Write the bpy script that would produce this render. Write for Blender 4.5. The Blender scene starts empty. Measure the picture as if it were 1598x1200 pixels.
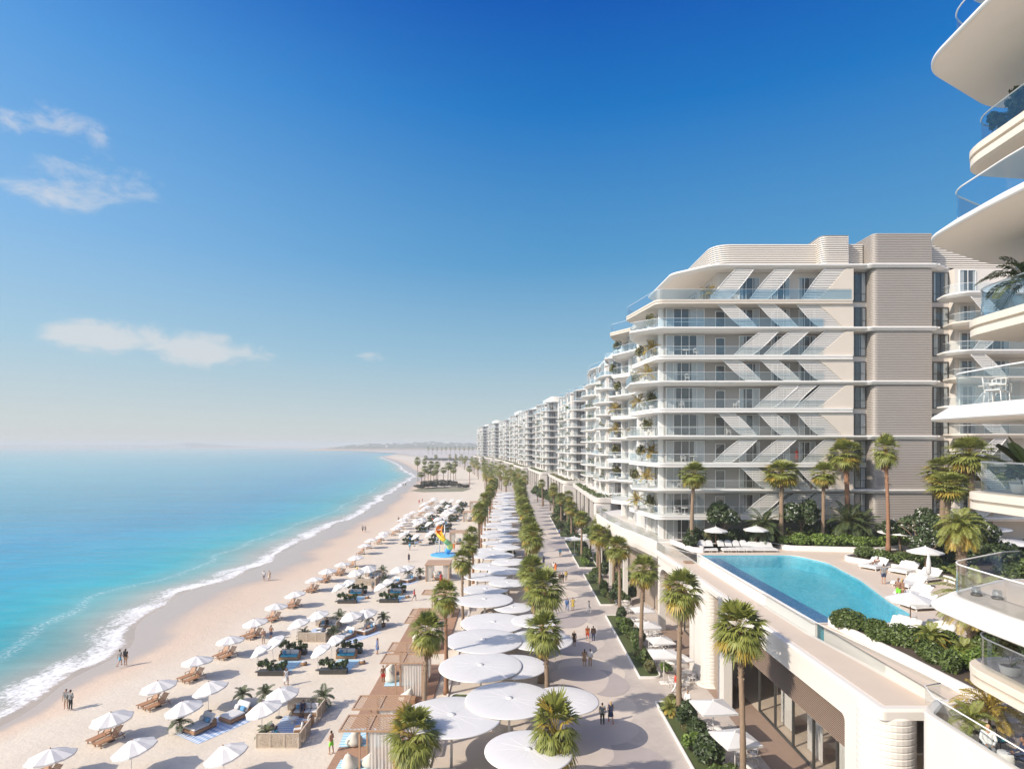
EXPO=.42; SKY_STR=.09; SKY_SAT=1.2; SUN_STR=4.0; HAZE=.00036
import bpy, bmesh, math, random
import numpy as np
from mathutils import Vector, Matrix
random.seed(7); rng = np.random.default_rng(7)
S = bpy.context.scene; COL = S.collection
R = math.radians
F, H, CX, CY = 950.0, 22.0, 799.0, 695.0      # lens in photo pixels, eye height, vanishing point
def gp(px, py, z=0.0):
    Y = F*(H-z)/(py-CY); return ((px-CX)*Y/F, Y)
def curve_x(Y):
    return -58.0*((max(Y,200.0)-200.0)/490.0)**1.6
ORD = ['first','second','third','fourth','fifth','sixth','seventh','eighth','ninth','tenth','eleventh','twelfth','thirteenth','fourteenth','fifteenth','sixteenth','seventeenth','eighteenth','nineteenth','twentieth']
TENS = ['twenty','thirty','forty','fifty','sixty','seventy','eighty','ninety']
def nth(i):                                     # i counts from 1
    if i <= 20: return ORD[i-1]
    t, u = divmod(i, 10)
    return TENS[t-2].replace('ty','tieth') if u == 0 else TENS[t-2]+'-'+ORD[u-1]
# ---------------------------------------------------------------- objects
def tag(o, label=None, cat=None, group=None, kind=None):
    if label: o['label'] = label
    if cat: o['category'] = cat
    if group: o['group'] = group
    if kind: o['kind'] = kind
    return o
def empty(name, loc=(0,0,0), rz=0.0, label=None, cat=None, group=None):
    o = bpy.data.objects.new(name, None); COL.objects.link(o)
    o.location = loc; o.rotation_euler = (0,0,rz); o.empty_display_size = .3
    return tag(o, label, cat, group)
def mesh_obj(name, me, mat, parent=None, loc=None):
    o = bpy.data.objects.new(name, me); COL.objects.link(o)
    if mat is not None and len(me.materials) == 0: me.materials.append(mat)
    if parent is not None: o.parent = parent
    if loc is not None: o.location = loc
    return o
def copy_tree(o, parent=None):
    c = o.copy(); COL.objects.link(c)
    if parent is not None: c.parent = parent
    for ch in list(o.children): copy_tree(ch, c)
    return c
class Proto:
    """first use moves the thing itself, later uses copy the thing and each of its parts"""
    def __init__(s, root): s.root = root; s.used = False
    def put(s, loc, rz=0.0, sc=1.0, label=None, cat=None, group=None, rot=None, tiltv=0):
        o = copy_tree(s.root) if s.used else s.root
        s.used = True
        o.location = loc; o.rotation_euler = rot if rot else (0,0,rz)
        if tiltv: o.rotation_euler[0]=random.uniform(-tiltv,tiltv); o.rotation_euler[1]=random.uniform(-tiltv,tiltv)
        o.scale = (sc,sc,sc) if not isinstance(sc, tuple) else sc
        return tag(o, label, cat, group)
def recolor(o, name, mat):
    for ch in o.children_recursive:
        if ch.name.split('.')[0] == name:
            ch.material_slots[0].link = 'OBJECT'; ch.material_slots[0].material = mat
# ---------------------------------------------------------------- mesh builder
def vsub(a,b): return (a[0]-b[0],a[1]-b[1],a[2]-b[2])
class MB:
    def __init__(s): s.v=[]; s.f=[]; s.sm=[]
    def add(s, v, f, smooth=False):
        n=len(s.v); s.v.extend(v); s.f.extend([tuple(i+n for i in q) for q in f]); s.sm.extend([smooth]*len(f)); return s
    def box(s, x0,y0,z0,x1,y1,z1):
        return s.add([(x0,y0,z0),(x1,y0,z0),(x1,y1,z0),(x0,y1,z0),(x0,y0,z1),(x1,y0,z1),(x1,y1,z1),(x0,y1,z1)],
              [(0,3,2,1),(4,5,6,7),(0,1,5,4),(1,2,6,5),(2,3,7,6),(3,0,4,7)])
    def bbox(s, x0,y0,z0,x1,y1,z1, b=.03):       # box with chamfered edges all round
        o=[(x0+b,y0),(x1-b,y0),(x1,y0+b),(x1,y1-b),(x1-b,y1),(x0+b,y1),(x0,y1-b),(x0,y0+b)]
        cx,cy=(x0+x1)/2,(y0+y1)/2
        def ins(p): return (min(max(p[0],x0+b),x1-b), min(max(p[1],y0+b),y1-b))
        v=[(*ins(p),z0) for p in o]+[(*p,z0+b) for p in o]+[(*p,z1-b) for p in o]+[(*ins(p),z1) for p in o]
        f=[tuple(reversed(range(8))),tuple(range(24,32))]
        for k in range(3):
            for i in range(8): j=(i+1)%8; f.append((k*8+i,k*8+j,k*8+8+j,k*8+8+i))
        return s.add(v,f)
    def obox(s, c, u, w, hu, hw, z0, z1):        # box along direction u
        L=math.hypot(*u); u=(u[0]/L,u[1]/L); w=(-u[1],u[0])
        p=[(c[0]+a*hu*u[0]+b*hw*w[0], c[1]+a*hu*u[1]+b*hw*w[1]) for a,b in ((-1,-1),(1,-1),(1,1),(-1,1))]
        return s.prism(p,z0,z1)
    def prism(s, o, z0, z1, smooth=False):
        n=len(o)
        v=[(p[0],p[1],z0) for p in o]+[(p[0],p[1],z1) for p in o]
        f=[tuple(reversed(range(n))),tuple(range(n,2*n))]
        s.add(v,f); m=len(s.v)-2*n
        for i in range(n): j=(i+1)%n; s.f.append((m+i,m+j,m+n+j,m+n+i)); s.sm.append(smooth)
        return s
    def loft(s, rings, cap=True, smooth=True, closed=True):   # rings: equal-length lists of 3D points
        n=len(rings[0]); v=[tuple(p) for r in rings for p in r]; f=[]
        for k in range(len(rings)-1):
            for i in range(n if closed else n-1): j=(i+1)%n; f.append((k*n+i,k*n+j,(k+1)*n+j,(k+1)*n+i))
        s.add(v,f,smooth)
        if cap:
            m=len(s.v)-len(v); s.f.append(tuple(m+i for i in reversed(range(n)))); s.sm.append(False)
            m2=m+n*(len(rings)-1); s.f.append(tuple(m2+i for i in range(n))); s.sm.append(False)
        return s
    def tube(s, pts, rad, n=8, smooth=True):
        rings=[]; P=[Vector(p) for p in pts]; up=Vector((0,0,1))
        if not hasattr(rad,'__len__'): rad=[rad]*len(P)
        for i,p in enumerate(P):
            d=(P[min(i+1,len(P)-1)]-P[max(i-1,0)]).normalized()
            a=d.cross(up if abs(d.z)<.95 else Vector((1,0,0))).normalized(); b=a.cross(d)
            rings.append([p+a*rad[i]*math.cos(2*math.pi*k/n)+b*rad[i]*math.sin(2*math.pi*k/n) for k in range(n)])
        return s.loft(rings,True,smooth)
    def lathe(s, prof, n=16, c=(0,0), smooth=True, cap=True, sx=1, sy=1):
        return s.loft([[(c[0]+sx*r*math.cos(2*math.pi*k/n),c[1]+sy*r*math.sin(2*math.pi*k/n),z) for k in range(n)] for r,z in prof],cap,smooth)
    def ell(s, c, r, n=10, m=7):
        prof=[(math.sin(math.pi*(k+.02)/(m+.04)) ,-math.cos(math.pi*(k+.02)/(m+.04))) for k in range(m+1)]
        return s.loft([[(c[0]+r[0]*a*math.cos(2*math.pi*k/n),c[1]+r[1]*a*math.sin(2*math.pi*k/n),c[2]+r[2]*b) for k in range(n)] for a,b in prof],True,True)
    def me(s, name='m'):
        m=bpy.data.meshes.new(name); m.from_pydata(s.v,[],s.f)
        m.polygons.foreach_set('use_smooth', s.sm); m.validate(); m.update(); return m
    def build(s, name, mat, parent=None, loc=None): return mesh_obj(name, s.me(name), mat, parent, loc)
def quads_mesh(name, V, nq):                     # V: (N*nq,3) array, each face nq verts
    N=len(V)//nq; m=bpy.data.meshes.new(name); m.vertices.add(len(V)); m.loops.add(len(V)); m.polygons.add(N)
    m.vertices.foreach_set('co', V.astype(np.float32).ravel()); m.loops.foreach_set('vertex_index', np.arange(len(V),dtype=np.int32))
    m.polygons.foreach_set('loop_start', np.arange(0,len(V),nq,dtype=np.int32))
    try: m.polygons.foreach_set('loop_total', np.full(N,nq,dtype=np.int32))
    except Exception: pass
    m.update(); m.validate(); return m
def leaf_points(blobs, n, rs):
    w=np.array([b[3]*b[4]*b[5] for b in blobs])**(2/3.); w/=w.sum()
    idx=rs.choice(len(blobs), n, p=w); B=np.array(blobs)[idx]
    d=rs.normal(size=(n,3)); d/=np.linalg.norm(d,axis=1)[:,None]
    r=rs.random(n)**.28
    return B[:,:3]+d*r[:,None]*B[:,3:6], d
def leaf_mesh(name, blobs, n, size, seed=1, aspect=1.7, zmin=None):
    rs=np.random.default_rng(seed); P,d=leaf_points(blobs,n,rs)
    if zmin is not None: P[:,2]=np.maximum(P[:,2],zmin)
    nr=d*.7+rs.normal(size=(n,3))*.7+np.array([0,0,.5]); nr/=np.linalg.norm(nr,axis=1)[:,None]
    t=np.cross(nr, rs.normal(size=(n,3))); t/=np.linalg.norm(t,axis=1)[:,None]; b=np.cross(nr,t)
    sz=size*(.55+.9*rs.random(n))[:,None]; t=t*sz*aspect*.5; b=b*sz*.5
    V=np.stack([P-t,P-b*.9-t*.1+nr*sz*.12,P+t,P+b*.9-t*.1+nr*sz*.12],axis=1).reshape(-1,3)
    return quads_mesh(name,V,4)
def blobcloud(cx,cy,cz,rx,ry,rz,k,seed,frac=.42):
    rs=random.Random(seed); out=[]
    for i in range(k):
        a=rs.random()*6.283; e=rs.uniform(-.5,1); q=rs.uniform(.35,.8)
        s=frac*rs.uniform(.6,1.15)
        out.append((cx+rx*q*math.cos(a)*math.cos(e),cy+ry*q*math.sin(a)*math.cos(e),cz+rz*q*math.sin(e),rx*s,ry*s,rz*s))
    return out
# ---------------------------------------------------------------- 2D outlines
def fillet(pts, r, n=6):
    out=[]; N=len(pts)
    for i in range(N):
        p=Vector(pts[i][:2]); a=Vector(pts[i-1][:2])-p; b=Vector(pts[(i+1)%N][:2])-p
        rr=pts[i][2] if len(pts[i])>2 else r
        if rr<=0: out.append(tuple(p)); continue
        la,lb=a.length,b.length; a.normalize(); b.normalize()
        ang=a.angle(b); t=min(rr/math.tan(ang/2), .48*la,.48*lb)
        p0=p+a*t; p1=p+b*t
        for k in range(n+1):
            u=k/n; q=p0*(1-u)**2+p*2*u*(1-u)+p1*u*u; out.append((q.x,q.y))
    return out
def area(o): return .5*sum(o[i-1][0]*o[i][1]-o[i][0]*o[i-1][1] for i in range(len(o)))
def ccw(o): return list(o) if area(o)>0 else list(reversed(o))
def inset(o, d):                                # o counter-clockwise; d>0 moves inwards
    n=len(o); out=[]
    for i in range(n):
        p=Vector(o[i]); a=(p-Vector(o[i-1])); b=(Vector(o[(i+1)%n])-p)
        if a.length<1e-6: a=b
        if b.length<1e-6: b=a
        na=Vector((-a.y,a.x)).normalized(); nb=Vector((-b.y,b.x)).normalized(); m=(na+nb)
        if m.length<1e-4: m=na
        m.normalize(); k=d/max(.45,m.dot(na)); out.append((p.x+m.x*k,p.y+m.y*k))
    return out
def circle(cx,cy,r,n=24,ry=None): ry=ry or r; return [(cx+r*math.cos(2*math.pi*k/n),cy+ry*math.sin(2*math.pi*k/n)) for k in range(n)]
# ---------------------------------------------------------------- materials
M={}
def lin(c): return tuple(((x/255)/12.92 if x/255<=.04045 else ((x/255+.055)/1.055)**2.4) for x in c)
class NT:
    def __init__(s,t): s.t=t
    def n(s,typ,ins=None,**kw):
        nd=s.t.nodes.new(typ)
        for k,v in kw.items(): setattr(nd,k,v)
        for k,v in (ins or {}).items(): s.set(nd.inputs[k],v)
        return nd
    def set(s,inp,v):
        if isinstance(v,bpy.types.NodeSocket): s.t.links.new(v,inp)
        else: inp.default_value=v
    def math(s,op,a,b=0.0,c=None,clamp=False):
        nd=s.n('ShaderNodeMath',operation=op,use_clamp=clamp); s.set(nd.inputs[0],a); s.set(nd.inputs[1],b)
        if c is not None: s.set(nd.inputs[2],c)
        return nd.outputs[0]
    def mix(s,f,a,b,mode='MIX'):
        nd=s.n('ShaderNodeMix',data_type='RGBA',blend_type=mode); s.set(nd.inputs[0],f); s.set(nd.inputs[6],a); s.set(nd.inputs[7],b); return nd.outputs[2]
    def ramp(s,f,st,interp='LINEAR'):
        nd=s.n('ShaderNodeValToRGB'); cr=nd.color_ramp; cr.interpolation=interp
        while len(cr.elements)<len(st): cr.elements.new(.5)
        for e,(p,c) in zip(cr.elements,st): e.position=p; e.color=(*c,1) if len(c)==3 else c
        s.set(nd.inputs[0],f); return nd.outputs[0]
    def noise(s,scale,detail=3,vec=None,rough=.55,dist=0.0):
        nd=s.n('ShaderNodeTexNoise',{'Scale':scale,'Detail':detail,'Roughness':rough,'Distortion':dist})
        if vec is not None: s.set(nd.inputs['Vector'],vec)
        return nd.outputs[0]
    def sm(s,v,a,b):                              # smoothstep 0..1 from a to b
        nd=s.n('ShaderNodeMapRange',interpolation_type='SMOOTHSTEP'); s.set(nd.inputs[0],v); s.set(nd.inputs[1],a); s.set(nd.inputs[2],b); return nd.outputs[0]
def newmat(name):
    m=bpy.data.materials.new(name); m.use_nodes=True; t=m.node_tree; t.nodes.clear(); n=NT(t)
    out=n.n('ShaderNodeOutputMaterial'); return m,n,out
def mat(name,col,rough=.6,var=.08,vscale=2.0,bump=0.0,bscale=20.0,metal=0.0,island=0.0,spec=.5,coord='Object',trans=0.0):
    if name in M: return M[name]
    m,n,out=newmat(name); tc=n.n('ShaderNodeTexCoord').outputs[coord]
    c=(*col,1); nz=n.noise(vscale,4,tc)
    k=n.math('MULTIPLY_ADD',nz,2*var,1-var)
    base=n.mix(1.0,c,n.n('ShaderNodeCombineColor',{0:k,1:k,2:k}).outputs[0],'MULTIPLY')
    if island:
        ri=n.n('ShaderNodeNewGeometry').outputs['Random Per Island']; k2=n.math('MULTIPLY_ADD',ri,2*island,1-island)
        base=n.mix(1.0,base,n.n('ShaderNodeCombineColor',{0:n.math('MULTIPLY_ADD',ri,2.4*island,1-island),1:k2,2:k2}).outputs[0],'MULTIPLY')
    p=n.n('ShaderNodeBsdfPrincipled',{'Base Color':base,'Roughness':rough,'Metallic':metal,'Specular IOR Level':spec})
    if bump:
        b=n.n('ShaderNodeBump',{'Strength':bump,'Distance':.02,'Height':n.noise(bscale,4,tc)}); n.set(p.inputs['Normal'],b.outputs[0])
    sh=p.outputs[0]
    if trans:
        tr=n.n('ShaderNodeBsdfTranslucent',{'Color':base}); mx=n.n('ShaderNodeMixShader',{0:trans,1:sh,2:tr.outputs[0]}); sh=mx.outputs[0]
    n.t.links.new(sh,out.inputs[0]); M[name]=m; return m
def schlick(n,f0,add=0.0,normal=None):           # same reflectance from both sides of a thin sheet
    g=n.n('ShaderNodeNewGeometry'); dt=n.n('ShaderNodeVectorMath',{0:g.outputs['Incoming'],1:normal if normal is not None else g.outputs['Normal']},operation='DOT_PRODUCT')
    c=n.math('SUBTRACT',1.0,n.math('ABSOLUTE',dt.outputs['Value']),clamp=True); return n.math('MULTIPLY_ADD',n.math('POWER',c,5.0),1-f0,f0+add,clamp=True)
def glass(name,tint,alpha,rough=.03):
    m,n,out=newmat(name)
    tr=n.n('ShaderNodeBsdfTransparent',{'Color':(*tint,1)}); gl=n.n('ShaderNodeBsdfGlossy',{'Color':(1,1,1,1),'Roughness':rough})
    f=schlick(n,.04,alpha)
    mx=n.n('ShaderNodeMixShader',{0:f,1:tr.outputs[0],2:gl.outputs[0]}); n.t.links.new(mx.outputs[0],out.inputs[0]); M[name]=m; return m
def stripes(name,c1,c2,scale,axis='X',rough=.8,sharp=True,coord='Object'):
    m,n,out=newmat(name); tc=n.n('ShaderNodeTexCoord').outputs[coord]
    w=n.n('ShaderNodeTexWave',{'Scale':scale,'Distortion':0.0},wave_type='BANDS',bands_direction=axis); n.set(w.inputs[0],tc)
    w2=n.n('ShaderNodeTexWave',{'Scale':scale*.31},wave_type='BANDS',bands_direction=axis); n.set(w2.inputs[0],tc)
    f=n.ramp(n.math('MULTIPLY_ADD',w.outputs[1],.6,n.math('MULTIPLY',w2.outputs[1],.4)),[(.45,(0,0,0)),(.55,(1,1,1))])
    p=n.n('ShaderNodeBsdfPrincipled',{'Base Color':n.mix(f,(*c1,1),(*c2,1)),'Roughness':rough}); n.t.links.new(p.outputs[0],out.inputs[0]); M[name]=m; return m
mat('white',(.73,.70,.66),.45,.06,.35); mat('fabric',(.71,.70,.685),.8,.05,1.5,trans=.25); mat('canopy',(.71,.695,.675),.5,.03,.8,trans=.12)
mat('cream',(.60,.53,.45),.6,.05,.7); mat('plaster',(.60,.555,.505),.7,.09,.35,bump=.1); mat('stone_white',(.63,.59,.54),.65,.05,.8,bump=.15,bscale=8)
mat('louvre',(.315,.28,.25),.5,.04,.6); mat('louvre_light',(.68,.63,.57),.5,.04,.6); mat('screen',(.64,.61,.57),.5,.04); mat('groove',(.12,.11,.10),.8,.05)
mat('wall_grey',(.31,.295,.275),.7,.05,.6); mat('soffit',(.80,.735,.65),.6,.03)
mat('frame_dark',(.06,.058,.055),.4,.05); mat('frame_white',(.74,.73,.71),.4,.02); mat('steel',(.55,.55,.54),.3,.05,metal=.8)
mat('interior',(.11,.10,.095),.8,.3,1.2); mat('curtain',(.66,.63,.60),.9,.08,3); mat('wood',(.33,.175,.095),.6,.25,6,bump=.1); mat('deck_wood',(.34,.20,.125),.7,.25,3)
mat('pergola_wood',(.42,.27,.17),.65,.2,5); mat('wicker',(.30,.17,.09),.8,.3,30,bump=.4,bscale=60); mat('lattice',(.56,.47,.37),.75,.15,15,bump=.3,bscale=50)
mat('cushion',(.56,.55,.53),.85,.06,3,bump=.1,bscale=6); mat('cushion_blue',(.10,.27,.45),.85,.2,6); mat('beanbag',(.56,.53,.46),.9,.1,3,bump=.3,bscale=4)
mat('frond',(.205,.235,.052),.5,.2,.8,island=.25,trans=.22); mat('frond_yellow',(.33,.26,.045),.5,.3,1,island=.35,trans=.25); mat('frond_dark',(.065,.095,.035),.45,.2,1,island=.3,trans=.15)
mat('skirt',(.20,.105,.05),.9,.3,2,island=.4); mat('trunk',(.235,.165,.11),.9,.25,4,bump=.8,bscale=12); mat('trunk_red',(.27,.14,.08),.9,.3,4,bump=.8,bscale=12)
mat('leaf',(.085,.130,.032),.5,.35,.7,island=.45,trans=.2); mat('leaf_dark',(.048,.078,.026),.5,.3,.7,island=.45,trans=.15); mat('leaf_olive',(.135,.145,.055),.55,.3,.9,island=.4,trans=.15)
mat('leaf_bright',(.135,.215,.04),.5,.3,.9,island=.4,trans=.2); mat('leaf_grey',(.085,.085,.06),.7,.35,.6,island=.4); mat('blossom',(.80,.79,.72),.6,.05,trans=.2)
mat('grass_green',(.065,.085,.022),.9,.35,3,bump=.6,bscale=40); mat('pot',(.62,.59,.55),.5,.05); mat('terracotta',(.27,.18,.12),.7,.2); mat('soil',(.07,.05,.035),.95,.3,10); mat('planter_dark',(.045,.04,.035),.6,.2)
mat('sk_a',(.42,.24,.155),.55,.06,6); mat('sk_b',(.25,.13,.08),.55,.06,6)
for nm,c in dict(cl_white=(.72,.71,.69),cl_black=(.02,.02,.022),cl_navy=(.03,.04,.09),cl_blue=(.09,.17,.36),cl_orange=(.70,.17,.03),cl_red=(.55,.045,.03),cl_green=(.22,.65,.05),cl_tan=(.38,.25,.15),cl_grey=(.22,.22,.22),cl_yellow=(.55,.40,.08),cl_cyan=(.08,.36,.55),cl_brown=(.10,.055,.035),cl_pale=(.52,.42,.33)).items(): mat(nm,c,.85,.1,8)
mat('hair_dark',(.018,.012,.010),.6,.2); mat('hair_blond',(.45,.30,.13),.6,.2); mat('eye',(.03,.02,.02),.3)
mat('chair_white',(.72,.70,.68),.5,.04); mat('chair_dark',(.03,.035,.05),.5,.1); mat('teal',(.02,.23,.30),.8,.1); mat('hill_house',(.62,.58,.54),.8,.1,.05); mat('roof_tile',(.35,.20,.14),.8,.2)
mat('slide_orange',(.95,.33,.015),.3,.05); mat('slide_yellow',(.85,.60,.05),.3,.05,trans=.2); mat('slide_green',(.20,.50,.22),.3,.05); mat('slide_blue',(.10,.42,.75),.3,.05)
mat('slide_lime',(.62,.70,.18),.3,.05)
glass('glass_rail',(.90,.94,.95),.07); glass('glass_rail_blue',(.72,.86,.95),.12); glass('glass_win',(.78,.82,.84),.07); glass('glass_shop',(.88,.88,.86),.05)
stripes('rug_stripe',(.72,.74,.76),(.10,.24,.48),2.6,'Y'); stripes('rug_stripe2',(.74,.75,.77),(.05,.40,.55),2.2,'Y')
# ---------------------------------------------------------------- world, sun, camera
w=bpy.data.worlds.new('World'); S.world=w; w.use_nodes=True; w.node_tree.nodes.clear(); n=NT(w.node_tree)
SUN_EL=R(37); SUN_AZ=math.atan2(-.86,-.51)       # direction (x,y) towards the sun: left and behind the camera
sky=n.n('ShaderNodeTexSky',sky_type='NISHITA',sun_disc=False,sun_elevation=SUN_EL,sun_rotation=math.atan2(-.86,-.51),altitude=0,air_density=1.0,dust_density=.4,ozone_density=3.0)
geo=n.n('ShaderNodeTexCoord').outputs['Generated']; sp=n.n('ShaderNodeSeparateXYZ',{0:geo})
az=n.math('ARCTAN2',sp.outputs[0],sp.outputs[1]); el=n.math('ARCSINE',sp.outputs[2])
hs=n.n('ShaderNodeHueSaturation',{'Saturation':SKY_SAT,'Value':1.0,'Color':sky.outputs[0]}).outputs[0]
def rad(c): return tuple(v/(SKY_STR*2**EXPO)/8 for v in lin(c))
eln=n.math('DIVIDE',el,1.2); lft=n.sm(az,.15,-.95)
rA=n.ramp(eln,[(0,rad((206,208,200))),(.035,rad((190,207,211))),(.12,rad((146,188,212))),(.24,rad((86,156,206))),(.42,rad((18,117,196))),(.53,rad((0,88,182))),(1,rad((5,85,170)))])
rB=n.ramp(eln,[(0,rad((212,213,206))),(.035,rad((204,214,215))),(.12,rad((170,206,226))),(.24,rad((136,188,234))),(.42,rad((84,158,226))),(.55,rad((10,110,204))),(1,rad((20,90,180)))])
grd=n.mix(lft,rA,rB); grd=n.n('ShaderNodeVectorMath',{0:grd,1:(8,8,8)},operation='MULTIPLY').outputs[0]
hs=n.mix(.98,hs,grd)
mp=n.n('ShaderNodeMapping',{'Vector':geo}); mp.inputs['Scale'].default_value=(15,15,30)
nz=n.noise(1.0,6,mp.outputs[0],.62,.4)
tot=None
for px,py,wx,wy,k in [(100,196,70,20,.75),(5,192,36,18,.7),(60,296,110,24,.62),(125,262,55,14,.5),(235,288,75,24,.42),(205,528,110,22,1.0),(325,553,80,20,1.15),(95,521,45,12,.8),(577,558,22,8,.6),(60,365,90,16,.25),(120,520,60,14,.6)]:
    a0=math.atan2((px-CX)/F,1); e0=math.atan(((CY-py)/F)*math.cos(a0)); wa=wx/F*math.cos(a0)**2; we=wy/F*math.cos(a0)
    da=n.math('DIVIDE',n.math('SUBTRACT',az,a0),wa); de=n.math('DIVIDE',n.math('SUBTRACT',el,e0),we)
    rr=n.math('ADD',n.math('MULTIPLY',da,da),n.math('MULTIPLY',de,de)); g=n.math('MULTIPLY',n.math('EXPONENT',n.math('MULTIPLY',rr,-.8)),k)
    tot=g if tot is None else n.math('ADD',tot,g)
cm=n.sm(n.math('ADD',n.math('MULTIPLY',tot,1.0),n.math('MULTIPLY',n.math('SUBTRACT',nz,.50),3.2)),.20,1.35); cm=n.math('MULTIPLY',n.math('MULTIPLY',cm,n.sm(tot,.06,.4)),.62)
skyc=n.mix(cm,hs,(*[8*v for v in rad((232,228,226))],1)); 


dsun=n.n('ShaderNodeVectorMath',{0:geo,1:(-.86*math.cos(SUN_EL),-.51*math.cos(SUN_EL),math.sin(SUN_EL))},operation='DOT_PRODUCT').outputs['Value']
glow=n.math('POWER',n.math('MULTIPLY_ADD',dsun,.5,.5,clamp=True),14.0)      # unseen sky glow around the sun, added behind the camera to soften shadows
gc=n.n('ShaderNodeVectorMath',{0:n.n('ShaderNodeCombineColor',{0:glow,1:glow,2:glow}).outputs[0],1:(25.0,23.0,20.4)},operation='MULTIPLY').outputs[0]
skyc=n.n('ShaderNodeVectorMath',{0:skyc,1:gc},operation='ADD').outputs[0]
bg=n.n('ShaderNodeBackground',{'Color':skyc,'Strength':SKY_STR}); o=n.n('ShaderNodeOutputWorld'); n.t.links.new(bg.outputs[0],o.inputs[0])
sd=bpy.data.lights.new('sun','SUN'); sd.energy=SUN_STR; sd.angle=R(.5); sd.color=(1,.90,.77); so=bpy.data.objects.new('sun',sd); COL.objects.link(so)
sv=Vector((-.86*math.cos(SUN_EL),-.51*math.cos(SUN_EL),math.sin(SUN_EL))); so.rotation_euler=sv.to_track_quat('Z','Y').to_euler(); so.location=(-60,-40,80)
cd=bpy.data.cameras.new('camera'); cam=bpy.data.objects.new('camera',cd); COL.objects.link(cam); S.camera=cam
cam.location=(0,0,H); cam.rotation_euler=(R(90),0,0); cd.sensor_width=36; cd.lens=F/1598*36; cd.shift_x=0; cd.shift_y=(CY-600)/1598; cd.clip_start=.1; cd.clip_end=60000
S.view_settings.view_transform='Standard'; S.view_settings.look='None'; S.view_settings.exposure=EXPO; S.view_settings.gamma=1
S.cycles.max_bounces=7; S.cycles.transparent_max_bounces=24; S.cycles.volume_bounces=0; S.cycles.caustics_reflective=False; S.cycles.caustics_refractive=False
S.cycles.sample_clamp_indirect=8.0
# ---------------------------------------------------------------- shoreline
SH_PX=[(0,1121),(69,1071),(184,1013),(219,967),(285,923),(400,885),(488,833),(560,803),(593,780),(625,758),(650,742)]
SH=[(-41,-120),(-41.5,0),(-42,30)]+[gp(a,b,-1.0) for a,b in SH_PX]+[(curve_x(min(Y,1300))-60-18*min(1,(Y-465)/500)-.05*max(0,min(Y,2700)-1300),Y) for Y in (560,700,900,1214,1700,2300,2720,7000)]
def shore_x(Y):
    for (x0,y0),(x1,y1) in zip(SH,SH[1:]):
        if y0<=Y<=y1: return x0+(x1-x0)*(Y-y0)/(y1-y0)
    return SH[-1][0] if Y>SH[-1][1] else SH[0][0]
ys=[-120+8*k for k in range(16)]; y=8.0
while y<2720: ys.append(y); y*=1.028; y+=.6
ys+= [2720,3300,4200,5500,7000]
def shx(Y):                                      # smoothed, with small cusps
    a=sum(shore_x(Y+d*max(3,Y*.05)) for d in (-1,-.5,0,.5,1))/5
    return a+.7*math.sin(Y*.13)+.4*math.sin(Y*.37+1)
def grid(name,rows,mat_,attrs):
    me=bpy.data.meshes.new(name); nc=len(rows[0]); vs=[p for r in rows for p in r]
    f=[(k*nc+i,k*nc+i+1,(k+1)*nc+i+1,(k+1)*nc+i) for k in range(len(rows)-1) for i in range(nc-1)]
    me.from_pydata(vs,[],f); 
    for an,vals in attrs.items():
        at=me.attributes.new(an,'FLOAT','POINT'); at.data.foreach_set('value',vals)
    me.polygons.foreach_set('use_smooth',[True]*len(f)); me.update(); return mesh_obj(name,me,mat_)
offs=[-3,-1.5,0,1,2,3,4.5,6,8,10,13,17,22,30,45,70,120,220,450,1000,2500,6000,9000]
rows=[];dd=[]
for Y in ys:
    for_o=[(shx(Y)-o_, Y, -1.0) for o_ in offs]; rows.append(for_o); dd+=offs
m,n,out=newmat('sea_water'); geo=n.n('ShaderNodeNewGeometry').outputs['Position']
d=n.n('ShaderNodeAttribute',attribute_name='d').outputs['Fac']
ln=n.math('LOGARITHM',n.math('MAXIMUM',n.math('ADD',d,4),.5),10)      # 0.6 .. 4
big=n.noise(.012,3,geo); d2=n.math('ADD',ln,n.math('MULTIPLY',n.math('SUBTRACT',big,.5),.35))
def q(x): return (math.log10(x+4)-.3)/3.2
col=n.ramp(n.math('DIVIDE',n.math('SUBTRACT',d2,.3),3.2),[(q(0),(.42,.35,.28)),(q(4),(.34,.36,.31)),(q(9),(.15,.33,.32)),(q(17),(.015,.33,.385)),(q(32),(.0,.28,.41)),(q(60),(.0,.225,.385)),(q(150),(.015,.26,.375)),(q(900),(.09,.385,.445))])
mpf=n.n('ShaderNodeMapping',{'Vector':geo}); mpf.inputs['Scale'].default_value=(1,.45,1); mpf.inputs['Rotation'].default_value=(0,0,.1)
fn=n.noise(.35,6,mpf.outputs[0],.65,.8); fine=n.noise(2.2,5,geo,.7)
fd=n.math('ADD',d,n.math('MULTIPLY',n.math('SUBTRACT',n.noise(.06,3,geo),.5),7))
band=n.math('MULTIPLY',n.sm(fd,-1.5,.4),n.math('SUBTRACT',1.0,n.sm(fd,.4,7.5)))
foam=n.sm(n.math('ADD',n.math('MULTIPLY',band,.70),n.math('MULTIPLY',n.math('SUBTRACT',n.math('ADD',fn,fine),1.0),1.15)),.36,.86)
f2=n.math('SUBTRACT',1.0,n.sm(n.math('ABSOLUTE',n.math('SUBTRACT',n.math('ADD',fd,n.math('MULTIPLY',fn,3)),12.5)),.0,1.6)); foam2=n.math('MULTIPLY',f2,n.math('MULTIPLY',n.sm(fine,.42,.7),.45))
foam=n.math('MAXIMUM',foam,foam2)
wv=n.n('ShaderNodeMapping',{'Vector':geo}); wv.inputs['Scale'].default_value=(.5,1.2,1)
h=n.math('ADD',n.math('MULTIPLY',n.noise(.55,5,wv.outputs[0],.6,.6),1.0),n.math('MULTIPLY',n.noise(.09,3,wv.outputs[0]),2.2))
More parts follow.
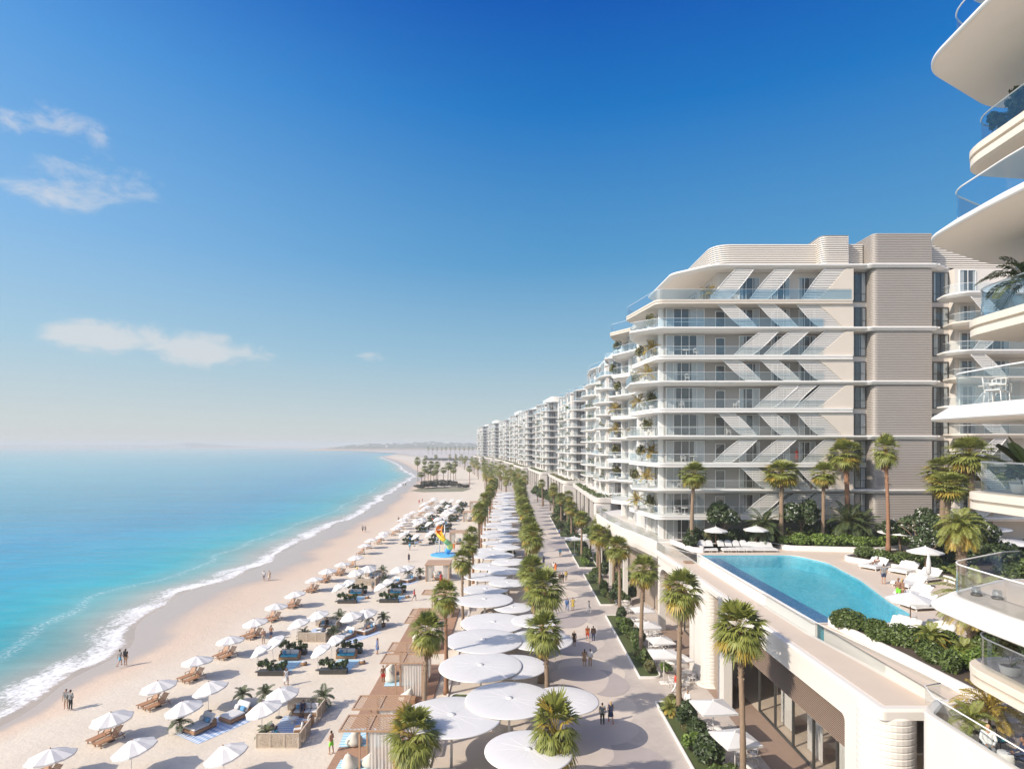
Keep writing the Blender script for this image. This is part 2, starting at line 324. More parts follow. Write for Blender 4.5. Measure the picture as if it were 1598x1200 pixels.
bp=n.n('ShaderNodeBump',{'Strength':.35,'Distance':.28,'Height':h})
wl=n.n('ShaderNodeMapping',{'Vector':geo}); wl.inputs['Scale'].default_value=(.0035,.022,1); mott=n.math('MULTIPLY',n.math('MULTIPLY_ADD',n.noise(.16,4,wv.outputs[0],.6,.8),.5,.75),n.math('MULTIPLY_ADD',n.noise(1.0,5,wl.outputs[0],.6),.7,.65))
col=n.mix(1.0,col,n.n('ShaderNodeCombineColor',{0:mott,1:mott,2:mott}).outputs[0],'MULTIPLY')
p=n.n('ShaderNodeBsdfPrincipled',{'Base Color':n.mix(foam,col,(.80,.79,.78,1)),'Roughness':n.math('MULTIPLY_ADD',foam,.5,.16),'IOR':1.33,'Specular IOR Level':.16,'Normal':bp.outputs[0]}); n.t.links.new(p.outputs[0],out.inputs[0])
o=grid('sea',rows,m,{'d':dd}); tag(o,kind='structure')
# beach sand
offs=[-1.5,0,.6,1.5,3,5,7,9,12,16,22,30,45,70,110,400,2000]; rows=[];dd=[];ww=[]
for Y in ys:
    r=[]; nrm=2.0+ (8.0*min(1,max(0,(Y-50)/40)))
    for o_ in offs:
        zz=-1.06+ .07*max(0,o_) if o_<7 else -.6
        if o_>=7: zz=-.58
        zz=min(zz,-.58) if o_<400 else -.3
        r.append((shx(Y)+o_,Y,zz)); dd.append(o_); ww.append(nrm)
    rows.append(r)
m,n,out=newmat('beach_sand'); geo=n.n('ShaderNodeNewGeometry').outputs['Position']
d=n.n('ShaderNodeAttribute',attribute_name='d').outputs['Fac']; wd=n.n('ShaderNodeAttribute',attribute_name='w').outputs['Fac']
wob=n.math('MULTIPLY',n.math('SUBTRACT',n.noise(.12,4,geo),.5),5)
rel=n.math('DIVIDE',n.math('ADD',d,wob),wd); wet=n.math('SUBTRACT',1.0,n.sm(rel,.55,1.15)); damp=n.math('SUBTRACT',1.0,n.sm(rel,.9,2.6))
sand=n.mix(n.noise(.25,5,geo),(.565,.49,.395,1),(.66,.59,.49,1)); sand=n.mix(n.math('MULTIPLY',n.sm(n.noise(2.5,6,geo,.7),.35,.75),.14),sand,(.42,.33,.25,1))
sand=n.mix(damp,sand,(.58,.455,.35,1)); sand=n.mix(wet,sand,(.42,.35,.285,1))
rg=n.math('MULTIPLY_ADD',wet,-.62,.92)
hh=n.math('ADD',n.noise(3.0,6,geo,.7),n.math('MULTIPLY',n.noise(.6,3,geo),1.2))
bp=n.n('ShaderNodeBump',{'Strength':n.math('MULTIPLY_ADD',wet,-.5,.55),'Distance':.10,'Height':hh})
p=n.n('ShaderNodeBsdfPrincipled',{'Base Color':sand,'Roughness':rg,'Normal':bp.outputs[0],'Specular IOR Level':n.math('MULTIPLY_ADD',wet,.35,.15)}); n.t.links.new(p.outputs[0],out.inputs[0])
o=grid('beach_sand',rows,m,{'d':dd,'w':ww}); tag(o,kind='structure')
# promenade strip (follows the bay)
def strip(name,xa,xb,z,y0,y1,mt,step=10.0):
    mb=MB(); Y=y0; L=[]
    while Y<y1: L.append(Y); Y+=step if Y<600 else step*4
    L.append(y1); v=[]; f=[]
    for Y in L: v+= [(xa+curve_x(Y),Y,z),(xb+curve_x(Y),Y,z)]
    for i in range(len(L)-1): f.append((2*i,2*i+1,2*i+3,2*i+2))
    mb.add(v,f); o=mb.build(name,mt); tag(o,kind='structure'); return o
m,n,out=newmat('paving'); geo=n.n('ShaderNodeNewGeometry').outputs['Position']
c=n.mix(n.sm(n.noise(.35,6,geo,.7),.3,.7),(.42,.37,.33,1),(.51,.45,.395,1)); vo=n.n('ShaderNodeTexBrick',{'Scale':1.6,'Mortar Size':.012,'Color1':(1,1,1,1),'Color2':(.95,.95,.95,1),'Mortar':(.8,.8,.8,1)}); n.set(vo.inputs[0],geo)
c=n.mix(1.0,c,vo.outputs[0],'MULTIPLY'); p=n.n('ShaderNodeBsdfPrincipled',{'Base Color':c,'Roughness':.7}); n.t.links.new(p.outputs[0],out.inputs[0]); M['paving']=m
mat('paving_light',(.56,.485,.41),.7,.07,1.2); mat('paving_taupe',(.37,.325,.305),.7,.07,1.2); mat('paving_sand',(.53,.455,.38),.75,.08,.8); mat('paving_beige',(.50,.435,.385),.7,.07,1); mat('deck_tile',(.55,.46,.375),.65,.06,.7)
strip('plaza_paving',-5.6,3.2,-.008,-10,1500,M['paving_sand']); strip('promenade_paving',3.2,19,0,-10,1500,M['paving'])
strip('ground',19,900,-.02,-10,2720,M['paving_beige'])
mb=MB(); mb.prism([(-5.75,-10),(-5.6,-10),(-5.6,220),(-5.75,220)],-1,.12); tag(mb.build('kerb',M['stone_white']),kind='structure')
tag(strip('beach_path',4.0,6.0,.012,105,200,M['paving_light']),kind='structure')
# meandering paving figures, sheets a few mm apart
k=0
def blobsheet(cx,cy,rx,ry,mt,name='paving_circle',z=.004):
    o=MB(); o.add([(cx+rx*math.cos(a)*(1+.08*math.sin(3*a+cx)),cy+ry*math.sin(a),z) for a in [2*math.pi*i/40 for i in range(40)]],[tuple(range(40))]); tag(o.build(name,mt),kind='structure')
for i,(px,py,rx,ry,mt,z) in enumerate([(925,1105,3.6,4.2,'paving_light',.004),(960,1190,3.4,3.2,'paving_taupe',.008),(880,1165,3.6,3.4,'paving_beige',.012),(935,1140,3.0,2.3,'paving_beige',.016),(920,1050,3.2,4.4,'paving_light',.012),(945,1065,2.0,3.2,'paving_taupe',.020),(905,1060,2.7,3.6,'paving_beige',.024),
    (885,985,3.6,5.5,'paving_light',.004),(880,968,2.8,3.2,'paving_taupe',.028),(870,930,3.0,5,'paving_light',.008),(895,1005,3.4,3,'paving_beige',.016),(885,905,3.0,6,'paving_light',.012),(905,895,2.0,6,'paving_taupe',.004),(870,868,3.2,8,'paving_light',.020),(880,850,3.4,8,'paving_taupe',.024),(862,835,2.6,9,'paving_light',.028)]):
    x,yy=gp(px,py); blobsheet(x,yy,rx,ry,M[mt],z=z)
# far land
def ridge(name,x0,x1,Y,hf,depth,mt,steps=120):
    rows=[]
    for k in range(steps+1):
        x=x0+(x1-x0)*k/steps; h=hf(k/steps,x); rows.append([(x,Y,-1.2),(x,Y+2,h*.18+(-1.1 if h<=0 else .4)),(x,Y+depth*.18,h*.62),(x,Y+depth*.4,h),(x,Y+depth*.7,h*.7),(x,Y+depth,-1.2)])
    return rows
mat_h,n,out=newmat('headland'); geo=n.n('ShaderNodeNewGeometry').outputs['Position']; sz=n.n('ShaderNodeSeparateXYZ',{0:geo}).outputs[2]
c=n.ramp(n.noise(.02,6,geo,.7),[(.35,(.035,.045,.02)),(.5,(.08,.085,.045)),(.68,(.20,.16,.11))]); c=n.mix(n.math('SUBTRACT',1.0,n.sm(sz,3.0,9.0)),c,(.42,.28,.19,1))
p=n.n('ShaderNodeBsdfPrincipled',{'Base Color':c,'Roughness':.95}); n.t.links.new(p.outputs[0],out.inputs[0]); M['headland']=mat_h
def n1(x): return .5*math.sin(x*1.0)+.3*math.sin(x*2.3+1)+.2*math.sin(x*5.1+2)
def hfA(t,x):
    e=min(1,t*9)*min(1,(1-t)*6+.45); return max(0,(26+10*math.sin(math.pi*min(1,t*1.5))+6*n1(x*.012)+3*n1(x*.06))*e)
grid('headland',ridge('h',-960,700,2740,hfA,900,M['headland'],160),M['headland'],{}); tag(bpy.data.objects['headland'],kind='structure')
def hfB(t,x): return max(1,17+7*n1(x*.003)+ 27*math.exp(-((x+2890)/270)**2)+ (4 if x<-3400 else 0))*min(1,(1-t)*5)
mb=grid('distant_coast',ridge('h',-7200,-1700,5000,hfB,1200,M['headland'],200),M['headland'],{}); tag(mb,kind='structure')
rs=random.Random(5)
hproto=empty('hillside_house'); hb=MB(); hb.box(-7,-5,0,7,5,6).box(-3,-6.5,0,4,-5,3.2); hb.build('wall',M['hill_house'],hproto); hb=MB(); hb.prism([(-7.6,-5.6),(7.6,-5.6),(7.6,5.6),(-7.6,5.6)],6.003,6.6); hb.build('roof',M['white'],hproto)
HP=Proto(hproto)
for i in range(64):
    x=-900+i*24.5+rs.uniform(-8,8); t=(x+960)/1660; dY=rs.uniform(.1,.38); hh=hfA(t,x); z=hh*(.18+.44*dY/.18) if dY<.18 else hh*(.62+.38*(dY-.18)/.22)
    HP.put((x,2740+900*dY,z-1.5),rs.uniform(-.5,.5),(rs.uniform(.6,1.7),1,rs.uniform(.6,1.5)),'pale flat-roofed house on the headland, %s from its left end'%nth(i+1),'house','houses scattered over the headland')
mb=MB()
for i in range(330):
    x=-4300+rs.random()**1.1*1600; z=rs.uniform(1,20); s=rs.uniform(6,18); mb.box(x,4985+rs.uniform(0,40),0,x+s,5080,z+rs.uniform(3,11))
tag(mb.build('distant_town',M['hill_house']),'white low town spread along the far shore at the left','town',kind='stuff')
if HAZE>0:
    mb=MB(); mb.box(-9500,-300,-3.5,3500,9300,49); m,n,out=newmat('haze_air')
    v=n.n('ShaderNodeVolumePrincipled',{'Color':(.95,.985,.985,1),'Density':HAZE,'Anisotropy':0.0}); n.t.links.new(v.outputs[0],out.inputs[1]); o=mb.build('haze',m); tag(o,'pale bluish sea haze over the bay','haze',kind='stuff')
# ---------------------------------------------------------------- palms
def fan_verts(rs, org, d, size, nl=15, droop=.35, spread=1.35, out=None):
    d=d.normalized(); side=d.cross(Vector((0,0,1)))
    if side.length<.1: side=Vector((math.cos(rs.random()*6),math.sin(rs.random()*6),0))
    side.normalize(); up=side.cross(d)
    for k in range(nl):
        a=(k/(nl-1)-.5)*2*spread; v=(d*math.cos(a)+side*math.sin(a))+up*.10*rs.uniform(-1,1); v.normalize()
        L=size*(.78+.3*math.cos(a*.8))*rs.uniform(.88,1.08); wd=.058*size/.8
        perp=v.cross(up).normalized()*wd; dn=Vector((0,0,-1))
        p0=org; p1=org+v*L*.55+dn*L*droop*.12; p2=org+v*L*.95+dn*L*droop*rs.uniform(.35,.75)
        out += [p0-perp*.3,p0+perp*.3,p1+perp,p1-perp, p1-perp,p1+perp,p2+perp*.12,p2-perp*.12]
def frond_dirs(n,e0,e1,rs):
    for i in range(n):
        t=(i+.5)/n; e=e0+(e1-e0)*t; a=i*2.39996+rs.uniform(-.2,.2); yield t,Vector((math.cos(a)*math.cos(e),math.sin(a)*math.cos(e),math.sin(e)))
def trunk_mb(h,r0,r1,lean=.15,seed=0,rings=True):
    rs=random.Random(seed); mb=MB(); pts=[];rad=[]; a=rs.random()*6.28; N=max(6,int(h*2.2))
    for i in range(N+1):
        t=i/N; pts.append((lean*math.sin(a)*t*t+.03*math.sin(t*5+a),lean*math.cos(a)*t*t,h*t))
        rad.append((r0+(r1-r0)*t)*(1+.35*max(0,1-t*9))*(1+(.07 if i%2 else -.05)))
    return mb.tube(pts,rad,9), Vector(pts[-1])
def scars(mb,h,r,n,top):                         # cut leaf bases on the trunk
    for i in range(n):
        t=i/n; a=i*2.4; z=top.z-h*t; rr=r*1.0; c,s=math.cos(a),math.sin(a); x0,y0=top.x*(z/top.z)**2,top.y*(z/top.z)**2
        p=[(x0+c*rr*.7-s*.05,y0+s*rr*.7+c*.05,z-.07),(x0+c*rr*.7+s*.05,y0+s*rr*.7-c*.05,z-.07),(x0+c*rr*1.45,y0+s*rr*1.45,z+.10),(x0+c*rr*.9,y0+s*rr*.9,z+.12)]
        mb.add(p,[(0,1,2),(1,3,2),(3,0,2),(0,3,1)])
def fan_palm(h,cr,seed,name='fan_palm',nleaf=52,tm='trunk',rs_=None,yellow=.3,skirt=1.0,nl=15):
    rs=random.Random(seed); root=empty(name); mb,top=trunk_mb(h-cr*.55,.21,.14,.25,seed)
    if h>5: scars(mb,min(3.2,h*.33),.17,46,top)
    mb.build('trunk',M[tm],root)
    G=[];Yl=[];pet=MB(); c=top+Vector((0,0,.1))
    for t,d in frond_dirs(nleaf,1.5,-1.15,rs):
        pl=cr*rs.uniform(.48,.72)*(1-.28*t); o=c+d*pl+Vector((0,0,-.10*pl*(1-abs(d.z))))
        pet.tube([tuple(c+Vector((0,0,-.25*t))),tuple(c.lerp(o,.55)+Vector((0,0,.03))),tuple(o)],[.022,.016,.010],3)
        dd=Vector((d.x,d.y,d.z-.25)); fan_verts(rs,o,dd,cr*.62*rs.uniform(.85,1.1),nl,.25+.6*t,1.3,(Yl if (t>.66 and rs.random()<yellow*.8) or rs.random()<yellow*.12 else G))
    mesh_obj('crown',quads_mesh('crown',np.array([tuple(v) for v in G]),4),M['frond'],root)
    if Yl: mesh_obj('yellowing_fronds',quads_mesh('yf',np.array([tuple(v) for v in Yl]),4),M['frond_yellow'],root)
    pet.build('leaf_stalks',M['frond_yellow'],root)
    if skirt:
        Sk=[]
        for i in range(int(34*skirt)):
            a=rs.random()*6.28; z=top.z-rs.uniform(.0,1.15)*cr*.62; r=.16; o=Vector((top.x+r*math.cos(a),top.y+r*math.sin(a),z)); fan_verts(rs,o,Vector((math.cos(a)*.42,math.sin(a)*.42,-1)),cr*.42,7,.6,.5,Sk)
        mesh_obj('dead_leaf_skirt',quads_mesh('sk',np.array([tuple(v) for v in Sk]),4),M['skirt'],root)
    return root
def feather_crown(n,L,seed,e0=1.3,e1=-.5,arch=.9,nl=26,wl=.5,c=Vector((0,0,0)),ribs=None):
    rs=random.Random(seed); V=[]
    for t,d in frond_dirs(n,e0,e1,rs):
        LL=L*rs.uniform(.8,1.08); pts=[]; p=c.copy(); v=d.copy()
        for k in range(9): pts.append(p.copy()); p=p+v*LL/8; v=(v+Vector((0,0,-arch*.20))).normalized()
        if ribs is not None: ribs.tube([tuple(q) for q in pts[::2]],[.02,.016,.012,.008,.004][:len(pts[::2])],3)
        for k in range(nl):
            u=.12+.88*k/nl; i=min(7,int(u*8)); fr=u*8-i; q=pts[i].lerp(pts[min(8,i+1)],fr); tg=(pts[min(8,i+1)]-pts[i]).normalized()
            sd=tg.cross(Vector((0,0,1)))
            if sd.length<.05: sd=Vector((1,0,0))
            sd.normalize(); up=sd.cross(tg); ll=wl*(.35+1.3*math.sin(math.pi*min(1,u*.92+.06)))*.6*rs.uniform(.85,1.1)
            for s in (-1,1):
                w_=sd*s*.8+tg*.62+up*.22; w_.normalize(); a=q; b=q+w_*ll*.6; e=q+w_*ll+Vector((0,0,-ll*.3)); pw=tg*.035*wl/.5
                V+= [a-pw*.4,a+pw*.4,b+pw,b-pw, b-pw,b+pw,e+pw*.1,e-pw*.1]
    return V
def feather_palm(h,L,seed,name='feather_palm',n=34,tm='trunk',r=.28,m='frond',yel=True,e1=-.55,arch=.9,nl=26,wl=.5):
    root=empty(name); rs=random.Random(seed)
    if h>.05: mb,top=trunk_mb(h,r*1.15,r,.12,seed); scars(mb,h*.9,r*1.02,int(h*26),top); mb.build('trunk',M[tm],root)
    else: top=Vector((0,0,.05))
    rb=MB(); V=feather_crown(n,L,seed,1.35,e1,arch,nl,wl,top,rb); k=int(len(V)*(.72 if yel else 1))//8*8
    mesh_obj('crown',quads_mesh('fc',np.array([tuple(v) for v in V[:k]]),4),M[m],root)
    if yel: mesh_obj('yellowing_fronds',quads_mesh('fy',np.array([tuple(v) for v in V[k:]]),4),M['frond_yellow'],root)
    rb.build('leaf_stalks',M['frond_yellow'],root); return root
def pot_mb(r,h): return MB().lathe([(r*.72,0),(r*.8,.03),(r,h*.9),(r*1.04,h),(r*.9,h),(r*.86,h-.06),(.02,h-.06)],20)
def potted(name,kind,seed,r,h,m='pot',**k):
    root=empty(name); pot_mb(r,h).build('pot',M[m],root); MB().lathe([(r*.87,h-.075),(r*.87,h-.055),(.01,h-.05)],16).build('soil',M['soil'],root)
    if kind=='feather':
        rb=MB(); V=feather_crown(k.get('n',13),k.get('L',.95),seed,1.4,.0,1.0,18,k.get('wl',.36),Vector((0,0,h+k.get('st',.25))),rb); mesh_obj('leaves',quads_mesh('l',np.array([tuple(v) for v in V]),4),M[k.get('lm','frond_dark')],root)
        rb.tube([(0,0,h-.06),(.02,0,h+k.get('st',.25))],[.06,.04],7); rb.build('stems',M['trunk'],root)
    elif kind=='banana':
        me=MB(); st=MB(); rs=random.Random(seed)
        for i in range(11):
            a=i*2.4; e=1.25-.07*i; d=Vector((math.cos(a)*math.cos(e),math.sin(a)*math.cos(e),math.sin(e))); L=k.get('L',1.2)*rs.uniform(.75,1.1); p=Vector((0,0,h-.05)); sp=[]; v=d
            for j in range(10): sp.append(p.copy()); p=p+v*L/7; v=(v+Vector((0,0,-.10 if j>3 else 0))).normalized()
            st.tube([tuple(q) for q in sp[::3]],[.028,.02,.014,.006],5)
            sd=d.cross(Vector((0,0,1))).normalized(); rows=[]
            for j in range(3,10):
                w=.22*math.sin(math.pi*(j-2.6)/7.6)*L/1.1; rows.append([tuple(sp[j]-sd*w+Vector((0,0,.06))),tuple(sp[j]),tuple(sp[j]+sd*w+Vector((0,0,.06)))])
            me.loft(rows,False,True,False)
        me.build('leaves',M['leaf_dark'],root); st.build('stems',M['leaf'],root)
    else:
        mesh_obj('leaves',leaf_mesh('l',blobcloud(0,0,h+k.get('H',.5)*.55,k.get('w',.4),k.get('w',.4),k.get('H',.5)*.6,9,seed,.5),k.get('n',500),k.get('s',.07),seed),M[k.get('lm','leaf')],root)
        st=MB(); [st.tube([(0,0,h-.06),(.25*math.cos(a)*k.get('w',.4),.25*math.sin(a)*k.get('w',.4),h+k.get('H',.5)*.6)],[.018,.008],4) for a in (0,2.1,4.2)]; st.build('stems',M['trunk'],root)
    return root
def shrub_proto(name,rx,ry,h,n,size,seed,m='leaf',stems=True,k=10,frac=.45):
    root=empty(name); mesh_obj('foliage',leaf_mesh('fo',blobcloud(0,0,h*.5,rx*.75,ry*.75,h*.5,k,seed,frac),n,size,seed,zmin=.04),M[m],root)
    mb=MB(); rs=random.Random(seed)
    for i in range(5):
        a=rs.random()*6.28; q=rs.uniform(.2,.6); mb.tube([(0.1*math.cos(a),.1*math.sin(a),0),(rx*q*.5*math.cos(a),ry*q*.5*math.sin(a),h*.35),(rx*q*math.cos(a),ry*q*math.sin(a),h*.7)],[.035,.025,.01],5)
    mb.build('stems',M['trunk'],root); return root
def tree_proto(name,h,rc,seed,lm,n,size,blossom=False,tr=.16):
    root=empty(name); rs=random.Random(seed); mb=MB(); mb.tube([(0,0,0),(.05,.05,h*.25),(0,.1,h*.5)],[tr*1.3,tr,tr*.7],9)
    for i in range(7):
        a=i*2.4; mb.tube([(0,.05,h*(.28+.03*i)),(rc*.4*math.cos(a),rc*.4*math.sin(a),h*(.5+.03*i)),(rc*.75*math.cos(a),rc*.75*math.sin(a),h*(.62+.04*(i%4)))],[tr*.5,tr*.32,.02],6)
    mb.build('trunk',M['trunk'],root); bl=blobcloud(0,0,h*.64,rc*.85,rc*.85,h*.34,16,seed,.40)
    mesh_obj('crown',leaf_mesh('cr',bl,n,size,seed),M[lm],root)
    if blossom:
        r2=np.random.default_rng(seed); P,d=leaf_points([(b[0],b[1],b[2],b[3]*1.03,b[4]*1.03,b[5]*1.03) for b in bl],110,r2); V=[]
        for c,dd in zip(P,d):
            for j in range(7):
                e=r2.normal(size=3); e/=np.linalg.norm(e); f=np.cross(e,dd); f/=np.linalg.norm(f)+1e-6; o=c+dd*.12+r2.normal(size=3)*.07; V+= [o-e*.065,o-f*.05,o+e*.065,o+f*.05]
        mesh_obj('blossom',quads_mesh('bl',np.array(V),4),M['blossom'],root)
    return root
# far simplified palms share the same build with fewer leaves
P_FAN=[Proto(fan_palm(9.6,1.5,11,nleaf=46)),Proto(fan_palm(9.6,1.42,12,tm='trunk_red',nleaf=42)),Proto(fan_palm(9.6,1.58,13,yellow=.7,nleaf=46))]
P_FANM=[Proto(fan_palm(8.0,1.45,21,nleaf=46,skirt=.9)),Proto(fan_palm(8.0,1.55,22,nleaf=50,skirt=.7,yellow=.4))]
P_TALL=[Proto(fan_palm(13.0,2.3,31,nleaf=44,nl=11)),Proto(fan_palm(13.0,2.1,32,nleaf=40,tm='trunk_red',nl=11))]
P_FAR=[Proto(fan_palm(9.0,2.3,41,nleaf=26,nl=9,skirt=.5)),Proto(fan_palm(9.0,2.2,42,nleaf=24,nl=9,skirt=.5,yellow=.6))]
P_SHORT=Proto(fan_palm(3.9,1.6,51,nleaf=44,skirt=.3,yellow=.7,nl=17)); P_BIG=Proto(fan_palm(11.2,1.75,52,nleaf=54,yellow=.55,nl=19)); P_DATE=Proto(feather_palm(3.1,2.4,61,'date_palm',n=44,wl=.55)); P_DATE2=Proto(feather_palm(4.9,2.5,62,'date_palm',n=46,tm='trunk',r=.32,wl=.6,e1=-.9,arch=1.2))
P_DWARF=Proto(feather_palm(.5,1.3,63,'dwarf_palm',n=24,r=.12,wl=.4,e1=.0)); P_DECKFEATHER=Proto(feather_palm(1.6,2.0,64,'date_palm',n=30,r=.2,wl=.5,yel=False,m='frond_dark'))
FARLAB=['tall fan palm with a green crown','slender fan palm with a reddish trunk','fan palm with yellowing lower fronds']
def palm_row(xs,ys_,g,desc,protos,h0,hs,cat='palm tree',scale_w=1.0):
    for i,(x,Y) in enumerate(zip(xs,ys_)):
        p=protos[i%len(protos)]; hh=hs[i%len(hs)]; s=hh/h0
        p.put((x,Y,0),random.random()*6.28,(max(s,.85)*scale_w*random.uniform(.92,1.1),)*2+(s,),'fan palm %s, %s from the near end'%(desc,nth(i+1)),cat,g,tiltv=.035)
# left row beside the beach
LY=[44,53.9,73.5,84,97,112,118,126,136,147,158,170,182,195,208,222,236]; LH=[9.2,9.3,8.7,9.0,8.4,10.6,10.0,9.4,10.6,9.8,10.4,10,9.6,10.4]
palm_row([-6.45,-5.85,-5.9,-5.9,-6.2]+[-6.1-.3*math.sin(i) for i in range(12)],LY,'palms along the beach side of the canopies','between beach and white canopies',P_FAN,9.6,LH)
# middle row beside the promenade
MYs=[47.5,56.5,66,75,84,92,100,108,116,124,132,140,148,156,164,173,182,191,200,210,220,230,240]; MH=[8.3,9.6,9.2,7.6,10.2,8.2,9.4,7.2,9.9]
palm_row([2.85,2.7,2.6,2.6]+[2.7+.4*math.sin(i*1.7)+curve_x(y) for i,y in enumerate(MYs[4:])],MYs,'palms between the canopies and the promenade','between canopies and promenade',P_FANM,8.0,MH)
P_SHORT.put((-6.55,38.5,0),.6,1.12,'short young fan palm with yellow fronds at the bottom edge in front of the pergolas','palm tree')
q=copy_tree(P_SHORT.root); q.location=(2.75,37.2,0); q.scale=(1.0,1.0,1.42); q.rotation_euler[2]=2; tag(q,'short fan palm at the bottom edge in front of the round white canopies','palm tree')
# right row
P_BIG.put((14.6,38.5,0),.4,1.0,'big leaning-frond fan palm standing close in front of the brown louvred opening','palm tree','palms along the cafe side of the promenade')
for i,(x,Y,hh) in enumerate([(13.55,49.5,11),(13.35,63,9.8),(14.0,79,9.4),(13.3,92,9.3),(15.5,93,9.5),(14.6,104,9.0),(13.5,118,8.5),(17,112,9.5),(13.2,135,9),(12.8,158,9),(15,165,9),(12.4,182,9),(14,200,9),(11,220,9)]):
    p=[P_FAN[2],P_FAN[0],P_FAN[2],P_FAN[2]][i%4]; p.put((x,Y,0),i*1.3,(1.12,1.12,hh/9.6),'fan palm in the planting beds by the cafe, %s from the near end'%nth(i+2),'palm tree','palms along the cafe side of the promenade')
# far palms beyond, along the bay
k=0; rs=random.Random(9)
for Y in [252,266,280,296,312,330,350,372,396,422,450,480,515,550,590,635,690,750]:
    for j in range(3):
        k+=1; x=curve_x(Y)+[-7,1,7][j]+rs.uniform(-2,2)- (4 if Y>330 else 0)*j*0
        P_FAR[k%2].put((x,Y+rs.uniform(-5,5),0),rs.random()*6,rs.uniform(.9,1.15),'hazy fan palm far along the bay, %s counting away from the camera'%nth(k),'palm tree','far palms along the bay')
k=0
for (px,by,ty) in [(652,751,716),(658,760,738),(663,757,729),(668,757,733),(672,756,722),(677,757,736),(681,757,731),(683,750,722),(692,756,731),(699,755,724),(703,750,726),(708,756,731),(711,748,721),(733,757,729),(662,742,718),(664,728,712),(680,728,711)]:
    k+=1; x,Y=gp(px,by,-.6); ht=22-(ty-CY)*Y/F*-1*-1; hh=22-(ty-CY)*Y/F+.6
    P_TALL[1 if px==733 else 0].put((x,Y,-.6),k*1.1,(1.05,1.05,max(6,hh)/13),('fan palm with a reddish brown crown at the right end of the shrub island' if px==733 else 'tall palm on the shrub island by the sea, %s from the left'%nth(k)),'palm tree','palms on the beach island')
for i in range(14):
    x,Y=gp(668+i*7.0,708+2*math.sin(i),-.6); Y=min(Y,1500); P_FAR[i%2].put(((668+i*7-CX)*Y/F,Y,-.6),i,2.0,'tiny palm far off on the end of the beach, %s from the left'%nth(i+1),'palm tree','tiny palms on the far beach')
mat('island_soil',(.20,.19,.12),.95,.3,.3)
# shrub mounds of the island
SP_MOUND=Proto(shrub_proto('shrub_mound',5,4,4.2,2600,.55,71,'leaf_grey',k=12,frac=.5))
for i,(px,py,s) in enumerate([(655,763,.7),(668,762,1.2),(682,761,1.25),(695,760,1.15),(706,760,.95),(716,761,.7),(727,762,.6)]):
    x,Y=gp(px,py,-.6); SP_MOUND.put((x,Y,-.6),i*1.1,(s*1.15,s,s*.85),'grey-green rounded shrub on the beach island, %s from the left'%nth(i+1),'shrub','shrubs on the beach island')
for i in range(8):
    x,Y=gp(670+i*8,719,-.6); SP_MOUND.put((x,Y,-.6),i*1.3,(2.2,1.4,1.0),'low dark shrub in the hazy band behind the island, %s from the left'%nth(i+1),'shrub','shrubs behind the beach island')
tag(MB().add([(x,y,-.555) for x,y in [((px-CX)*((F*22.6)/(py-CY))/F,(F*22.6)/(py-CY)) for px,py in [(640,766),(660,761),(720,761),(735,763),(722,767),(660,768)]]],[tuple(range(6))]).build('island_grass',M['island_soil']),kind='structure')
# ---------------------------------------------------------------- people
def caps(mb,a,b,ra,rb,n=10):
    a,b=Vector(a),Vector(b); d=b-a; L=d.length; d.normalize(); s=d.cross(Vector((0,0,1)) if abs(d.z)<.9 else Vector((0,1,0))).normalized(); u=s.cross(d); rings=[]
    for i in range(-3,10):
        if i<=0: t=math.pi/2*i/3.3; o=a+d*ra*math.sin(t); r=ra*math.cos(t)
        elif i<7: f=i/6.0; o=a+d*L*f; r=ra+(rb-ra)*f
        else: t=math.pi/2*(i-6)/3.3; o=b+d*rb*math.sin(t); r=rb*math.cos(t)
        rings.append([o+s*r*math.cos(2*math.pi*k/n)+u*r*math.sin(2*math.pi*k/n) for k in range(n)])
    mb.loft(rings)
def remeshed(mb,name,vox,sm=6):
    o=mb.build(name,None); m=o.modifiers.new('r','REMESH'); m.mode='VOXEL'; m.voxel_size=vox; s=o.modifiers.new('s','SMOOTH'); s.iterations=sm; s.factor=.5
    dg=bpy.context.evaluated_depsgraph_get(); me=bpy.data.meshes.new_from_object(o.evaluated_get(dg)); bpy.data.objects.remove(o); me.polygons.foreach_set('use_smooth',[True]*len(me.polygons)); me.name=name; return me
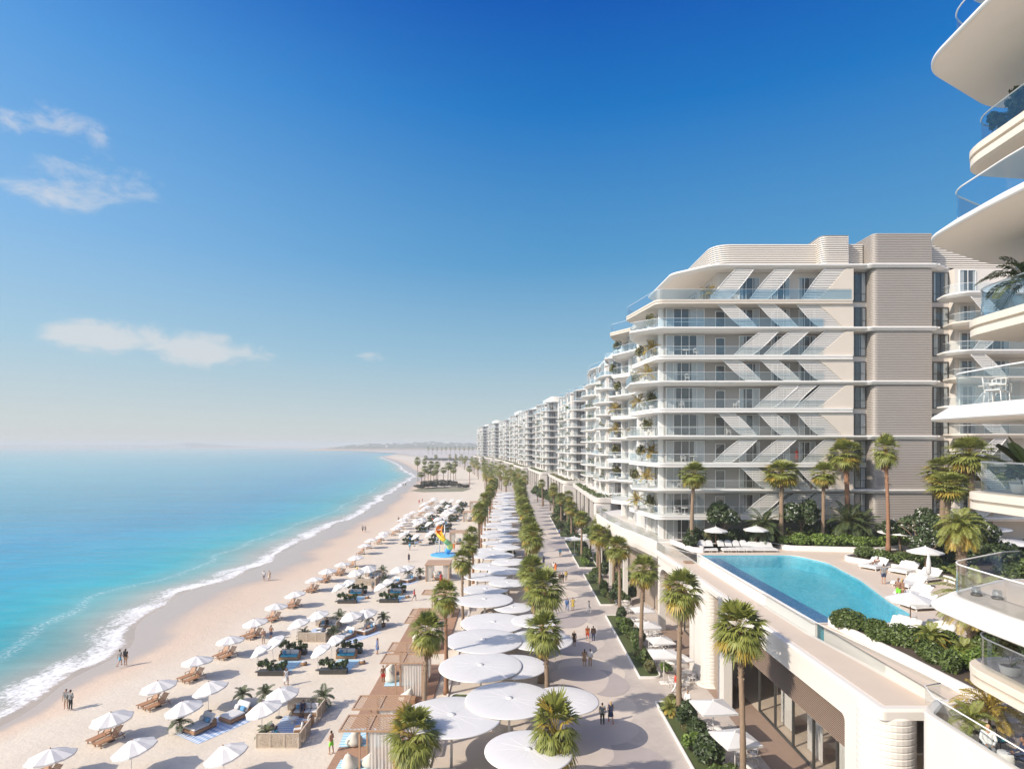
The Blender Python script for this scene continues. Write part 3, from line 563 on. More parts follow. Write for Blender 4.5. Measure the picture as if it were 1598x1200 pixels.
# joint positions: facing -Y, height about 1.74
def pose(kind):
    J=dict(pel=(0,0,.93),chest=(0,0,1.28),neck=(0,0,1.46),head=(0,-.015,1.60))
    for s,n_ in ((-1,'l'),(1,'r')):
        J['sh'+n_]=(s*.18,0,1.41); J['hip'+n_]=(s*.09,0,.90)
        if kind in('stand',): J['el'+n_]=(s*.235,.02,1.13); J['wr'+n_]=(s*.245,-.06,.88); J['kn'+n_]=(s*.10,-.01,.50); J['an'+n_]=(s*.11,.02,.085)
        if kind=='hip': J['el'+n_]=(s*.33,.06,1.18); J['wr'+n_]=(s*.19,-.08,1.02); J['kn'+n_]=(s*.11,-.02,.50); J['an'+n_]=(s*.13,.02,.085)
        if kind=='walk': J['el'+n_]=(s*.24,.06*s,1.14); J['wr'+n_]=(s*.23,.17*s-.06,.93); J['kn'+n_]=(s*.10,-.17*s-.05,.50); J['an'+n_]=(s*.10,-.24*s+.02+(0.12 if s<0 else 0),.09 if s>0 else .13)
        if kind=='carry': J['el'+n_]=(s*.23,.04,1.14); J['wr'+n_]=(s*.17,-.20,1.08); J['kn'+n_]=(s*.10,-.08*s-.02,.50); J['an'+n_]=(s*.10,-.10*s+.03,.085)
        if kind=='sit':
            J['hip'+n_]=(s*.09,0,.50); J['kn'+n_]=(s*.11,-.43,.52); J['an'+n_]=(s*.10,-.40,.09); J['el'+n_]=(s*.24,-.02,.74); J['wr'+n_]=(s*.13,-.24,.63)
        if kind=='recline':
            J['hip'+n_]=(s*.09,0,.12); J['kn'+n_]=(s*.12,-.40,.30 if s>0 else .16); J['an'+n_]=(s*.12,-.75,.07); J['el'+n_]=(s*.27,.32,.28); J['wr'+n_]=(s*.15,.12,.20)
    if kind=='sit':
        J.update(pel=(0,.0,.52),chest=(0,.05,.86),neck=(0,.04,1.03),head=(0,.01,1.18))
        for s,n_ in ((-1,'l'),(1,'r')): J['sh'+n_]=(s*.18,.05,.98)
    if kind=='recline':
        J.update(pel=(0,0,.13),chest=(0,.30,.33),neck=(0,.44,.43),head=(0,.53,.52))
        for s,n_ in ((-1,'l'),(1,'r')): J['sh'+n_]=(s*.18,.36,.38)
    return J
def L3(a,b,t): return tuple(a[i]+(b[i]-a[i])*t for i in range(3))
def body(J,fem=False,g=0.0,parts=('all',)):
    mb=MB(); al='all' in parts
    if al or 'torso' in parts:
        c=J['chest'];p_=J['pel']; mid=L3(p_,c,.45); k=.9 if fem else 1
        for s in (-1,1):
            caps(mb,(p_[0]+s*.07,p_[1],p_[2]),(mid[0]+s*.05,mid[1],mid[2]),.105+g,(.085 if fem else .095)+g); caps(mb,(mid[0]+s*.05,mid[1],mid[2]),(c[0]+s*.08*k,c[1],c[2]),(.085 if fem else .095)+g,.105*k+g)
            sh=J['shl' if s<0 else 'shr']; caps(mb,(c[0]+s*.06,c[1],c[2]+.03),L3(sh,c,.12),.09+g,.062+g)
    if al:
        caps(mb,L3(J['neck'],J['chest'],.3),J['neck'],.062,.052); caps(mb,J['neck'],L3(J['neck'],J['head'],.6),.05,.048)
        h=J['head']; mb.ell(h,(.073,.092,.112),14,10); mb.ell((h[0],h[1]-.035,h[2]-.055),(.05,.055,.05)); mb.ell((h[0],h[1]-.098,h[2]-.012),(.013,.02,.024),8,6); mb.ell((h[0],h[1]-.085,h[2]-.052),(.026,.014,.008),8,5)
        for s in (-1,1): mb.ell((h[0]+s*.076,h[1]+.005,h[2]-.005),(.014,.02,.032),8,6)
    for n_,s in (('l',-1),('r',1)):
        sh,el,wr,hp,kn,an=[J[a+n_] for a in('sh','el','wr','hip','kn','an')]
        if al or 'uarm' in parts: caps(mb,sh,el,(.050 if fem else .057)+g,.040+g)
        if al or 'farm' in parts: caps(mb,el,wr,.041+g,.027+g)
        if 'sleeve' in parts: caps(mb,sh,L3(sh,el,.55),.058+g,.052+g)
        if al:
            d=(Vector(wr)-Vector(el)).normalized(); sd=Vector((-s,0,0)) if abs(d.x)<.8 else Vector((0,-1,0)); fw=d.cross(sd).normalized(); sd=fw.cross(d)
            w_=Vector(wr); pc=w_+d*.05
            for q in (-1,0,1): caps(mb,w_+fw*.012*q,w_+d*.085+fw*.022*q,.019,.014,8)
            for i,(q,l) in enumerate(((-1.5,.062),(-.5,.074),(.5,.070),(1.5,.055))):
                b0=w_+d*.085+fw*.019*q; b1=b0+d*l*.55+sd*.010; b2=b1+d*l*.4+sd*.024; caps(mb,b0,b1,.0105,.0098,7); caps(mb,b1,b2,.0098,.0085,7)
            t0=w_+d*.03-fw*.026; t1=t0+d*.035-fw*.026+sd*.012; caps(mb,t0,t1,.013,.011,7); caps(mb,t1,t1+d*.028+sd*.010,.011,.009,7)
        if al or 'thigh' in parts: caps(mb,hp,kn,.085+g,.056+g)
        if 'shorts' in parts: caps(mb,hp,L3(hp,kn,.62),.092+g,.085+g)
        if al or 'shin' in parts: caps(mb,kn,an,.055+g,.036+g); 
        if al: caps(mb,L3(kn,an,.2),L3(kn,an,.45),.052,.05); 
        if al:
            a=Vector(an); lo=a.z<.2 and J['pel'][2]>.3
            t=a+(Vector((0,-.15,-.045)) if lo else Vector((0,-.05,.12))); caps(mb,a+Vector((0,.03,-.045 if lo else 0)),t,.035,.028)
    return mb
BODY={}
def bodymesh(kind,fem):
    if (kind,fem) not in BODY: BODY[(kind,fem)]=remeshed(body(pose(kind),fem),'person_body',.0105,4)
    return BODY[(kind,fem)]
CL={}
def clothmesh(kind,fem,what):
    key=(kind,fem,what)
    if key in CL: return CL[key]
    J=pose(kind); pel=J['pel']
    if what=='shirt': mb=body(J,fem,.014,('torso','sleeve'))
    elif what=='long_shirt': mb=body(J,fem,.016,('torso','uarm','farm'))
    elif what=='trousers': mb=body(J,fem,.014,('thigh','shin')); mb.ell((pel[0],pel[1],pel[2]),(.17,.125,.12))
    elif what=='shorts': mb=body(J,fem,.008,('shorts',)); mb.ell((pel[0],pel[1],pel[2]),(.17,.125,.12))
    elif what=='dress':
        mb=body(J,fem,.014,('torso',)); 
        if kind in('sit','recline'): mb2=body(J,fem,.03,('shorts',)); mb.add(mb2.v,mb2.f)
        else: mb.lathe([(.15,.93+.12),(.17,.93),(.205,.72),(.235,.50),(.2,.49),(.12,.7)],18,sy=.8)
    elif what=='top': mb=MB(); c=J['chest']; [caps(mb,(c[0]+s*.05,c[1]-.02,c[2]-.01),(c[0]+s*.085,c[1]-.02,c[2]-.01),.103,.098) for s in(-1,1)]
    elif what=='briefs': mb=MB(); [caps(mb,(pel[0]+s*.03,pel[1],pel[2]-.02),(pel[0]+s*.09,pel[1],pel[2]-.01),.112,.108) for s in(-1,1)]
    elif what=='shoes':
        mb=MB()
        for n_ in 'lr':
            a=Vector(J['an'+n_]); lo=a.z<.2 and pel[2]>.3; t=a+(Vector((0,-.155,-.045)) if lo else Vector((0,-.05,.13))); caps(mb,a+Vector((0,.035,-.04 if lo else 0)),t,.045,.036)
    elif what in('hair','long_hair'):
        h=J['head']; mb=MB(); mb.ell((h[0],h[1]+.022,h[2]+.022),(.083,.090,.108),14,10)
        if what=='long_hair': caps(mb,(h[0],h[1]+.06,h[2]),(h[0],h[1]+.085,h[2]-.20),.07,.055)
    CL[key]=remeshed(mb,what,.014,4); return CL[key]
def person(loc,face,kind,fem,skin,clothes,label,group=None,sc=1.0,z=0.0,rot=None):
    """face: heading angle of the person (0 = towards the camera, +Y = pi)"""
    root=empty('person',(loc[0],loc[1],z if len(loc)<3 else loc[2]),face,label,'person',group); root.scale=(sc,sc,sc)
    b=mesh_obj('body',bodymesh(kind,fem),M['sk_a'],root); b.material_slots[0].link='OBJECT'; b.material_slots[0].material=M[skin]
    J=pose(kind); h=J['head']
    if 'eyes' not in CL:
        CL['eyes']=MB().ell((-.03,-.09,0),(.011,.008,.008),7,5).ell((.03,-.09,0),(.011,.008,.008),7,5).me('eyes')
    e=mesh_obj('eyes',CL['eyes'],M['eye'],root); e.location=(h[0],h[1]+.004,h[2]+.012)
    for what,c in clothes.items():
        nm={'long_shirt':'shirt','long_hair':'hair'}.get(what,what); o=mesh_obj(nm,clothmesh(kind,fem,what),M[c],root); o.material_slots[0].link='OBJECT'; o.material_slots[0].material=M[c]
    return root
# ---------------------------------------------------------------- buildings
LV=[10.2,13.55,16.7,19.9,23.2,26.5,29.8,32.9,36.3,39.6,43.9]
def slab_obj(outline,z,th,parent,m='white',groove=False,taper=.55,name='floor_slab',soff=True):
    o=ccw(outline); mb=MB()
    if groove:   # two thin lips with a recessed dark joint between them
        mb.loft([[(*p,zz) for p in inset(o,d)] for d,zz in ((0,z),(0,z-.20),(.10,z-.201),(.10,z-.29),(.02,z-.291),(.02,z-.50),(taper*.6,z-.56))],True,False)
    else:
        mb.loft([[(*p,zz) for p in inset(o,d)] for d,zz in ((.04,z),(0,z-.04),(0,z-.16),(.06,z-.24),(taper,z-.48))],True,False)
    return mb.build(name,M[m],parent)
def rail_obj(path,z,h,parent,gm='glass_rail',closed=False,bar=True,posts=0):
    mb=MB(); P=path+[path[0]] if closed else path; v=[];f=[]
    for x,y in P: v+=[(x,y,z),(x,y,z+h)]
    for i in range(len(P)-1): f.append((2*i,2*i+2,2*i+3,2*i+1))
    mb.add(v,f); g=mb.build('glass_railing',M[gm],parent)
    if bar: hb=MB().tube([(x,y,z+h+.01) for x,y in P],.022 if bar is True else bar,5); hb.build('handrail',M['frame_white'],g)
    return g
def sub(path,a,b): return path[a:b]
def window(parent,x0,x1,z0,z1,y,face=(0,-1),nm=2,curt=.6,depth=.14,trans=None,curtains=True,fr='frame_white',seed=0):
    """window standing on a wall plane. face (0,-1): looks to -Y at y; face (-1,0): looks to -X at x=y, x0..x1 then run along Y"""
    rs=random.Random(seed)
    def T(u,d,z): return (u,y-d,z) if face==(0,-1) else ((y-d),u,z)
    def bx(mb,u0,u1,d0,d1,a,b):
        p=[T(u0,d0,a),T(u1,d1,b)]; lo=[min(p[0][i],p[1][i]) for i in range(3)]; hi=[max(p[0][i],p[1][i]) for i in range(3)]; mb.box(*lo,*hi)
    f=MB(); w=.06
    bx(f,x0,x1,0,depth,z1-w,z1); bx(f,x0,x1,0,depth,z0,z0+w); bx(f,x0,x0+w,0,depth,z0+w,z1-w); bx(f,x1-w,x1,0,depth,z0+w,z1-w)
    for i in range(1,nm+1): c=x0+(x1-x0)*i/(nm+1); bx(f,c-.03,c+.03,.07,depth,z0+w,z1-w)
    if trans: bx(f,x0+w,x1-w,.075,depth-.003,z0+trans,z0+trans+.05)
    W=f.build('window',M[fr],parent)
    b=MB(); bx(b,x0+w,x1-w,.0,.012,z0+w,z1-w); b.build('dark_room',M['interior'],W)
    g=MB(); g.add([T(x0+w,depth-.03,z0+w),T(x1-w,depth-.03,z0+w),T(x1-w,depth-.03,z1-w),T(x0+w,depth-.03,z1-w)],[(0,1,2,3)]); g.build('pane',M['glass_win'],W)
    if curtains:
        c=MB(); wd=(x1-x0)
        for (a,bb) in ([(x0+w,x0+wd*rs.uniform(.15,.34)),(x1-wd*rs.uniform(.15,.38),x1-w)]):
            n_=max(6,int((bb-a)/.06)); v=[]
            for i in range(n_+1):
                u=a+(bb-a)*i/n_; dd=.045+.022*math.sin(i*1.9+seed); v+=[T(u,dd,z0+w+.02),T(u,dd,z1-w-.02)]
            c.add(v,[(2*i,2*i+2,2*i+3,2*i+1) for i in range(n_)],True)
        c.build('curtain',M['curtain'],W)
    return W
BCOL=empty('apartment_building',(18.4,75.5,LV[0]),0,'big white apartment building with diagonal louvre screens and a ribbed shaft beyond the pool','building')
B0=Vector((18.4,75.5,LV[0]))
def local(o): o.location=o.location-B0; return o
_kids=[]
class AbsParent:                                 # parts given in world coordinates below an empty that stands elsewhere
    pass
def absorb(root,objs):
    for o in objs:
        if o.parent is None: o.parent=root; o.location=(-root.location[0],-root.location[1],-root.location[2])
def tracked(fn):
    before=set(bpy.data.objects); fn(); return [o for o in bpy.data.objects if o not in before]
def X1(px,Y=74.0): return (px-CX)*Y/F
def side_outline(i,y0,L,even,front_x1,yf=73.4):
    rs=random.Random(i*7+3)
    if even: pts=[(front_x1,yf,.0),(17.6,yf,1.6),(14.9,yf+2.2,1.0),(15.6,yf+9.5,1.5),(18.3,yf+13,2),(18.0,yf+18,2),(15.5,yf+23,1.6),(16.6,yf+28,1.6),(19,yf+31,1.5),(front_x1,yf+31,.0)]
    else: pts=[(front_x1,yf,.0),(17.4,yf,1.2),(15.9,yf+10.2,1.6),(18.1,yf+14,2),(17.9,yf+17,2),(15.2,yf+21.5,1.5),(16.2,yf+26,1.6),(19,yf+30,1.5),(front_x1,yf+30,.0)]
    pts=[(p[0]+(rs.uniform(-.4,.4) if 1<k<len(pts)-2 else 0),p[1]+(rs.uniform(-.8,.8) if 1<k<len(pts)-2 else 0),p[2]) for k,p in enumerate(pts)]
    return pts
def ribbon(parent,zb,zt,lean,xb0,xb1,xt0,xt1,y,last=False):
    """slanted louvre screen with one curved end"""
    def g(t): return t
    def edges(t):
        s=t if lean>0 else 1-t                    # curved flare at the foot for '/', at the head for '\\'
        tt=t
        fl=(1-t)**4*.45 if lean>0 else t**4*.45
        fl2=(t)**4*.45 if lean>0 else (1-t)**4*.45
        l=xb0+(xt0-xb0)*tt; r=xb1+(xt1-xb1)*tt
        if lean>0: return l+fl2*.9, r-fl*.9
        return l+fl2*.9, r-fl*.9
    mb=MB(); N=13; h=zt-zb
    for k in range(N):
        t0=(k+.10)/N; t1=(k+.80)/N; a0,b0=edges(t0); a1,b1=edges(t1); z0=zb+h*t0; z1=zb+h*t1
        mb.add([(a0,y,z0),(b0,y,z0),(b1,y,z1),(a1,y,z1),(a0,y+.05,z0),(b0,y+.05,z0),(b1,y+.05,z1),(a1,y+.05,z1)],[(0,1,2,3),(7,6,5,4),(0,4,5,1),(3,2,6,7),(0,3,7,4),(1,5,6,2)])
    s=mb.build('louvre_screen',M['screen'],parent)
    fb=MB(); fb.tube([(edges(t/10)[0],y-.02,zb+h*t/10) for t in range(11)],.04,5); 
    if not last: fb.tube([(edges(t/10)[1],y-.02,zb+h*t/10) for t in range(11)],.04,5)
    fb.build('edge_trim',M['frame_white'],s); return edges
def build_B1():
    root=None
    yf=73.4; yw=75.6
    fr=X1(1327)                                    # right end of the loggia zone
    # core walls
    mb=MB(); mb.box(18.9,yw,LV[0]-.5,fr+.3,103,LV[9]-.5); mb.build('wall',M['wall_grey']); MB().box(25.6,yw,LV[9]+.003,fr+.3,101,LV[10]-.5).build('wall',M['plaster'])
    mb=MB(); mb.box(fr+.305,yw-.6,LV[0]-.5,53.79,103,LV[10]-.4); mb.build('wall',M['plaster'])
    mb=MB(); mb.box(53.8,74.0,LV[0]-.5,72,103,LV[10]-.4); mb.build('wall',M['plaster'])
    for i in range(1,10):
        even=(i%2==0)
        white=i in (2,4,6,8)
        o=fillet(side_outline(i,0,0,white,(X1(1462) if white else fr)),1.2,6)
        s=slab_obj(o,LV[i],.5,None,'white' if white else 'cream' if i==9 else 'white',groove=not white)
        # railings: front and side (follow the outline inset)
        oc=inset(ccw(o),.16)
        # pick the open path from front right over the corner to the back
        path=[p for p in oc if p[0]<fr-7.0 or p[1]<yf+.5]
        path=[p for p in oc if not (p[0]>fr-6.5) and p[1]<130]
        path.sort(key=lambda p:(-p[0] if p[1]<yf+.4 else 0, p[1])) if False else None
        pf=[p for p in path]
        # rotate so that it starts at the largest x of the front edge
        k=max(range(len(oc)),key=lambda j:(oc[j][1]<yf+.5,oc[j][0])); seq=[oc[(k-j)%len(oc)] for j in range(len(oc))]
        if seq[1][1]>yf+5: seq=[oc[(k+j)%len(oc)] for j in range(len(oc))]
        seq=[p for p in seq if p[1]<yf+29.0 and p[0]<60]; seq[0]=(fr-(.1 if i==9 else 3.5),seq[0][1])
        rail_obj(seq,LV[i],1.05 if i<9 else 1.25,None,'glass_rail_blue' if i>=8 else 'glass_rail')
    # terrace level parapets (upper terrace has a solid upstand)
    # roof slab
    ro=fillet([(X1(1462),73.4,0),(24.2,73.4,3.0),(20.2,77.5,2.5),(20.0,90,2),(24,94,2),(24,102,2),(60,102,0),(60,80,0)],1,6); slab_obj(ro,LV[10],.5,None,'white')
    mb=MB(); mb.box(24.4,75.4,LV[10]+.01,X1(1290),101,LV[10]+.55); mb.build('roof_plinth',M['plaster'])
    def louvred(o,z0,z1,pitch,m,proud=.10,hf=.62,name='louvre_cladding'):
        o=ccw(o); b=MB(); b.loft([[(*p,z) for p in inset(o,proud)] for z in(z0,z1)],True,False); B=b.build('core_panel',M['wall_grey'])
        mb=MB(); z=z0
        while z<z1-.02:
            zt=min(z1,z+pitch*hf); mb.loft([[(*p,zz) for p in inset(o,d)] for d,zz in ((.03,z),(0,z+.03),(.05,zt))],True,False); z+=pitch
        L=mb.build(name,M[m],B); return B
    def roofbox(x0,x1,y0,y1,zt,rl,z0=None): return louvred(fillet([(x0,y0,rl),(x1,y0,.15),(x1,y1,.1),(x0,y1,.1)],.2,8),z0 or LV[10]+.56,zt,.26,'louvre_light',.12,.55,'louvre_cladding')
    roofbox(24.9,X1(1290),75.6,100.5,47.0,2.6); roofbox(X1(1283),X1(1327),74.2,79,47.6,.9,LV[10]+.02); roofbox(X1(1328),43.55,75.4,92,46.9,.05,LV[10]+.02); roofbox(X1(1456),X1(1600),75.2,92,47.1,.1,LV[10]+.02)
    # ribbed shaft
    tx0,tx1=43.6,50.8
    tw=lambda z0,z1:louvred(fillet([(tx0,73.5,.7),(tx1,73.5,.12),(tx1,80,.1),(tx0,80,.1)],.2,8),z0,z1,.205,'louvre',.05,.80,'louvre_cladding')
    zs=[LV[0]-.2,LV[2],LV[4],LV[6],LV[8],LV[10],47.6]
    for a,b in zip(zs,zs[1:]): tw(a+.02,b-(.52 if b<47 else 0))
    for z in (LV[2],LV[4],LV[6],LV[8],LV[10]):
        slab_obj(fillet([(tx0-.5,73.15,.9),(tx1+.4,73.15,.5),(tx1+1.2,74.9,.2),(tx0-2.2,74.9,.2)],.3,6),z+.004,.5,None,'white',taper=.25,name='band')
    # recesses beside the shaft
    for i in range(10):
        z0,z1=LV[i]+.05,LV[i+1]-.62
        for a,b,yy,nm in ((41.5,43.55,74.999,2),(51.8,53.7,74.999,1)):
            window(None,a,b,z0,z1+(.0),yy,nm=nm,seed=i*3+nm,fr='frame_dark',trans=.95)
    # loggia storeys
    T_=LV
    A=[('/',1106,1140,1143,1176),('/',1168,1200,1205,1239),('/',1249,1278,1281,1318)]
    B=[('\\',1151,1180,1119,1148),('\\',1213,1244,1181,1211),('\\',1271,1313,1241,1277)]
    shifts={9:('/',0,(0,1,2)),8:('\\',0,(0,1,2)),7:('/',38,(0,1,2)),6:('\\',7,(0,1,2)),5:('/',70,(0,1)),4:('\\',0,(0,1,2)),3:('/',5,(0,1,2)),2:('\\',36,(0,1,2)),1:('/',50,(0,1))}
    for i in range(1,10):
        zb,zt=LV[i]+.02,LV[i+1]-.50; kind,sh,which=shifts[i]; y=73.75
        src=A if kind=='/' else B
        for q in which:
            _,b0,b1,t0,t1=src[q]; s=sh*(1-q*.42) if q<2 else 0
            if q==2 and i in(5,1): continue
            ribbon(None,zb,zt,1 if kind=='/' else -1,X1(b0+s),X1(b1+s),X1(t0+s),X1(t1+s),y,last=(q==2))
        if 2 not in which: _,b0,b1,t0,t1=src[2]; ribbon(None,zb,zt,1,X1(b0-12),X1(b1),X1(t0-12),X1(t1),y,last=True)
        # solid end panel with the slanted curved edge
        _,b0,b1,t0,t1=src[2]; fl=.4; pts=[]
        for k in range(13):
            t=k/12; x=b1+(t1-b1)*t; e=((1-t)**4 if kind=='/' else t**4)*.45*.9
            pts.append((X1(x)-e,zb+(zt-zb)*t))
        pts+= [(fr+.2,zt),(fr+.2,zb)]
        mb=MB(); mb.loft([[(x,yy,z) for x,z in pts] for yy in(73.66,73.9)],True,False); mb.build('end_panel',M['cream'])
        # return wall at the right end
        mb=MB(); mb.box(fr-.2,73.905,zb,fr+.2,yw-.01,zt); mb.build('end_wall',M['cream'])
    for i in range(10):
        z0=LV[i]+.03; z1=LV[i+1]-.62
        if i==9: z1=LV[9]+3.3
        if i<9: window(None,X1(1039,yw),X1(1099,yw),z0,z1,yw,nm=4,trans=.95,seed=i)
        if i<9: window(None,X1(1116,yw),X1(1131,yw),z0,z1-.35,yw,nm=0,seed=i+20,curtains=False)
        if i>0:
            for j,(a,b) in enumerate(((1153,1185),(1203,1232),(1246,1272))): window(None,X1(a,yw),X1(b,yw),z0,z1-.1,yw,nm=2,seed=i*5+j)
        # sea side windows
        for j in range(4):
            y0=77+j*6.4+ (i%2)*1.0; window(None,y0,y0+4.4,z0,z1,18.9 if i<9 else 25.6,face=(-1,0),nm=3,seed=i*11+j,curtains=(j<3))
        # corner glazing fins and sea side columns
    for j in range(5):
        mb=MB(); mb.box(18.3,76.2+6.4*j-.25,LV[0]-.5,18.895,76.2+6.4*j+.25,LV[9]-.5); mb.build('pier',M['frame_white'])
    # second wing with rounded balconies
    for i in range(1,10):
        z=LV[i]; big=i%2==1
        x0=X1(1490 if big else 1500,70); slab_obj(fillet([(x0,71.6,1.4),(x0+1.2,70.0,1.5),(72,70.0,0),(72,73.98,0),(x0+.6,73.98,.4)],.5,6),z+.15,.5,None,'white' if i%2 else 'cream',taper=.3,name='balcony')
        rail_obj([(x0+.5,72.6),(x0+.35,71.6),(x0+.9,70.7),(x0+1.8,70.2),(66,70.2)],z+.15,1.0,None)
        window(None,X1(1511,72.5),X1(1537,72.5),z+.2,LV[i+1]-.6,73.999,nm=1,seed=i+60,trans=.95)
        if i<9:
            k=1 if i%2 else -1; zb,zt=z+.17,LV[i+1]-.36
            ribbon(None,zb,zt,k,X1(1522 if k>0 else 1548,70),X1(1545 if k>0 else 1575,70),X1(1552 if k>0 else 1518,70),X1(1575 if k>0 else 1545,70),70.35)
            window(None,X1(1550,72.5),X1(1590,72.5),z+.2,LV[i+1]-.6,73.999,nm=2,seed=i+80)
new=tracked(build_B1); absorb(BCOL,new)
# planting on the balconies of the big building: things of their own
PB=Proto(potted('balcony_plant','bush',5,.28,.42,w=.55,H=1.2,n=380,s=.13,lm='leaf_olive')); PB2=Proto(potted('balcony_palm','feather',6,.28,.42,n=12,L=1.25,wl=.42,st=.5,lm='frond_yellow'))
spots=[(9,24.6,76.0,'f'),(8,17.4,76.6,'b'),(7,17.6,76.8,'f'),(7,16.8,80,'b'),(6,17.3,77.5,'f'),(6,16.6,82,'b'),(5,17.6,76.8,'b'),(5,16.9,81,'f'),(4,17.2,77.6,'b'),(3,17.6,77,'f'),(3,17.0,80.5,'b'),(2,17.2,77.6,'f'),(2,16.5,82,'b'),(1,17.5,77.2,'b'),(1,16.4,80,'f'),(8,16.6,96,'b'),(6,16.5,95,'b'),(4,16.5,97,'f'),(2,16.5,96,'b'),(7,16.3,98,'b'),(5,16.4,97,'f'),(3,16.3,96,'b')]
ORDL={1:'lowest',2:'second',3:'third',4:'fourth',5:'fifth',6:'sixth',7:'seventh',8:'eighth',9:'top'}
for i,(l,x,y,t) in enumerate(spots):
    far='far bulge' if y>90 else ('corner' if y<78 else 'near bulge')
    (PB2 if t=='f' else PB).put((x,y,LV[l]+.0),i,1.25,'potted %s on the %s balcony of the screened building, %s'%('palm' if t=='f' else 'bush',ORDL[l],far),'potted plant','plants on the balconies of the screened building')
# ---------------------------------------------------------------- the row of towers behind
def far_tower(seed,ww,dd,detail=True,ph=0):
    root=empty('apartment_tower'); rs=random.Random(seed); H0=10.0
    mb=MB(); mb.box(2.8,2.2,-10,ww,dd,31.5); mb.build('wall',M['plaster'],root)
    for i in range(11):
        z=LV[min(i,10)]-10.2 if i<11 else 0
        top=i>=(9 if ph==0 else 8); e=(i+ph)%2; ins=0 if not top else ((i-7)*1.3 if ph else (2.2 if i==10 else .8)); sh_=ph*(3+2*math.sin(i))
        o=fillet([(ww+.5,0,0),(3.6+ins,0,1.4),(.9*e+ins,2.6,1.2),(.3+1.4*(1-e)+ins,10-sh_,1.6),(3.0+ins,14-sh_,2),(2.8,19-sh_,2),(-.6+.8*e+ins,25-sh_,1.6),(-.2+ins+ph,33-sh_,1.6),(2.4,38,2),(3.2,dd-1,1.5),(ww+.5,dd,0)],1.2,4)
        slab_obj(o,z,.5,root,'white',taper=.7)
        if i and i<11:
            oc=inset(ccw(o),.2); k=max(range(len(oc)),key=lambda j:(oc[j][1]<.5,oc[j][0])); seq=[oc[(k-j)%len(oc)] for j in range(len(oc))]
            seq=[p for p in seq if p[1]<dd-4 and p[0]<ww-.5]; rail_obj(seq,z,1.1,root,'glass_rail_blue' if i>8 else 'glass_rail',bar=.03)
        if i<10:
            z0=z+.05; z1=LV[i+1]-10.2-.62
            for j,(a,b) in enumerate(((3.4,8.4),(9.4,11),(12.2,17),(18,22))):
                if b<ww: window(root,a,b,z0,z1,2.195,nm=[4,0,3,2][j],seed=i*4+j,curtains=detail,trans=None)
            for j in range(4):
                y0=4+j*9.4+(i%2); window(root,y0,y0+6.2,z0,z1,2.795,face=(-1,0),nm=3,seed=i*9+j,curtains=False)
    mb=MB(); mb.prism(fillet([(6+ph*4,6+ph*8,2),(ww,6+ph*8,0),(ww,dd-4,0),(6+ph*4,dd-4,2)],1,4),33.71,36.6-ph*.8); mb.build('roof_house',M['louvre_light'],root)
    for lv,y in ((1,5),(2,24),(3,6),(4,27),(5,5),(6,26),(7,24),(8,6),(3,30),(7,31)):   # roof garden pots fixed to the balcony edge
        bl=blobcloud(1.8,y,LV[lv]-10.2+.9,.8,.9,.8,5,seed+lv,.5); mesh_obj('balcony_planting',leaf_mesh('bp',bl,110,.26,seed+lv),M['leaf_olive' if lv%2 else 'leaf'],root)
    bl=[(-.2+.4*math.sin(q*2.1),-6+q*1.9,-.1,.8,1.1,.5+.3*math.sin(q*1.3)) for q in range(25)]+[(1+q*1.8,-6.9,0,1.0,.7,.6) for q in range(6)]; mesh_obj('podium_planting',leaf_mesh('pp',bl,1500,.3,seed),M['leaf_olive' if ph else 'leaf'],root)
    # podium
    mb=MB(); o=fillet([(-1.6,-8,2.0),(ww+3,-8,.1),(ww+3,dd+4,.1),(-1.0,dd+4,2)],1,6); mb.loft([[(*p,z) for p in inset(ccw(o),d)] for d,z in ((.3,-1.6),(0,-1.4),(0,-.4),(.1,-.3))],True,False); mb.build('podium_roof',M['plaster'],root)
    mb=MB(); mb.box(.6,-5.5,-10.2,ww+2,dd+2,-1.62); mb.build('podium_wall',M['interior'],root)
    for j in range(6): MB().box(-1.2,-7.4+j*9.6,-10.2,-.5,-6.6+j*9.6,-1.61).build('podium_column',M['plaster'],root)
    MB().bbox(-1.5,-7.9,-10.2,2.4,-5.6,-1.62,.3).build('podium_corner',M['plaster'],root)
    return root
FTS=[Proto(far_tower(3,26,44)),Proto(far_tower(8,26,44,ph=1))]; 
TY=[148,214,284,352,424,505,590,680]
for i,Y in enumerate(TY):
    x=20.2+curve_x(Y)*1.0+[.3,-1.5,-3.5,-5.5,-3,-1,0,0][i]; slope=(curve_x(Y+60)-curve_x(Y))/60
    FTS[i%2].put((x,Y,10.2),-math.atan(-slope)*-1*0+math.atan(-slope),(1,1.0,[.99,.94,.96,.98,1.0,1.0,1,1][i]),'white apartment tower with stacked wavy balconies, %s behind the screened building'%nth(i+1),'building','balconied towers along the promenade')
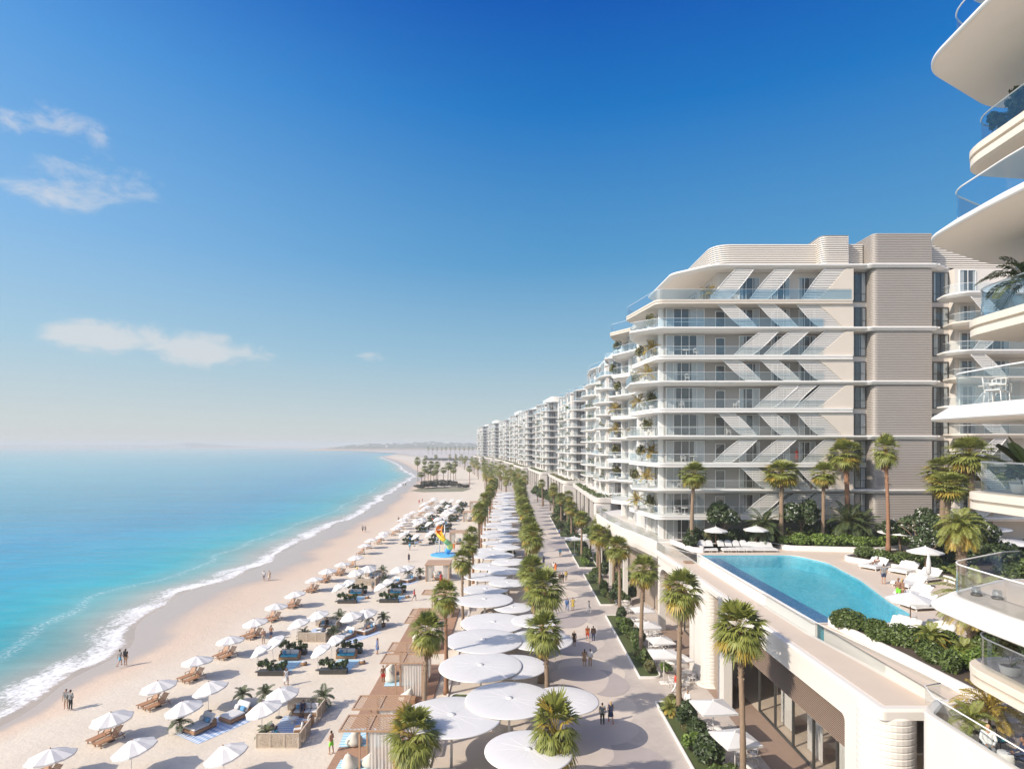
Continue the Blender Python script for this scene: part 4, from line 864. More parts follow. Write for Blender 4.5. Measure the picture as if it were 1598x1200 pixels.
# ---------------------------------------------------------------- podium, pool deck
ZD=10.2; POD=empty('podium_building',(17.6,52,0),0,'long white podium with curved openings, ribbed drums and brown louvres below the pool','building')
def poly_sheet(mb,o,z): mb.add([(x,y,z) for x,y in o],[tuple(range(len(o)))])
def yz_frame(mb,outer,inner_rev,x0,x1):
    pass
def frame_with_opening(y0,y1,ztop,oy0,oy1,oz,r_near,r_far,x0,x1,round_outer=1.2):
    """wall slab in the YZ plane with a rounded opening, extruded from x0 to x1"""
    ou=[(y0,0),(y1,0),(y1,ztop),(y0,ztop)]
    op=fillet([(oy1,oz,r_far),(oy0,oz,r_near)]+[(oy0,0,0),(oy1,0,0)],0,10)
    # strips: left pier, right pier, lintel above the opening, all stitched from the arch
    top=[p for p in op if p[1]>.001]; top.sort(key=lambda p:-p[0])
    v=[];f=[];mb=MB()
    arch=[(oy1,0)]+top+[(oy0,0)]
    out=[(y1,0)]+[(max(y0,min(y1,(p[0]-oy0)/(oy1-oy0)*(y1-y0)+y0)),ztop) for p in top]+[(y0,0)]
    out[1]=(y1,ztop); out[-2]=(y0,ztop); n_=len(arch)
    for xx in (x0,x1):
        for p in arch: v.append((xx,p[0],p[1]))
        for p in out: v.append((xx,p[0],p[1]))
    for k in range(n_-1):
        f.append((k,k+1,n_+k+1,n_+k)); f.append((2*n_+k,3*n_+k,3*n_+k+1,2*n_+k+1)); f.append((k,2*n_+k,2*n_+k+1,k+1)); f.append((n_+k,n_+k+1,3*n_+k+1,3*n_+k))
    mb.add(v,f); return mb
def drum(cx,cy,r,z0,z1,pitch=.32):
    mb=MB(); prof=[(r-.06,z0)]; z=z0
    while z<z1-.05: prof+=[(r-.035,z+.01),(r,z+.05),(r,min(z1,z+pitch-.05)),(r-.035,min(z1,z+pitch-.01))]; z+=pitch
    prof+=[(r-.1,z1)]; return mb.lathe(prof,32,(cx,cy),smooth=False)
def build_pod():
    # deck body
    mb=MB(); mb.box(20.6,26,8.9,75,40.2,ZD-.012); mb.box(20.6,40.2,7.5,75,73.3,8.4); mb.build('deck_structure',M['plaster'])
    # walkway shelf along the edge
    sh=fillet([(17.55,29.0,.3),(21.2,29.0,.0),(20.05,40.5,.0),(20.05,73.3,0),(17.2,73.3,.2),(17.55,60,.2)],.3,5)
    mb=MB(); o=ccw(sh); mb.loft([[(*p,z) for p in inset(o,d)] for d,z in ((0,8.9),(0,9.30),(.12,9.42))],True,False); mb.build('edge_shelf',M['stone_white'])
    mb=MB(); mb.prism([(18.0,29.5),(20.5,29.5),(19.6,40.5),(19.6,72.8),(17.7,72.8),(18.0,60)],9.425,9.45); mb.build('shelf_paving',M['deck_tile'])
    # facade block with the big opening
    frame_with_opening(29.6,52.0,8.895,32.2,50.6,7.75,.4,2.3,17.6,18.3).build('facade_frame',M['stone_white'])
    frame_with_opening(58.8,73.2,8.895,60.2,72.4,7.6,1.6,2.0,17.55,18.3).build('facade_frame',M['stone_white'])
    drum(18.55,30.2,1.28,0,9.0).build('ribbed_drum',M['stone_white']); MB().box(17.62,30.3,0,18.5,31.9,9.0).build('pier',M['stone_white'])
    drum(18.45,56.3,.98,0,9.1).build('ribbed_drum',M['stone_white']); MB().lathe([(1.35,0),(1.35,.12),(1.1,.16)],28,(18.3,56.2)).build('drum_base',M['stone_white'])
    MB().bbox(17.5,55.6,0,18.3,58.7,9.2,.25).build('pier',M['stone_white'])
    for (a,b,zt) in ((32.3,50.4,7.7),(60.3,72.3,7.4)):
        # sloping brown louvre soffit
        mb=MB(); N=20
        for k in range(N):
            t=k/N; x=17.95+.02*t; z=zt+.1-2.2*t
            mb.box(x,a,z-.05,x+.045,b,z+.01) if False else mb.add([(x,a,z),(x,b,z),(x+.05,b,z-.045),(x+.05,a,z-.045),(x+.02,a,z+.02),(x+.02,b,z+.02),(x+.07,b,z-.025),(x+.07,a,z-.025)],[(0,1,2,3),(7,6,5,4),(0,4,5,1),(2,6,7,3),(0,3,7,4),(1,5,6,2)])
        mb.build('louvre_soffit',M['louvre_brown'])
        MB().add([(18.12,a-.4,zt+.3),(18.12,b+.8,zt+.3),(18.12,b+.8,zt-2.1),(18.12,a-.4,zt-2.1)],[(0,1,2,3)]).build('louvre_backing',M['louvre_back']); MB().box(18.13,a,zt-2.12,26,b,zt-2.0).build('soffit',M['plaster'])
        # shopfront
        ft=MB(); n_=int((b-a)/2.6); xs=20.5
        for k in range(n_+1): y=a+(b-a)*k/n_; ft.box(xs-.09,y-.05,.12,xs+.09,y+.05,zt-2.13)
        ft.box(xs-.1,a,.0,xs+.1,b,.118); G=ft.build('shopfront',M['frame_dark'])
        MB().add([(xs,a,.12),(xs,b,.12),(xs,b,zt-2.13),(xs,a,zt-2.13)],[(0,1,2,3)]).build('pane',M['glass_shop'],G)
        c=MB()
        for y0 in [a+1+k*4.3 for k in range(int((b-a)/4.3))]:
            v=[]; 
            for i in range(31): v+=[(21.4+.05*math.sin(i*1.5),y0+i*.075,.1),(21.4+.05*math.sin(i*1.5),y0+i*.075,zt-1.7)]
            c.add(v,[(2*i,2*i+2,2*i+3,2*i+1) for i in range(30)],True)
        c.build('curtain',M['cushion'],G)
    MB().box(17.62,32.1,.0,20.4,72.5,.015).build('terrace_floor',M['brown_paving']); MB().box(20.41,27,-.0,74,75,.02).build('shop_floor',M['deck_tile']); MB().box(25,30,.03,25.4,74,7.4).build('shop_wall',M['wall_shop'])
    MB().box(18.35,52.05,0,18.9,55.2,8.85).build('passage_wall',M['wall_shop'])
    # near lower block beside the terrace
    # curved far flank
    o=[(17.4,73.3),(16.6,79),(15.4,86),(14.6,94),(14.3,104),(15.8,107),(19,110),(24,110),(24,73.3)]
    mb=MB(); oo=ccw(o); mb.loft([[(*p,z) for p in inset(oo,d)] for d,z in ((1.0,7.6),(.1,8.4),(0,9.0),(0,10.3),(.15,10.4))],True,False); mb.build('terrace_rim',M['stone_white'])
    rail_obj([(p[0]+.2,p[1]) for p in o[:7]],10.4,1.05,None,'glass_rail'); mb=MB(); mb.loft([[(p[0]+3.2,p[1],z) for p in o] for z in (0,7.65)],True,False); mb.build('terrace_wall',M['wall_shop'])
    for y in (84,96,108): MB().box(15.4,y,0,16.0,y+.7,7.7).build('column',M['stone_white'])
mat('brown_paving',(.27,.19,.145),.7,.15,1.5); mat('louvre_brown',(.30,.215,.16),.6,.05); mat('louvre_back',(.10,.07,.055),.8,.1); mat('wall_shop',(.30,.24,.19),.8,.15,.5)
absorb(POD,tracked(build_pod))
# glass balustrade and thresholds on the shelf (belongs to the podium)
def ext():
    rail_obj([(19.75,47.5),(19.75,42.0),(20.0,38.5),(20.5,34.5),(20.9,30.8),(21.0,29.2)],9.43,1.0,None,'glass_rail')
    rail_obj([(19.75,47.5),(19.1,47.5)],9.43,1.0,None,'glass_rail')
    rail_obj([(17.45,73.3),(17.6,70),(18.8,66.5),(19.9,64.5)],9.43,1.0,None,'glass_rail')
absorb(POD,tracked(ext))
MB().bbox(18.4,64.6,9.43,19.3,65.5,9.62,.02).build('x',M['terracotta']); o=bpy.data.objects['x']; o.name='access_hatch'; tag(o,'small brown square hatch on the white roof ledge beside the pool','hatch')
# pool
PO=[(20.25,65.6,.05),(30.4,65.6,2.0),(31.8,61.3,3),(30.6,53.4,4),(28.5,46.0,4),(27.9,42.3,2.2),(25.4,40.5,1.6),(20.2,40.5,.05)]
pool=empty('swimming_pool',(24,52,ZD),0,'turquoise infinity pool with a dark blue band along its left edge','pool')
def pb():
    o=ccw(fillet(PO,1,8)); mb=MB(); z0=ZD-1.35
    n_=len(o); v=[(*p,ZD-.06) for p in o]+[(*p,z0) for p in o]; f=[(i,n_+i,n_+(i+1)%n_,(i+1)%n_) for i in range(n_)]; f.append(tuple(range(n_,2*n_))); mb.add(v,f); mb.build('basin',M['pool_tile'])
    MB().box(20.255,40.55,z0+.004,22.35,65.55,ZD-.34).build('dark_blue_ledge',M['pool_dark'])  # dark blue strip along the left side, built as a shallow ledge
    mb=MB(); poly_sheet(mb,o,ZD-.09); mb.build('water',M['pool_water'])
    io=o; oo=inset(o,-.35); n_=len(o); mb=MB(); v=[(*p,ZD+.03) for p in io]+[(*p,ZD+.03) for p in oo]+[(*p,ZD-.06) for p in io]; f=[(i,(i+1)%n_,n_+(i+1)%n_,n_+i) for i in range(n_)]+[(i,2*n_+i,2*n_+(i+1)%n_,(i+1)%n_) for i in range(n_)]; mb.add(v,f); mb.build('coping',M['paving_light'])
    MB().bbox(20.02,40.3,9.2,20.24,65.9,ZD+.10,.03).build('edge_wall',M['white'])
m,n,out=newmat('pool_tile'); geo=n.n('ShaderNodeNewGeometry').outputs['Position']; p=n.n('ShaderNodeBsdfPrincipled',{'Roughness':.5})
cz=n.noise(1.1,3,geo,.6,1.5); cau=n.math('POWER',n.math('SUBTRACT',1.0,n.math('ABSOLUTE',n.math('MULTIPLY',n.math('SUBTRACT',cz,.5),5)),clamp=True),3.0)  # caustic light ripples, painted into the basin colour
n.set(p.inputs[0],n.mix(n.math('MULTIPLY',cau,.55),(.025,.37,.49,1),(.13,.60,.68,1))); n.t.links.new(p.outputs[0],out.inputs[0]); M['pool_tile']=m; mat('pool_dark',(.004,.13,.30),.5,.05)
m,n,out=newmat('pool_water'); geo=n.n('ShaderNodeNewGeometry').outputs['Position']; mpn=n.n('ShaderNodeMapping',{'Vector':geo}); mpn.inputs['Scale'].default_value=(1,1.6,1)
b=n.n('ShaderNodeBump',{'Strength':.5,'Distance':.06,'Height':n.noise(1.8,5,mpn.outputs[0],.6,.8)}); g=n.n('ShaderNodeBsdfGlossy',{'Roughness':.03,'Color':(1,1,1,1),'Normal':b.outputs[0]}); t=n.n('ShaderNodeBsdfTransparent',{'Color':(.84,.98,1,1)}); fr=schlick(n,.02,0.0,b.outputs[0])
mx=n.n('ShaderNodeMixShader',{0:fr,1:t.outputs[0],2:g.outputs[0]}); n.t.links.new(mx.outputs[0],out.inputs[0]); M['pool_water']=m
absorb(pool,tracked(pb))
# deck paving: a sheet with the pool left open
mb=MB(); o=ccw(fillet(PO,1,8)); o2=inset(o,-.02); n_=len(o2)
cx_,cy_=25.5,53; big=[]
for p in o2:
    d=Vector((p[0]-cx_,p[1]-cy_)); big.append(p)
def ray(p):
    d=Vector((p[0]-cx_,p[1]-cy_)); ts=[]
    if d.x>1e-6: ts.append((74-cx_)/d.x)
    if d.x<-1e-6: ts.append((20.245-cx_)/d.x)
    if d.y>1e-6: ts.append((73.3-cy_)/d.y)
    if d.y<-1e-6: ts.append((27-cy_)/d.y)
    t=min(ts); return (cx_+d.x*t,cy_+d.y*t)
O3=[ray(p) for p in o2]; v=[(*p,ZD) for p in o2]+[(*p,ZD) for p in O3]; f=[(i,(i+1)%n_,n_+(i+1)%n_,n_+i) for i in range(n_)]; mb.add(v,f)
for cxx,cyy in ((74,73.3),(74,27),(20.245,27),(20.245,73.3)):
    k=min(range(n_),key=lambda i:0 if False else abs(math.atan2(O3[i][1]-cy_,O3[i][0]-cx_)-math.atan2(cyy-cy_,cxx-cx_))); j=(k+1)%n_; a=math.atan2(cyy-cy_,cxx-cx_)
    if math.atan2(O3[k][1]-cy_,O3[k][0]-cx_)>a: k,j=(k-1)%n_,k
    mb.add([(*O3[k],ZD),(*O3[j],ZD),(cxx,cyy,ZD)],[(0,2,1)])
tag(mb.build('pool_deck',M['deck_tile']),kind='structure')
# curved planters on the deck
def planter(name,o,z,h,w,label,soil='soil'):
    r=empty(name,(o[0][0],o[0][1],z),0,label,'planter'); oo=ccw(o)
    def b():
        n_=len(oo); ii=inset(oo,w); mb=MB(); v=[(*p,zz) for zz,q in ((z,oo),(z+h,oo),(z+h,ii),(z+h-.12,ii)) for p in q]; f=[(k*n_+i,k*n_+(i+1)%n_,(k+1)*n_+(i+1)%n_,(k+1)*n_+i) for k in range(3) for i in range(n_)]; mb.add(v,f); mb.build('rim',M['white'])
        m2=MB(); poly_sheet(m2,ii,z+h-.11); m2.build('soil',M[soil])
    absorb(r,tracked(b)); return r
def hedge(name,pts,w,h,z,n_,size,seed,mname,label,cat='hedge',group=None,jag=.25):
    rs=random.Random(seed); bl=[]
    for (x0,y0),(x1,y1) in zip(pts,pts[1:]):
        L=math.hypot(x1-x0,y1-y0); k=max(1,int(L/(w*.38)))
        for i in range(k):
            t=(i+rs.random()*.6)/k; ww=w*.5*rs.uniform(.6,1.05); hh=h*.5*rs.uniform(.65,1.15); bl.append((x0+(x1-x0)*t+rs.uniform(-jag,jag)*w,y0+(y1-y0)*t+rs.uniform(-jag,jag)*w,hh*.95,ww,ww,hh))
    x0,y0=pts[0]; me=leaf_mesh(name,[(b[0]-x0,b[1]-y0,b[2],b[3],b[4],b[5]) for b in bl],n_,size,seed,zmin=.02)
    o=mesh_obj(name,me,M[mname]); o.location=(x0,y0,z); tag(o,label,cat,group); return o
planter('planter',fillet([(19.9,67.3,.3),(21.2,66.9,.3),(21.3,70.2,.3),(30.3,70.5,.5),(31,68.4,1.5),(40.5,66.9,3),(47.5,70.8,1.5),(47.5,73.2,.1),(19.0,73.2,.1)],.4,6),ZD,.55,.22,'long curved white planter bed between the pool and the screened building')
planter('planter',fillet([(33.8,62.6,1.2),(39.5,66.2,1.5),(50,68.0,1),(60,64,.5),(60,47,.5),(38.4,47.0,2.0),(37.6,53.0,2),(36.6,57.5,3)],1,6),ZD,.5,.22,'curved white planter bed to the right of the pool behind the daybeds')
planter('planter',fillet([(20.7,40.1,.6),(21.3,40.1,.4),(22.1,37.6,1.0),(24.2,35.6,1.5),(27.5,34.6,1.5),(33,37.5,2),(40,38,.5),(40,28,.5),(21.4,27.8,.3),(21.2,33.2,3)],.5,6),ZD-.5,1.0,.16,'low white planter wall full of shrubs at the near end of the pool')
hedge('hedge',[(19.9,68.6),(20.6,69.5),(21.4,71.6),(30.5,71.8)],2.0,1.7,ZD+.4,7200,.16,3,'leaf_dark','dark clipped hedge behind the row of white sunbeds')
hedge('hedge',[(31.5,70.4),(36,69.3),(40.6,68.4),(44.5,70.0),(46.8,71.6)],2.3,1.35,ZD+.4,9000,.15,4,'leaf_bright','bright green low hedge in the curved planter beyond the pool')
hedge('hedge',[(31,72.0),(38,71.9),(46,72.6)],1.6,2.2,ZD+.4,5000,.18,8,'leaf','taller mixed hedge at the foot of the end panels')
hedge('hedge',[(35.2,62.0),(37.6,60.0),(38.8,56.5),(39.6,53.0)],2.3,1.15,ZD+.4,7000,.15,5,'leaf','loose hedge behind the white daybeds right of the pool')
hedge('hedge',[(40,58),(46,60),(52,62),(58,58)],4.5,2.2,ZD+.4,9000,.24,15,'leaf_dark','deep dark shrubbery at the right of the pool garden')
hedge('hedge',[(42,51.5),(48,52.5),(56,52)],3.5,1.8,ZD+.4,6000,.2,16,'leaf','shrubbery behind the curved glass balcony')
hedge('hedge',[(21.15,39.5),(21.5,37.2),(22.2,34.8),(22.6,32.6),(22.5,30.4)],1.55,1.3,ZD+.2,17000,.10,6,'leaf','leafy green hedge spilling over the white wall at the near end of the pool')
hedge('hedge',[(23.6,34.4),(25.4,33.6),(28,33.5)],1.9,1.5,ZD+.2,12000,.11,7,'leaf','dense rounded hedge behind the near loungers, below the date palm')
hedge('hedge',[(27.5,36.2),(31,38.0),(36,38.8),(40,39)],1.9,1.6,ZD+.2,9000,.13,9,'leaf_bright','sunlit green hedge right of the near date palm')
hedge('hedge',[(23.4,31.6),(24.5,30.0),(23,28.8)],1.7,1.2,ZD+.2,10000,.095,10,'leaf_bright','bright green ivy hedge in the corner beside the lower balcony')
hedge('hedge',[(26.8,31),(30,32),(35,33)],2.6,1.2,ZD+.0,5000,.15,17,'leaf_dark','shady undergrowth behind the near date palm')
P_DATE.put((25.9,34.2,ZD+.1),1.0,(1,1,.95),'date palm with a scarred trunk rising from the near planter hedge','palm tree')
P_DATE2.put((37.7,51.0,ZD+.1),.3,1.0,'stout date palm with a shaggy trunk beside the curved glass balcony','palm tree')
P_DWARF.put((23.0,33.6,ZD+.9),.3,.75,'small pale spiky palm growing in the near hedge','palm tree'); q=copy_tree(P_DWARF.root); q.location=(23.5,31.8,ZD+.7); q.scale=(.6,.6,.7); tag(q,'yellow-green agave-like plant at the front of the near hedge','plant')
for i,(px,Y,ty,pi,w_,lab) in enumerate([(1080,70.6,731,0,1.2,'fan palm left of the first pool umbrella, standing in the dark hedge'),(1219,70.8,729,2,1.45,'fan palm in the planter between the two flowering trees'),(1284,70.4,731,0,1.1,'slim fan palm in front of the curved end panels'),(1322,72.2,698,1,1.55,'tall broad fan palm left of the ribbed shaft'),(1386,65.2,692,1,1.0,'tallest slender fan palm in front of the ribbed shaft'),(1518,66,696,0,1.7,'broad fan palm at the right, in front of the rounded balconies'),(1470,68,724,2,1.6,'fan palm with yellow fronds right of the ribbed shaft'),(1477,62,748,2,1.45,'lower fan palm in the thick group right of the ribbed shaft'),(1545,72,730,0,1.4,'fan palm half hidden behind the banana plant balcony')]):
    x=(px-CX)*Y/F; z=22-(ty-CY)*Y/F; hh=z-ZD-.4
    P_FAN[pi].put((x,Y,ZD+.4),i*.9,(w_,w_,hh/9.6*1.0),lab,'palm tree','fan palms of the pool garden')
for i,(px,Y,s) in enumerate([(1190,70.5,1.3),(1322,70.8,1.5),(1345,70.6,1.3)]):
    q=P_DECKFEATHER.put(((px-CX)*Y/F,Y,ZD+.4),i*2.0,s,['small feathery palm between the sunbeds and the flowering trees','dark feathery palm in the hedge left of the ribbed shaft','second dark feathery palm, touching the ribbed shaft'][i],'palm tree')
FTREE=Proto(tree_proto('flowering_tree',5.2,2.5,81,'leaf_dark',4200,.22,True)); 
for i,(px,Y,s,lab) in enumerate([(1131,71.3,1.0,'round dark tree with white blossom left of the second pool umbrella'),(1252,71.5,1.05,'dark tree with white blossom right of the second fan palm'),(1432,63.5,1.0,'dark tree covered in white blossom right of the tallest slender palm'),(1452,57.5,.75,'lower flowering bush tree behind the big white pool umbrella'),(1528,60,1.0,'dark tree with sparse white blossom near the right edge'),(1405,66,.75,'white flowering tree behind the pale round awning')]):
    FTREE.put(((px-CX)*Y/F,Y,ZD+.3),i*1.5,s,lab,'tree','white flowering trees of the pool garden')
SH1=Proto(shrub_proto('shrub',1.1,1.0,1.5,1500,.16,91,'leaf_olive'))
for i,(px,Y,s) in enumerate([(1235,70.9,1.0),(1110,70.9,1.0),(1175,71.6,.9),(1300,71.5,1.1),(1440,68,1.2),(1460,60,1.4)]): SH1.put(((px-CX)*Y/F,Y,ZD+.4),i,s,'olive green bush in the pool garden, %s from the left'%nth([2,1,3][i] if i<3 and False else i+1) if i>2 else ['olive green bush below the flowering tree next to the third palm','olive green bush between first palm and flowering tree','olive bush behind the second pool umbrella'][i],'shrub')
# white round awnings in the garden on the right
for i,(px,py,z,r,ell_) in enumerate([(1405,832,12.4,2.2,1),(1522,824,13.0,3.2,1),(1560,845,12.2,3.3,1)]):
    Y=F*(22-z)/(py-CY); x=(px-CX)*Y/F; rt=empty('garden_awning',(x,Y,ZD),0,['pale round awning behind the flowering tree','upper white disc awning among the palms at the right','lower white disc awning under which shade lies, at the right'][i],'awning')
    MB().lathe([(r,z-ZD),(r,z-ZD+.06),(.05,z-ZD+.25)],32).build('canopy',M['canopy'],rt); MB().tube([(0,0,0),(0,0,z-ZD+.1)],.06,8).build('mast',M['white'],rt)
# ---------------------------------------------------------------- foreground balcony tower on the right
TW=empty('balcony_tower',(20,14,0),0,'white tower at the right edge with rounded stacked balconies and glass railings','building')
def tw_build():
    big=lambda:fillet([(14.85,-2,0),(14.85,19.2,4.5),(15.1,22.4,2.2),(19.5,25.0,3.0),(30,25.6,0),(30,-2,0)],1,10)
    sml=lambda:fillet([(16.95,-2,0),(16.95,20.0,3),(17.15,23.6,2.4),(20.2,24.0,1.5),(30,24,0),(30,-2,0)],1,10)
    Z={1:36.35,2:33.1,3:29.95,4:26.7,5:23.4,6:20.25,7:16.65,8:13.75,0:39.8}
    for k,z in Z.items():
        b=k%2==1; o=ccw(big() if b else sml())
        if b: slab_prof=((.62,z),(.56,z-.02),(.0,z-.40),(0,z-.47),(.05,z-.52))
        if b: MB().loft([[(*p,zz) for p in inset(o,d)] for d,zz in slab_prof],True,False).build('floor_slab',M['white'])
        else: MB().loft([[(*p,zz) for p in inset(o,d)] for d,zz in ((.03,z),(0,z-.03),(0,z-.26),(.12,z-.265),(.12,z-.37),(.02,z-.375),(.02,z-.62),(.20,z-.66))],True,False).build('floor_slab',M['tower_cream'])
        # underside shadow joint ring
        if b:
            so=inset(o,.08); mb=MB(); poly_sheet(mb,so,z-.526); mb.build('soffit',M['soffit'])
            i1=ccw(fillet([(16.9,-2,0),(16.9,17.5,4.5),(17.2,20.4,2.2),(21,22.6,3.0),(30,23,0),(30,-2,0)],1,12)); i2=inset(i1,.035); n_=len(i1); mb=MB(); mb.add([(*p,z-.532) for p in i1]+[(*p,z-.532) for p in i2],[(i,n_+i,n_+(i+1)%n_,(i+1)%n_) for i in range(n_)]); mb.build('soffit_joint',M['groove'])
        tp=inset(o,.78 if b else .45); mb=MB(); poly_sheet(mb,tp,z+.004); mb.build('floor_finish',M['balcony_tile'])
        oc=inset(o,(.75 if b else .35)); k0=max(range(len(oc)),key=lambda j:oc[j][0]+oc[j][1]); 
        path=[p for p in oc if p[0]<29.0]; path.sort(key=lambda p: math.atan2(p[1]-12,p[0]-24)%(2*math.pi)); 
        rail_obj([(p[0]+(1.4 if b and p[1]<21 and False else 0),p[1]) for p in path],z+.006,1.12,None,'glass_rail_blue' if k in(1,2,3,4,0) else 'glass_rail',bar=.028)
    # wall and windows behind
    MB().box(19.3,-2,9.5,30,21.9,41).build('wall',M['plaster'])
    for k,z in Z.items():
        top=z+2.62
        window(None,19.35,23.5,z+.06,top,21.905+.0,face=(0,-1),nm=1,seed=k) if False else None
        for a,b_ in ((17.6,21.4),(13.4,17.2),(9.2,13.0)): window(None,a,b_,z+.06,top,19.3,face=(-1,0),nm=1,seed=k+int(a),depth=.2,trans=2.0)
        MB().box(18.9,21.35,z+.008,19.28,21.75,z+2.6).build('column',M['frame_white'])
    # pool level terrace with white rounded parapet
    o=ccw(fillet([(17.25,-2,0),(17.25,25.6,.9),(18.6,26.9,.8),(30,26.9,0),(30,-2,0)],.5,8)); MB().loft([[(*p,zz) for p in o] for zz in (0,9.8)],True,False).build('terrace_base',M['stone_white'])
    n_=len(o); ii=inset(o,.42); mb=MB(); v=[(*p,zz) for zz,q in ((9.801,o),(10.75,o),(10.82,inset(o,.08)),(10.82,inset(o,.34)),(10.75,ii),(9.81,ii)) for p in q]; mb.add(v,[(k*n_+i,k*n_+(i+1)%n_,(k+1)*n_+(i+1)%n_,(k+1)*n_+i) for k in range(5) for i in range(n_)],False); mb.build('parapet',M['stone_white'])
    mb=MB(); poly_sheet(mb,ii,9.815); mb.build('terrace_paving',M['balcony_tile'])
    rail_obj([(17.46,8),(17.46,25.2),(17.9,26.4),(18.8,26.7)],10.83,.75,None,'glass_rail',bar=.03)
    mb=MB()
    for k in range(14): mb.box(17.21,9.5+k*.01,5.2+k*.26,17.249,23.6,5.33+k*.26)
    mb.build('wall_louvres',M['louvre_brown'])
mat('balcony_tile',(.50,.44,.385),.6,.08,1.2,bump=.05); mat('tower_cream',(.66,.585,.49),.55,.04)
absorb(TW,tracked(tw_build))
# ---------------------------------------------------------------- beach furniture
ZB=-.58
def parasol_proto(r,h,tilt,name='beach_parasol',m='fabric',n_=8,drop=.52,pole_m='frame_white',ground=0.0):
    root=empty(name); cn=MB(); rings=[]
    for q,z in ((.03,0),(.35,-.13),(.7,-drop*.66),(1.0,-drop)):
        ring=[]
        for k in range(n_*2):
            a=2*math.pi*k/(n_*2); sg=1-(.0 if k%2==0 else .085); ring.append((r*q*sg*math.cos(a),r*q*sg*math.sin(a),z-(0 if k%2==0 else .07*q)))
        rings.append(ring)
    rings.append([(x*1.0,y*1.0,z-.11) for x,y,z in rings[-1]])
    cn.loft(rings,False,False)
    C=cn.build('canopy',M[m],root,(0,0,h)); C.rotation_euler=(0,tilt,0)
    rb=MB()
    for k in range(n_):
        a=2*math.pi*k/n_; rb.tube([(0,0,-.05),(r*.5*math.cos(a),r*.5*math.sin(a),-.05-drop*.47),(r*math.cos(a),r*math.sin(a),-drop-.03)],.014,4)
    rb.build('ribs',M['frame_dark'],C); MB().lathe([(.035,-.03),(.045,.03),(.02,.09),(.005,.12)],8).build('finial',M['wood'],C)
    MB().tube([(0,0,-.1+ground),(0,0,h-.02)],.028,8).build('pole',M[pole_m],root); MB().lathe([(.28,.0),(.28,.05),(.05,.09)],14).build('base',M['frame_dark'],root)
    return root
PA=Proto(parasol_proto(1.5,2.25,-.12,pole_m='wood',drop=.50)); PBm=Proto(parasol_proto(1.45,2.45,-.24,drop=.62)); PCs=Proto(parasol_proto(1.15,2.5,-.50,drop=.6))
def lounger_proto():
    root=empty('wooden_lounger'); mb=MB()
    for s in(-1,1): mb.box(s*.31-.03,-1.0,.27,s*.31+.03,.95,.33)
    mb.build('frame',M['wood'],root); sl=MB()
    for k in range(13): sl.box(-.28,-.98+k*.098,.331,.28,-.91+k*.098,.352)
    sl.build('seat_slats',M['wood'],root); b=MB()
    for k in range(9):
        t=k/9; y=.30+t*.66*.80; z=.35+t*.62; b.add([(-.30,y,z),(.30,y,z),(.30,y+.045,z+.055),(-.30,y+.045,z+.055),(-.30,y+.03,z-.01),(.30,y+.03,z-.01),(.30,y+.075,z+.045),(-.30,y+.075,z+.045)],[(0,1,2,3),(7,6,5,4),(0,4,5,1),(3,2,6,7),(0,3,7,4),(1,5,6,2)])
    for s in(-1,1): b.tube([(s*.30,.28,.33),(s*.30,.86,1.0)],.028,4)
    b.build('backrest',M['wood'],root)
    for s in(-1,1):
        MB().box(s*.31-.03,-.85,0,s*.31+.03,-.78,.27).build('leg',M['wood'],root); MB().tube([(s*.31,.95,.0),(s*.31,.62,.62)],.028,4).build('leg',M['wood'],root)
        ar=MB(); ar.box(s*.36-.03,-.05,.52,s*.36+.03,.45,.55).box(s*.36-.02,-.03,.3,s*.36+.02,.01,.52); ar.build('armrest',M['wood'],root)
    return root
LG=Proto(lounger_proto())
def shadowless(): pass
# first row beside the sea: fifteen near ones read from the photograph, then on at the same spacing
row=[(75,1175),(173,1115),(247,1066),(305,1028),(357,996),(398,968),(429,944),(461,925),(490,903),(510,889),(533,879)]
zc=ZB+2.0; pos=[gp(a,b,zc) for a,b in row]; yv=pos[-1][1]
while yv<232: yv+=6.2 if yv<112 or yv>122 else 14; pos.append((-30+curve_x(yv)+random.uniform(-1.3,1.3),yv+random.uniform(-1.2,1.2)))
for i,(x,Y) in enumerate(pos):
    PA.put((x,Y,ZB),.12*math.sin(i*3),1.0,'flat white parasol in the single row nearest the sea, %s from the camera'%nth(i+1),'parasol','parasols of the row nearest the sea',tiltv=.07)
    for q,dx in ((0,-.55),(1,.35)):
        if q==1 and i>10: continue
        LG.put((x+dx-.3,Y+.25-.5*q,ZB),-.40+.06*math.sin(i*2+q),1.05,'wooden slatted lounger under the %s parasol from the camera in the sea row, %s side'%(nth(i+1),'sea' if q==0 else 'land'),'lounger','wooden loungers of the sea row')
# second loose row
row2=[(205,1163),(282,1101),(325,1071),(350,1172),(409,1101),(435,1080)]
for i,(a,b) in enumerate(row2):
    x,Y=gp(a,b,ZB+2.1); PBm.put((x,Y,ZB),[.35,.2,.5,.3,.1,.6][i],1.0,['tilted white parasol second from the bottom left corner','tilted white parasol left of the potted palm at the striped rug','tilted white parasol above the potted palm and daybed','tilted white parasol at the bottom edge below the striped rug','tilted white parasol at the front of the nearest lattice enclosure','tilted white parasol behind the front one of the nearest lattice enclosure'][i],'parasol','tilted parasols of the lounge areas',tiltv=.08)
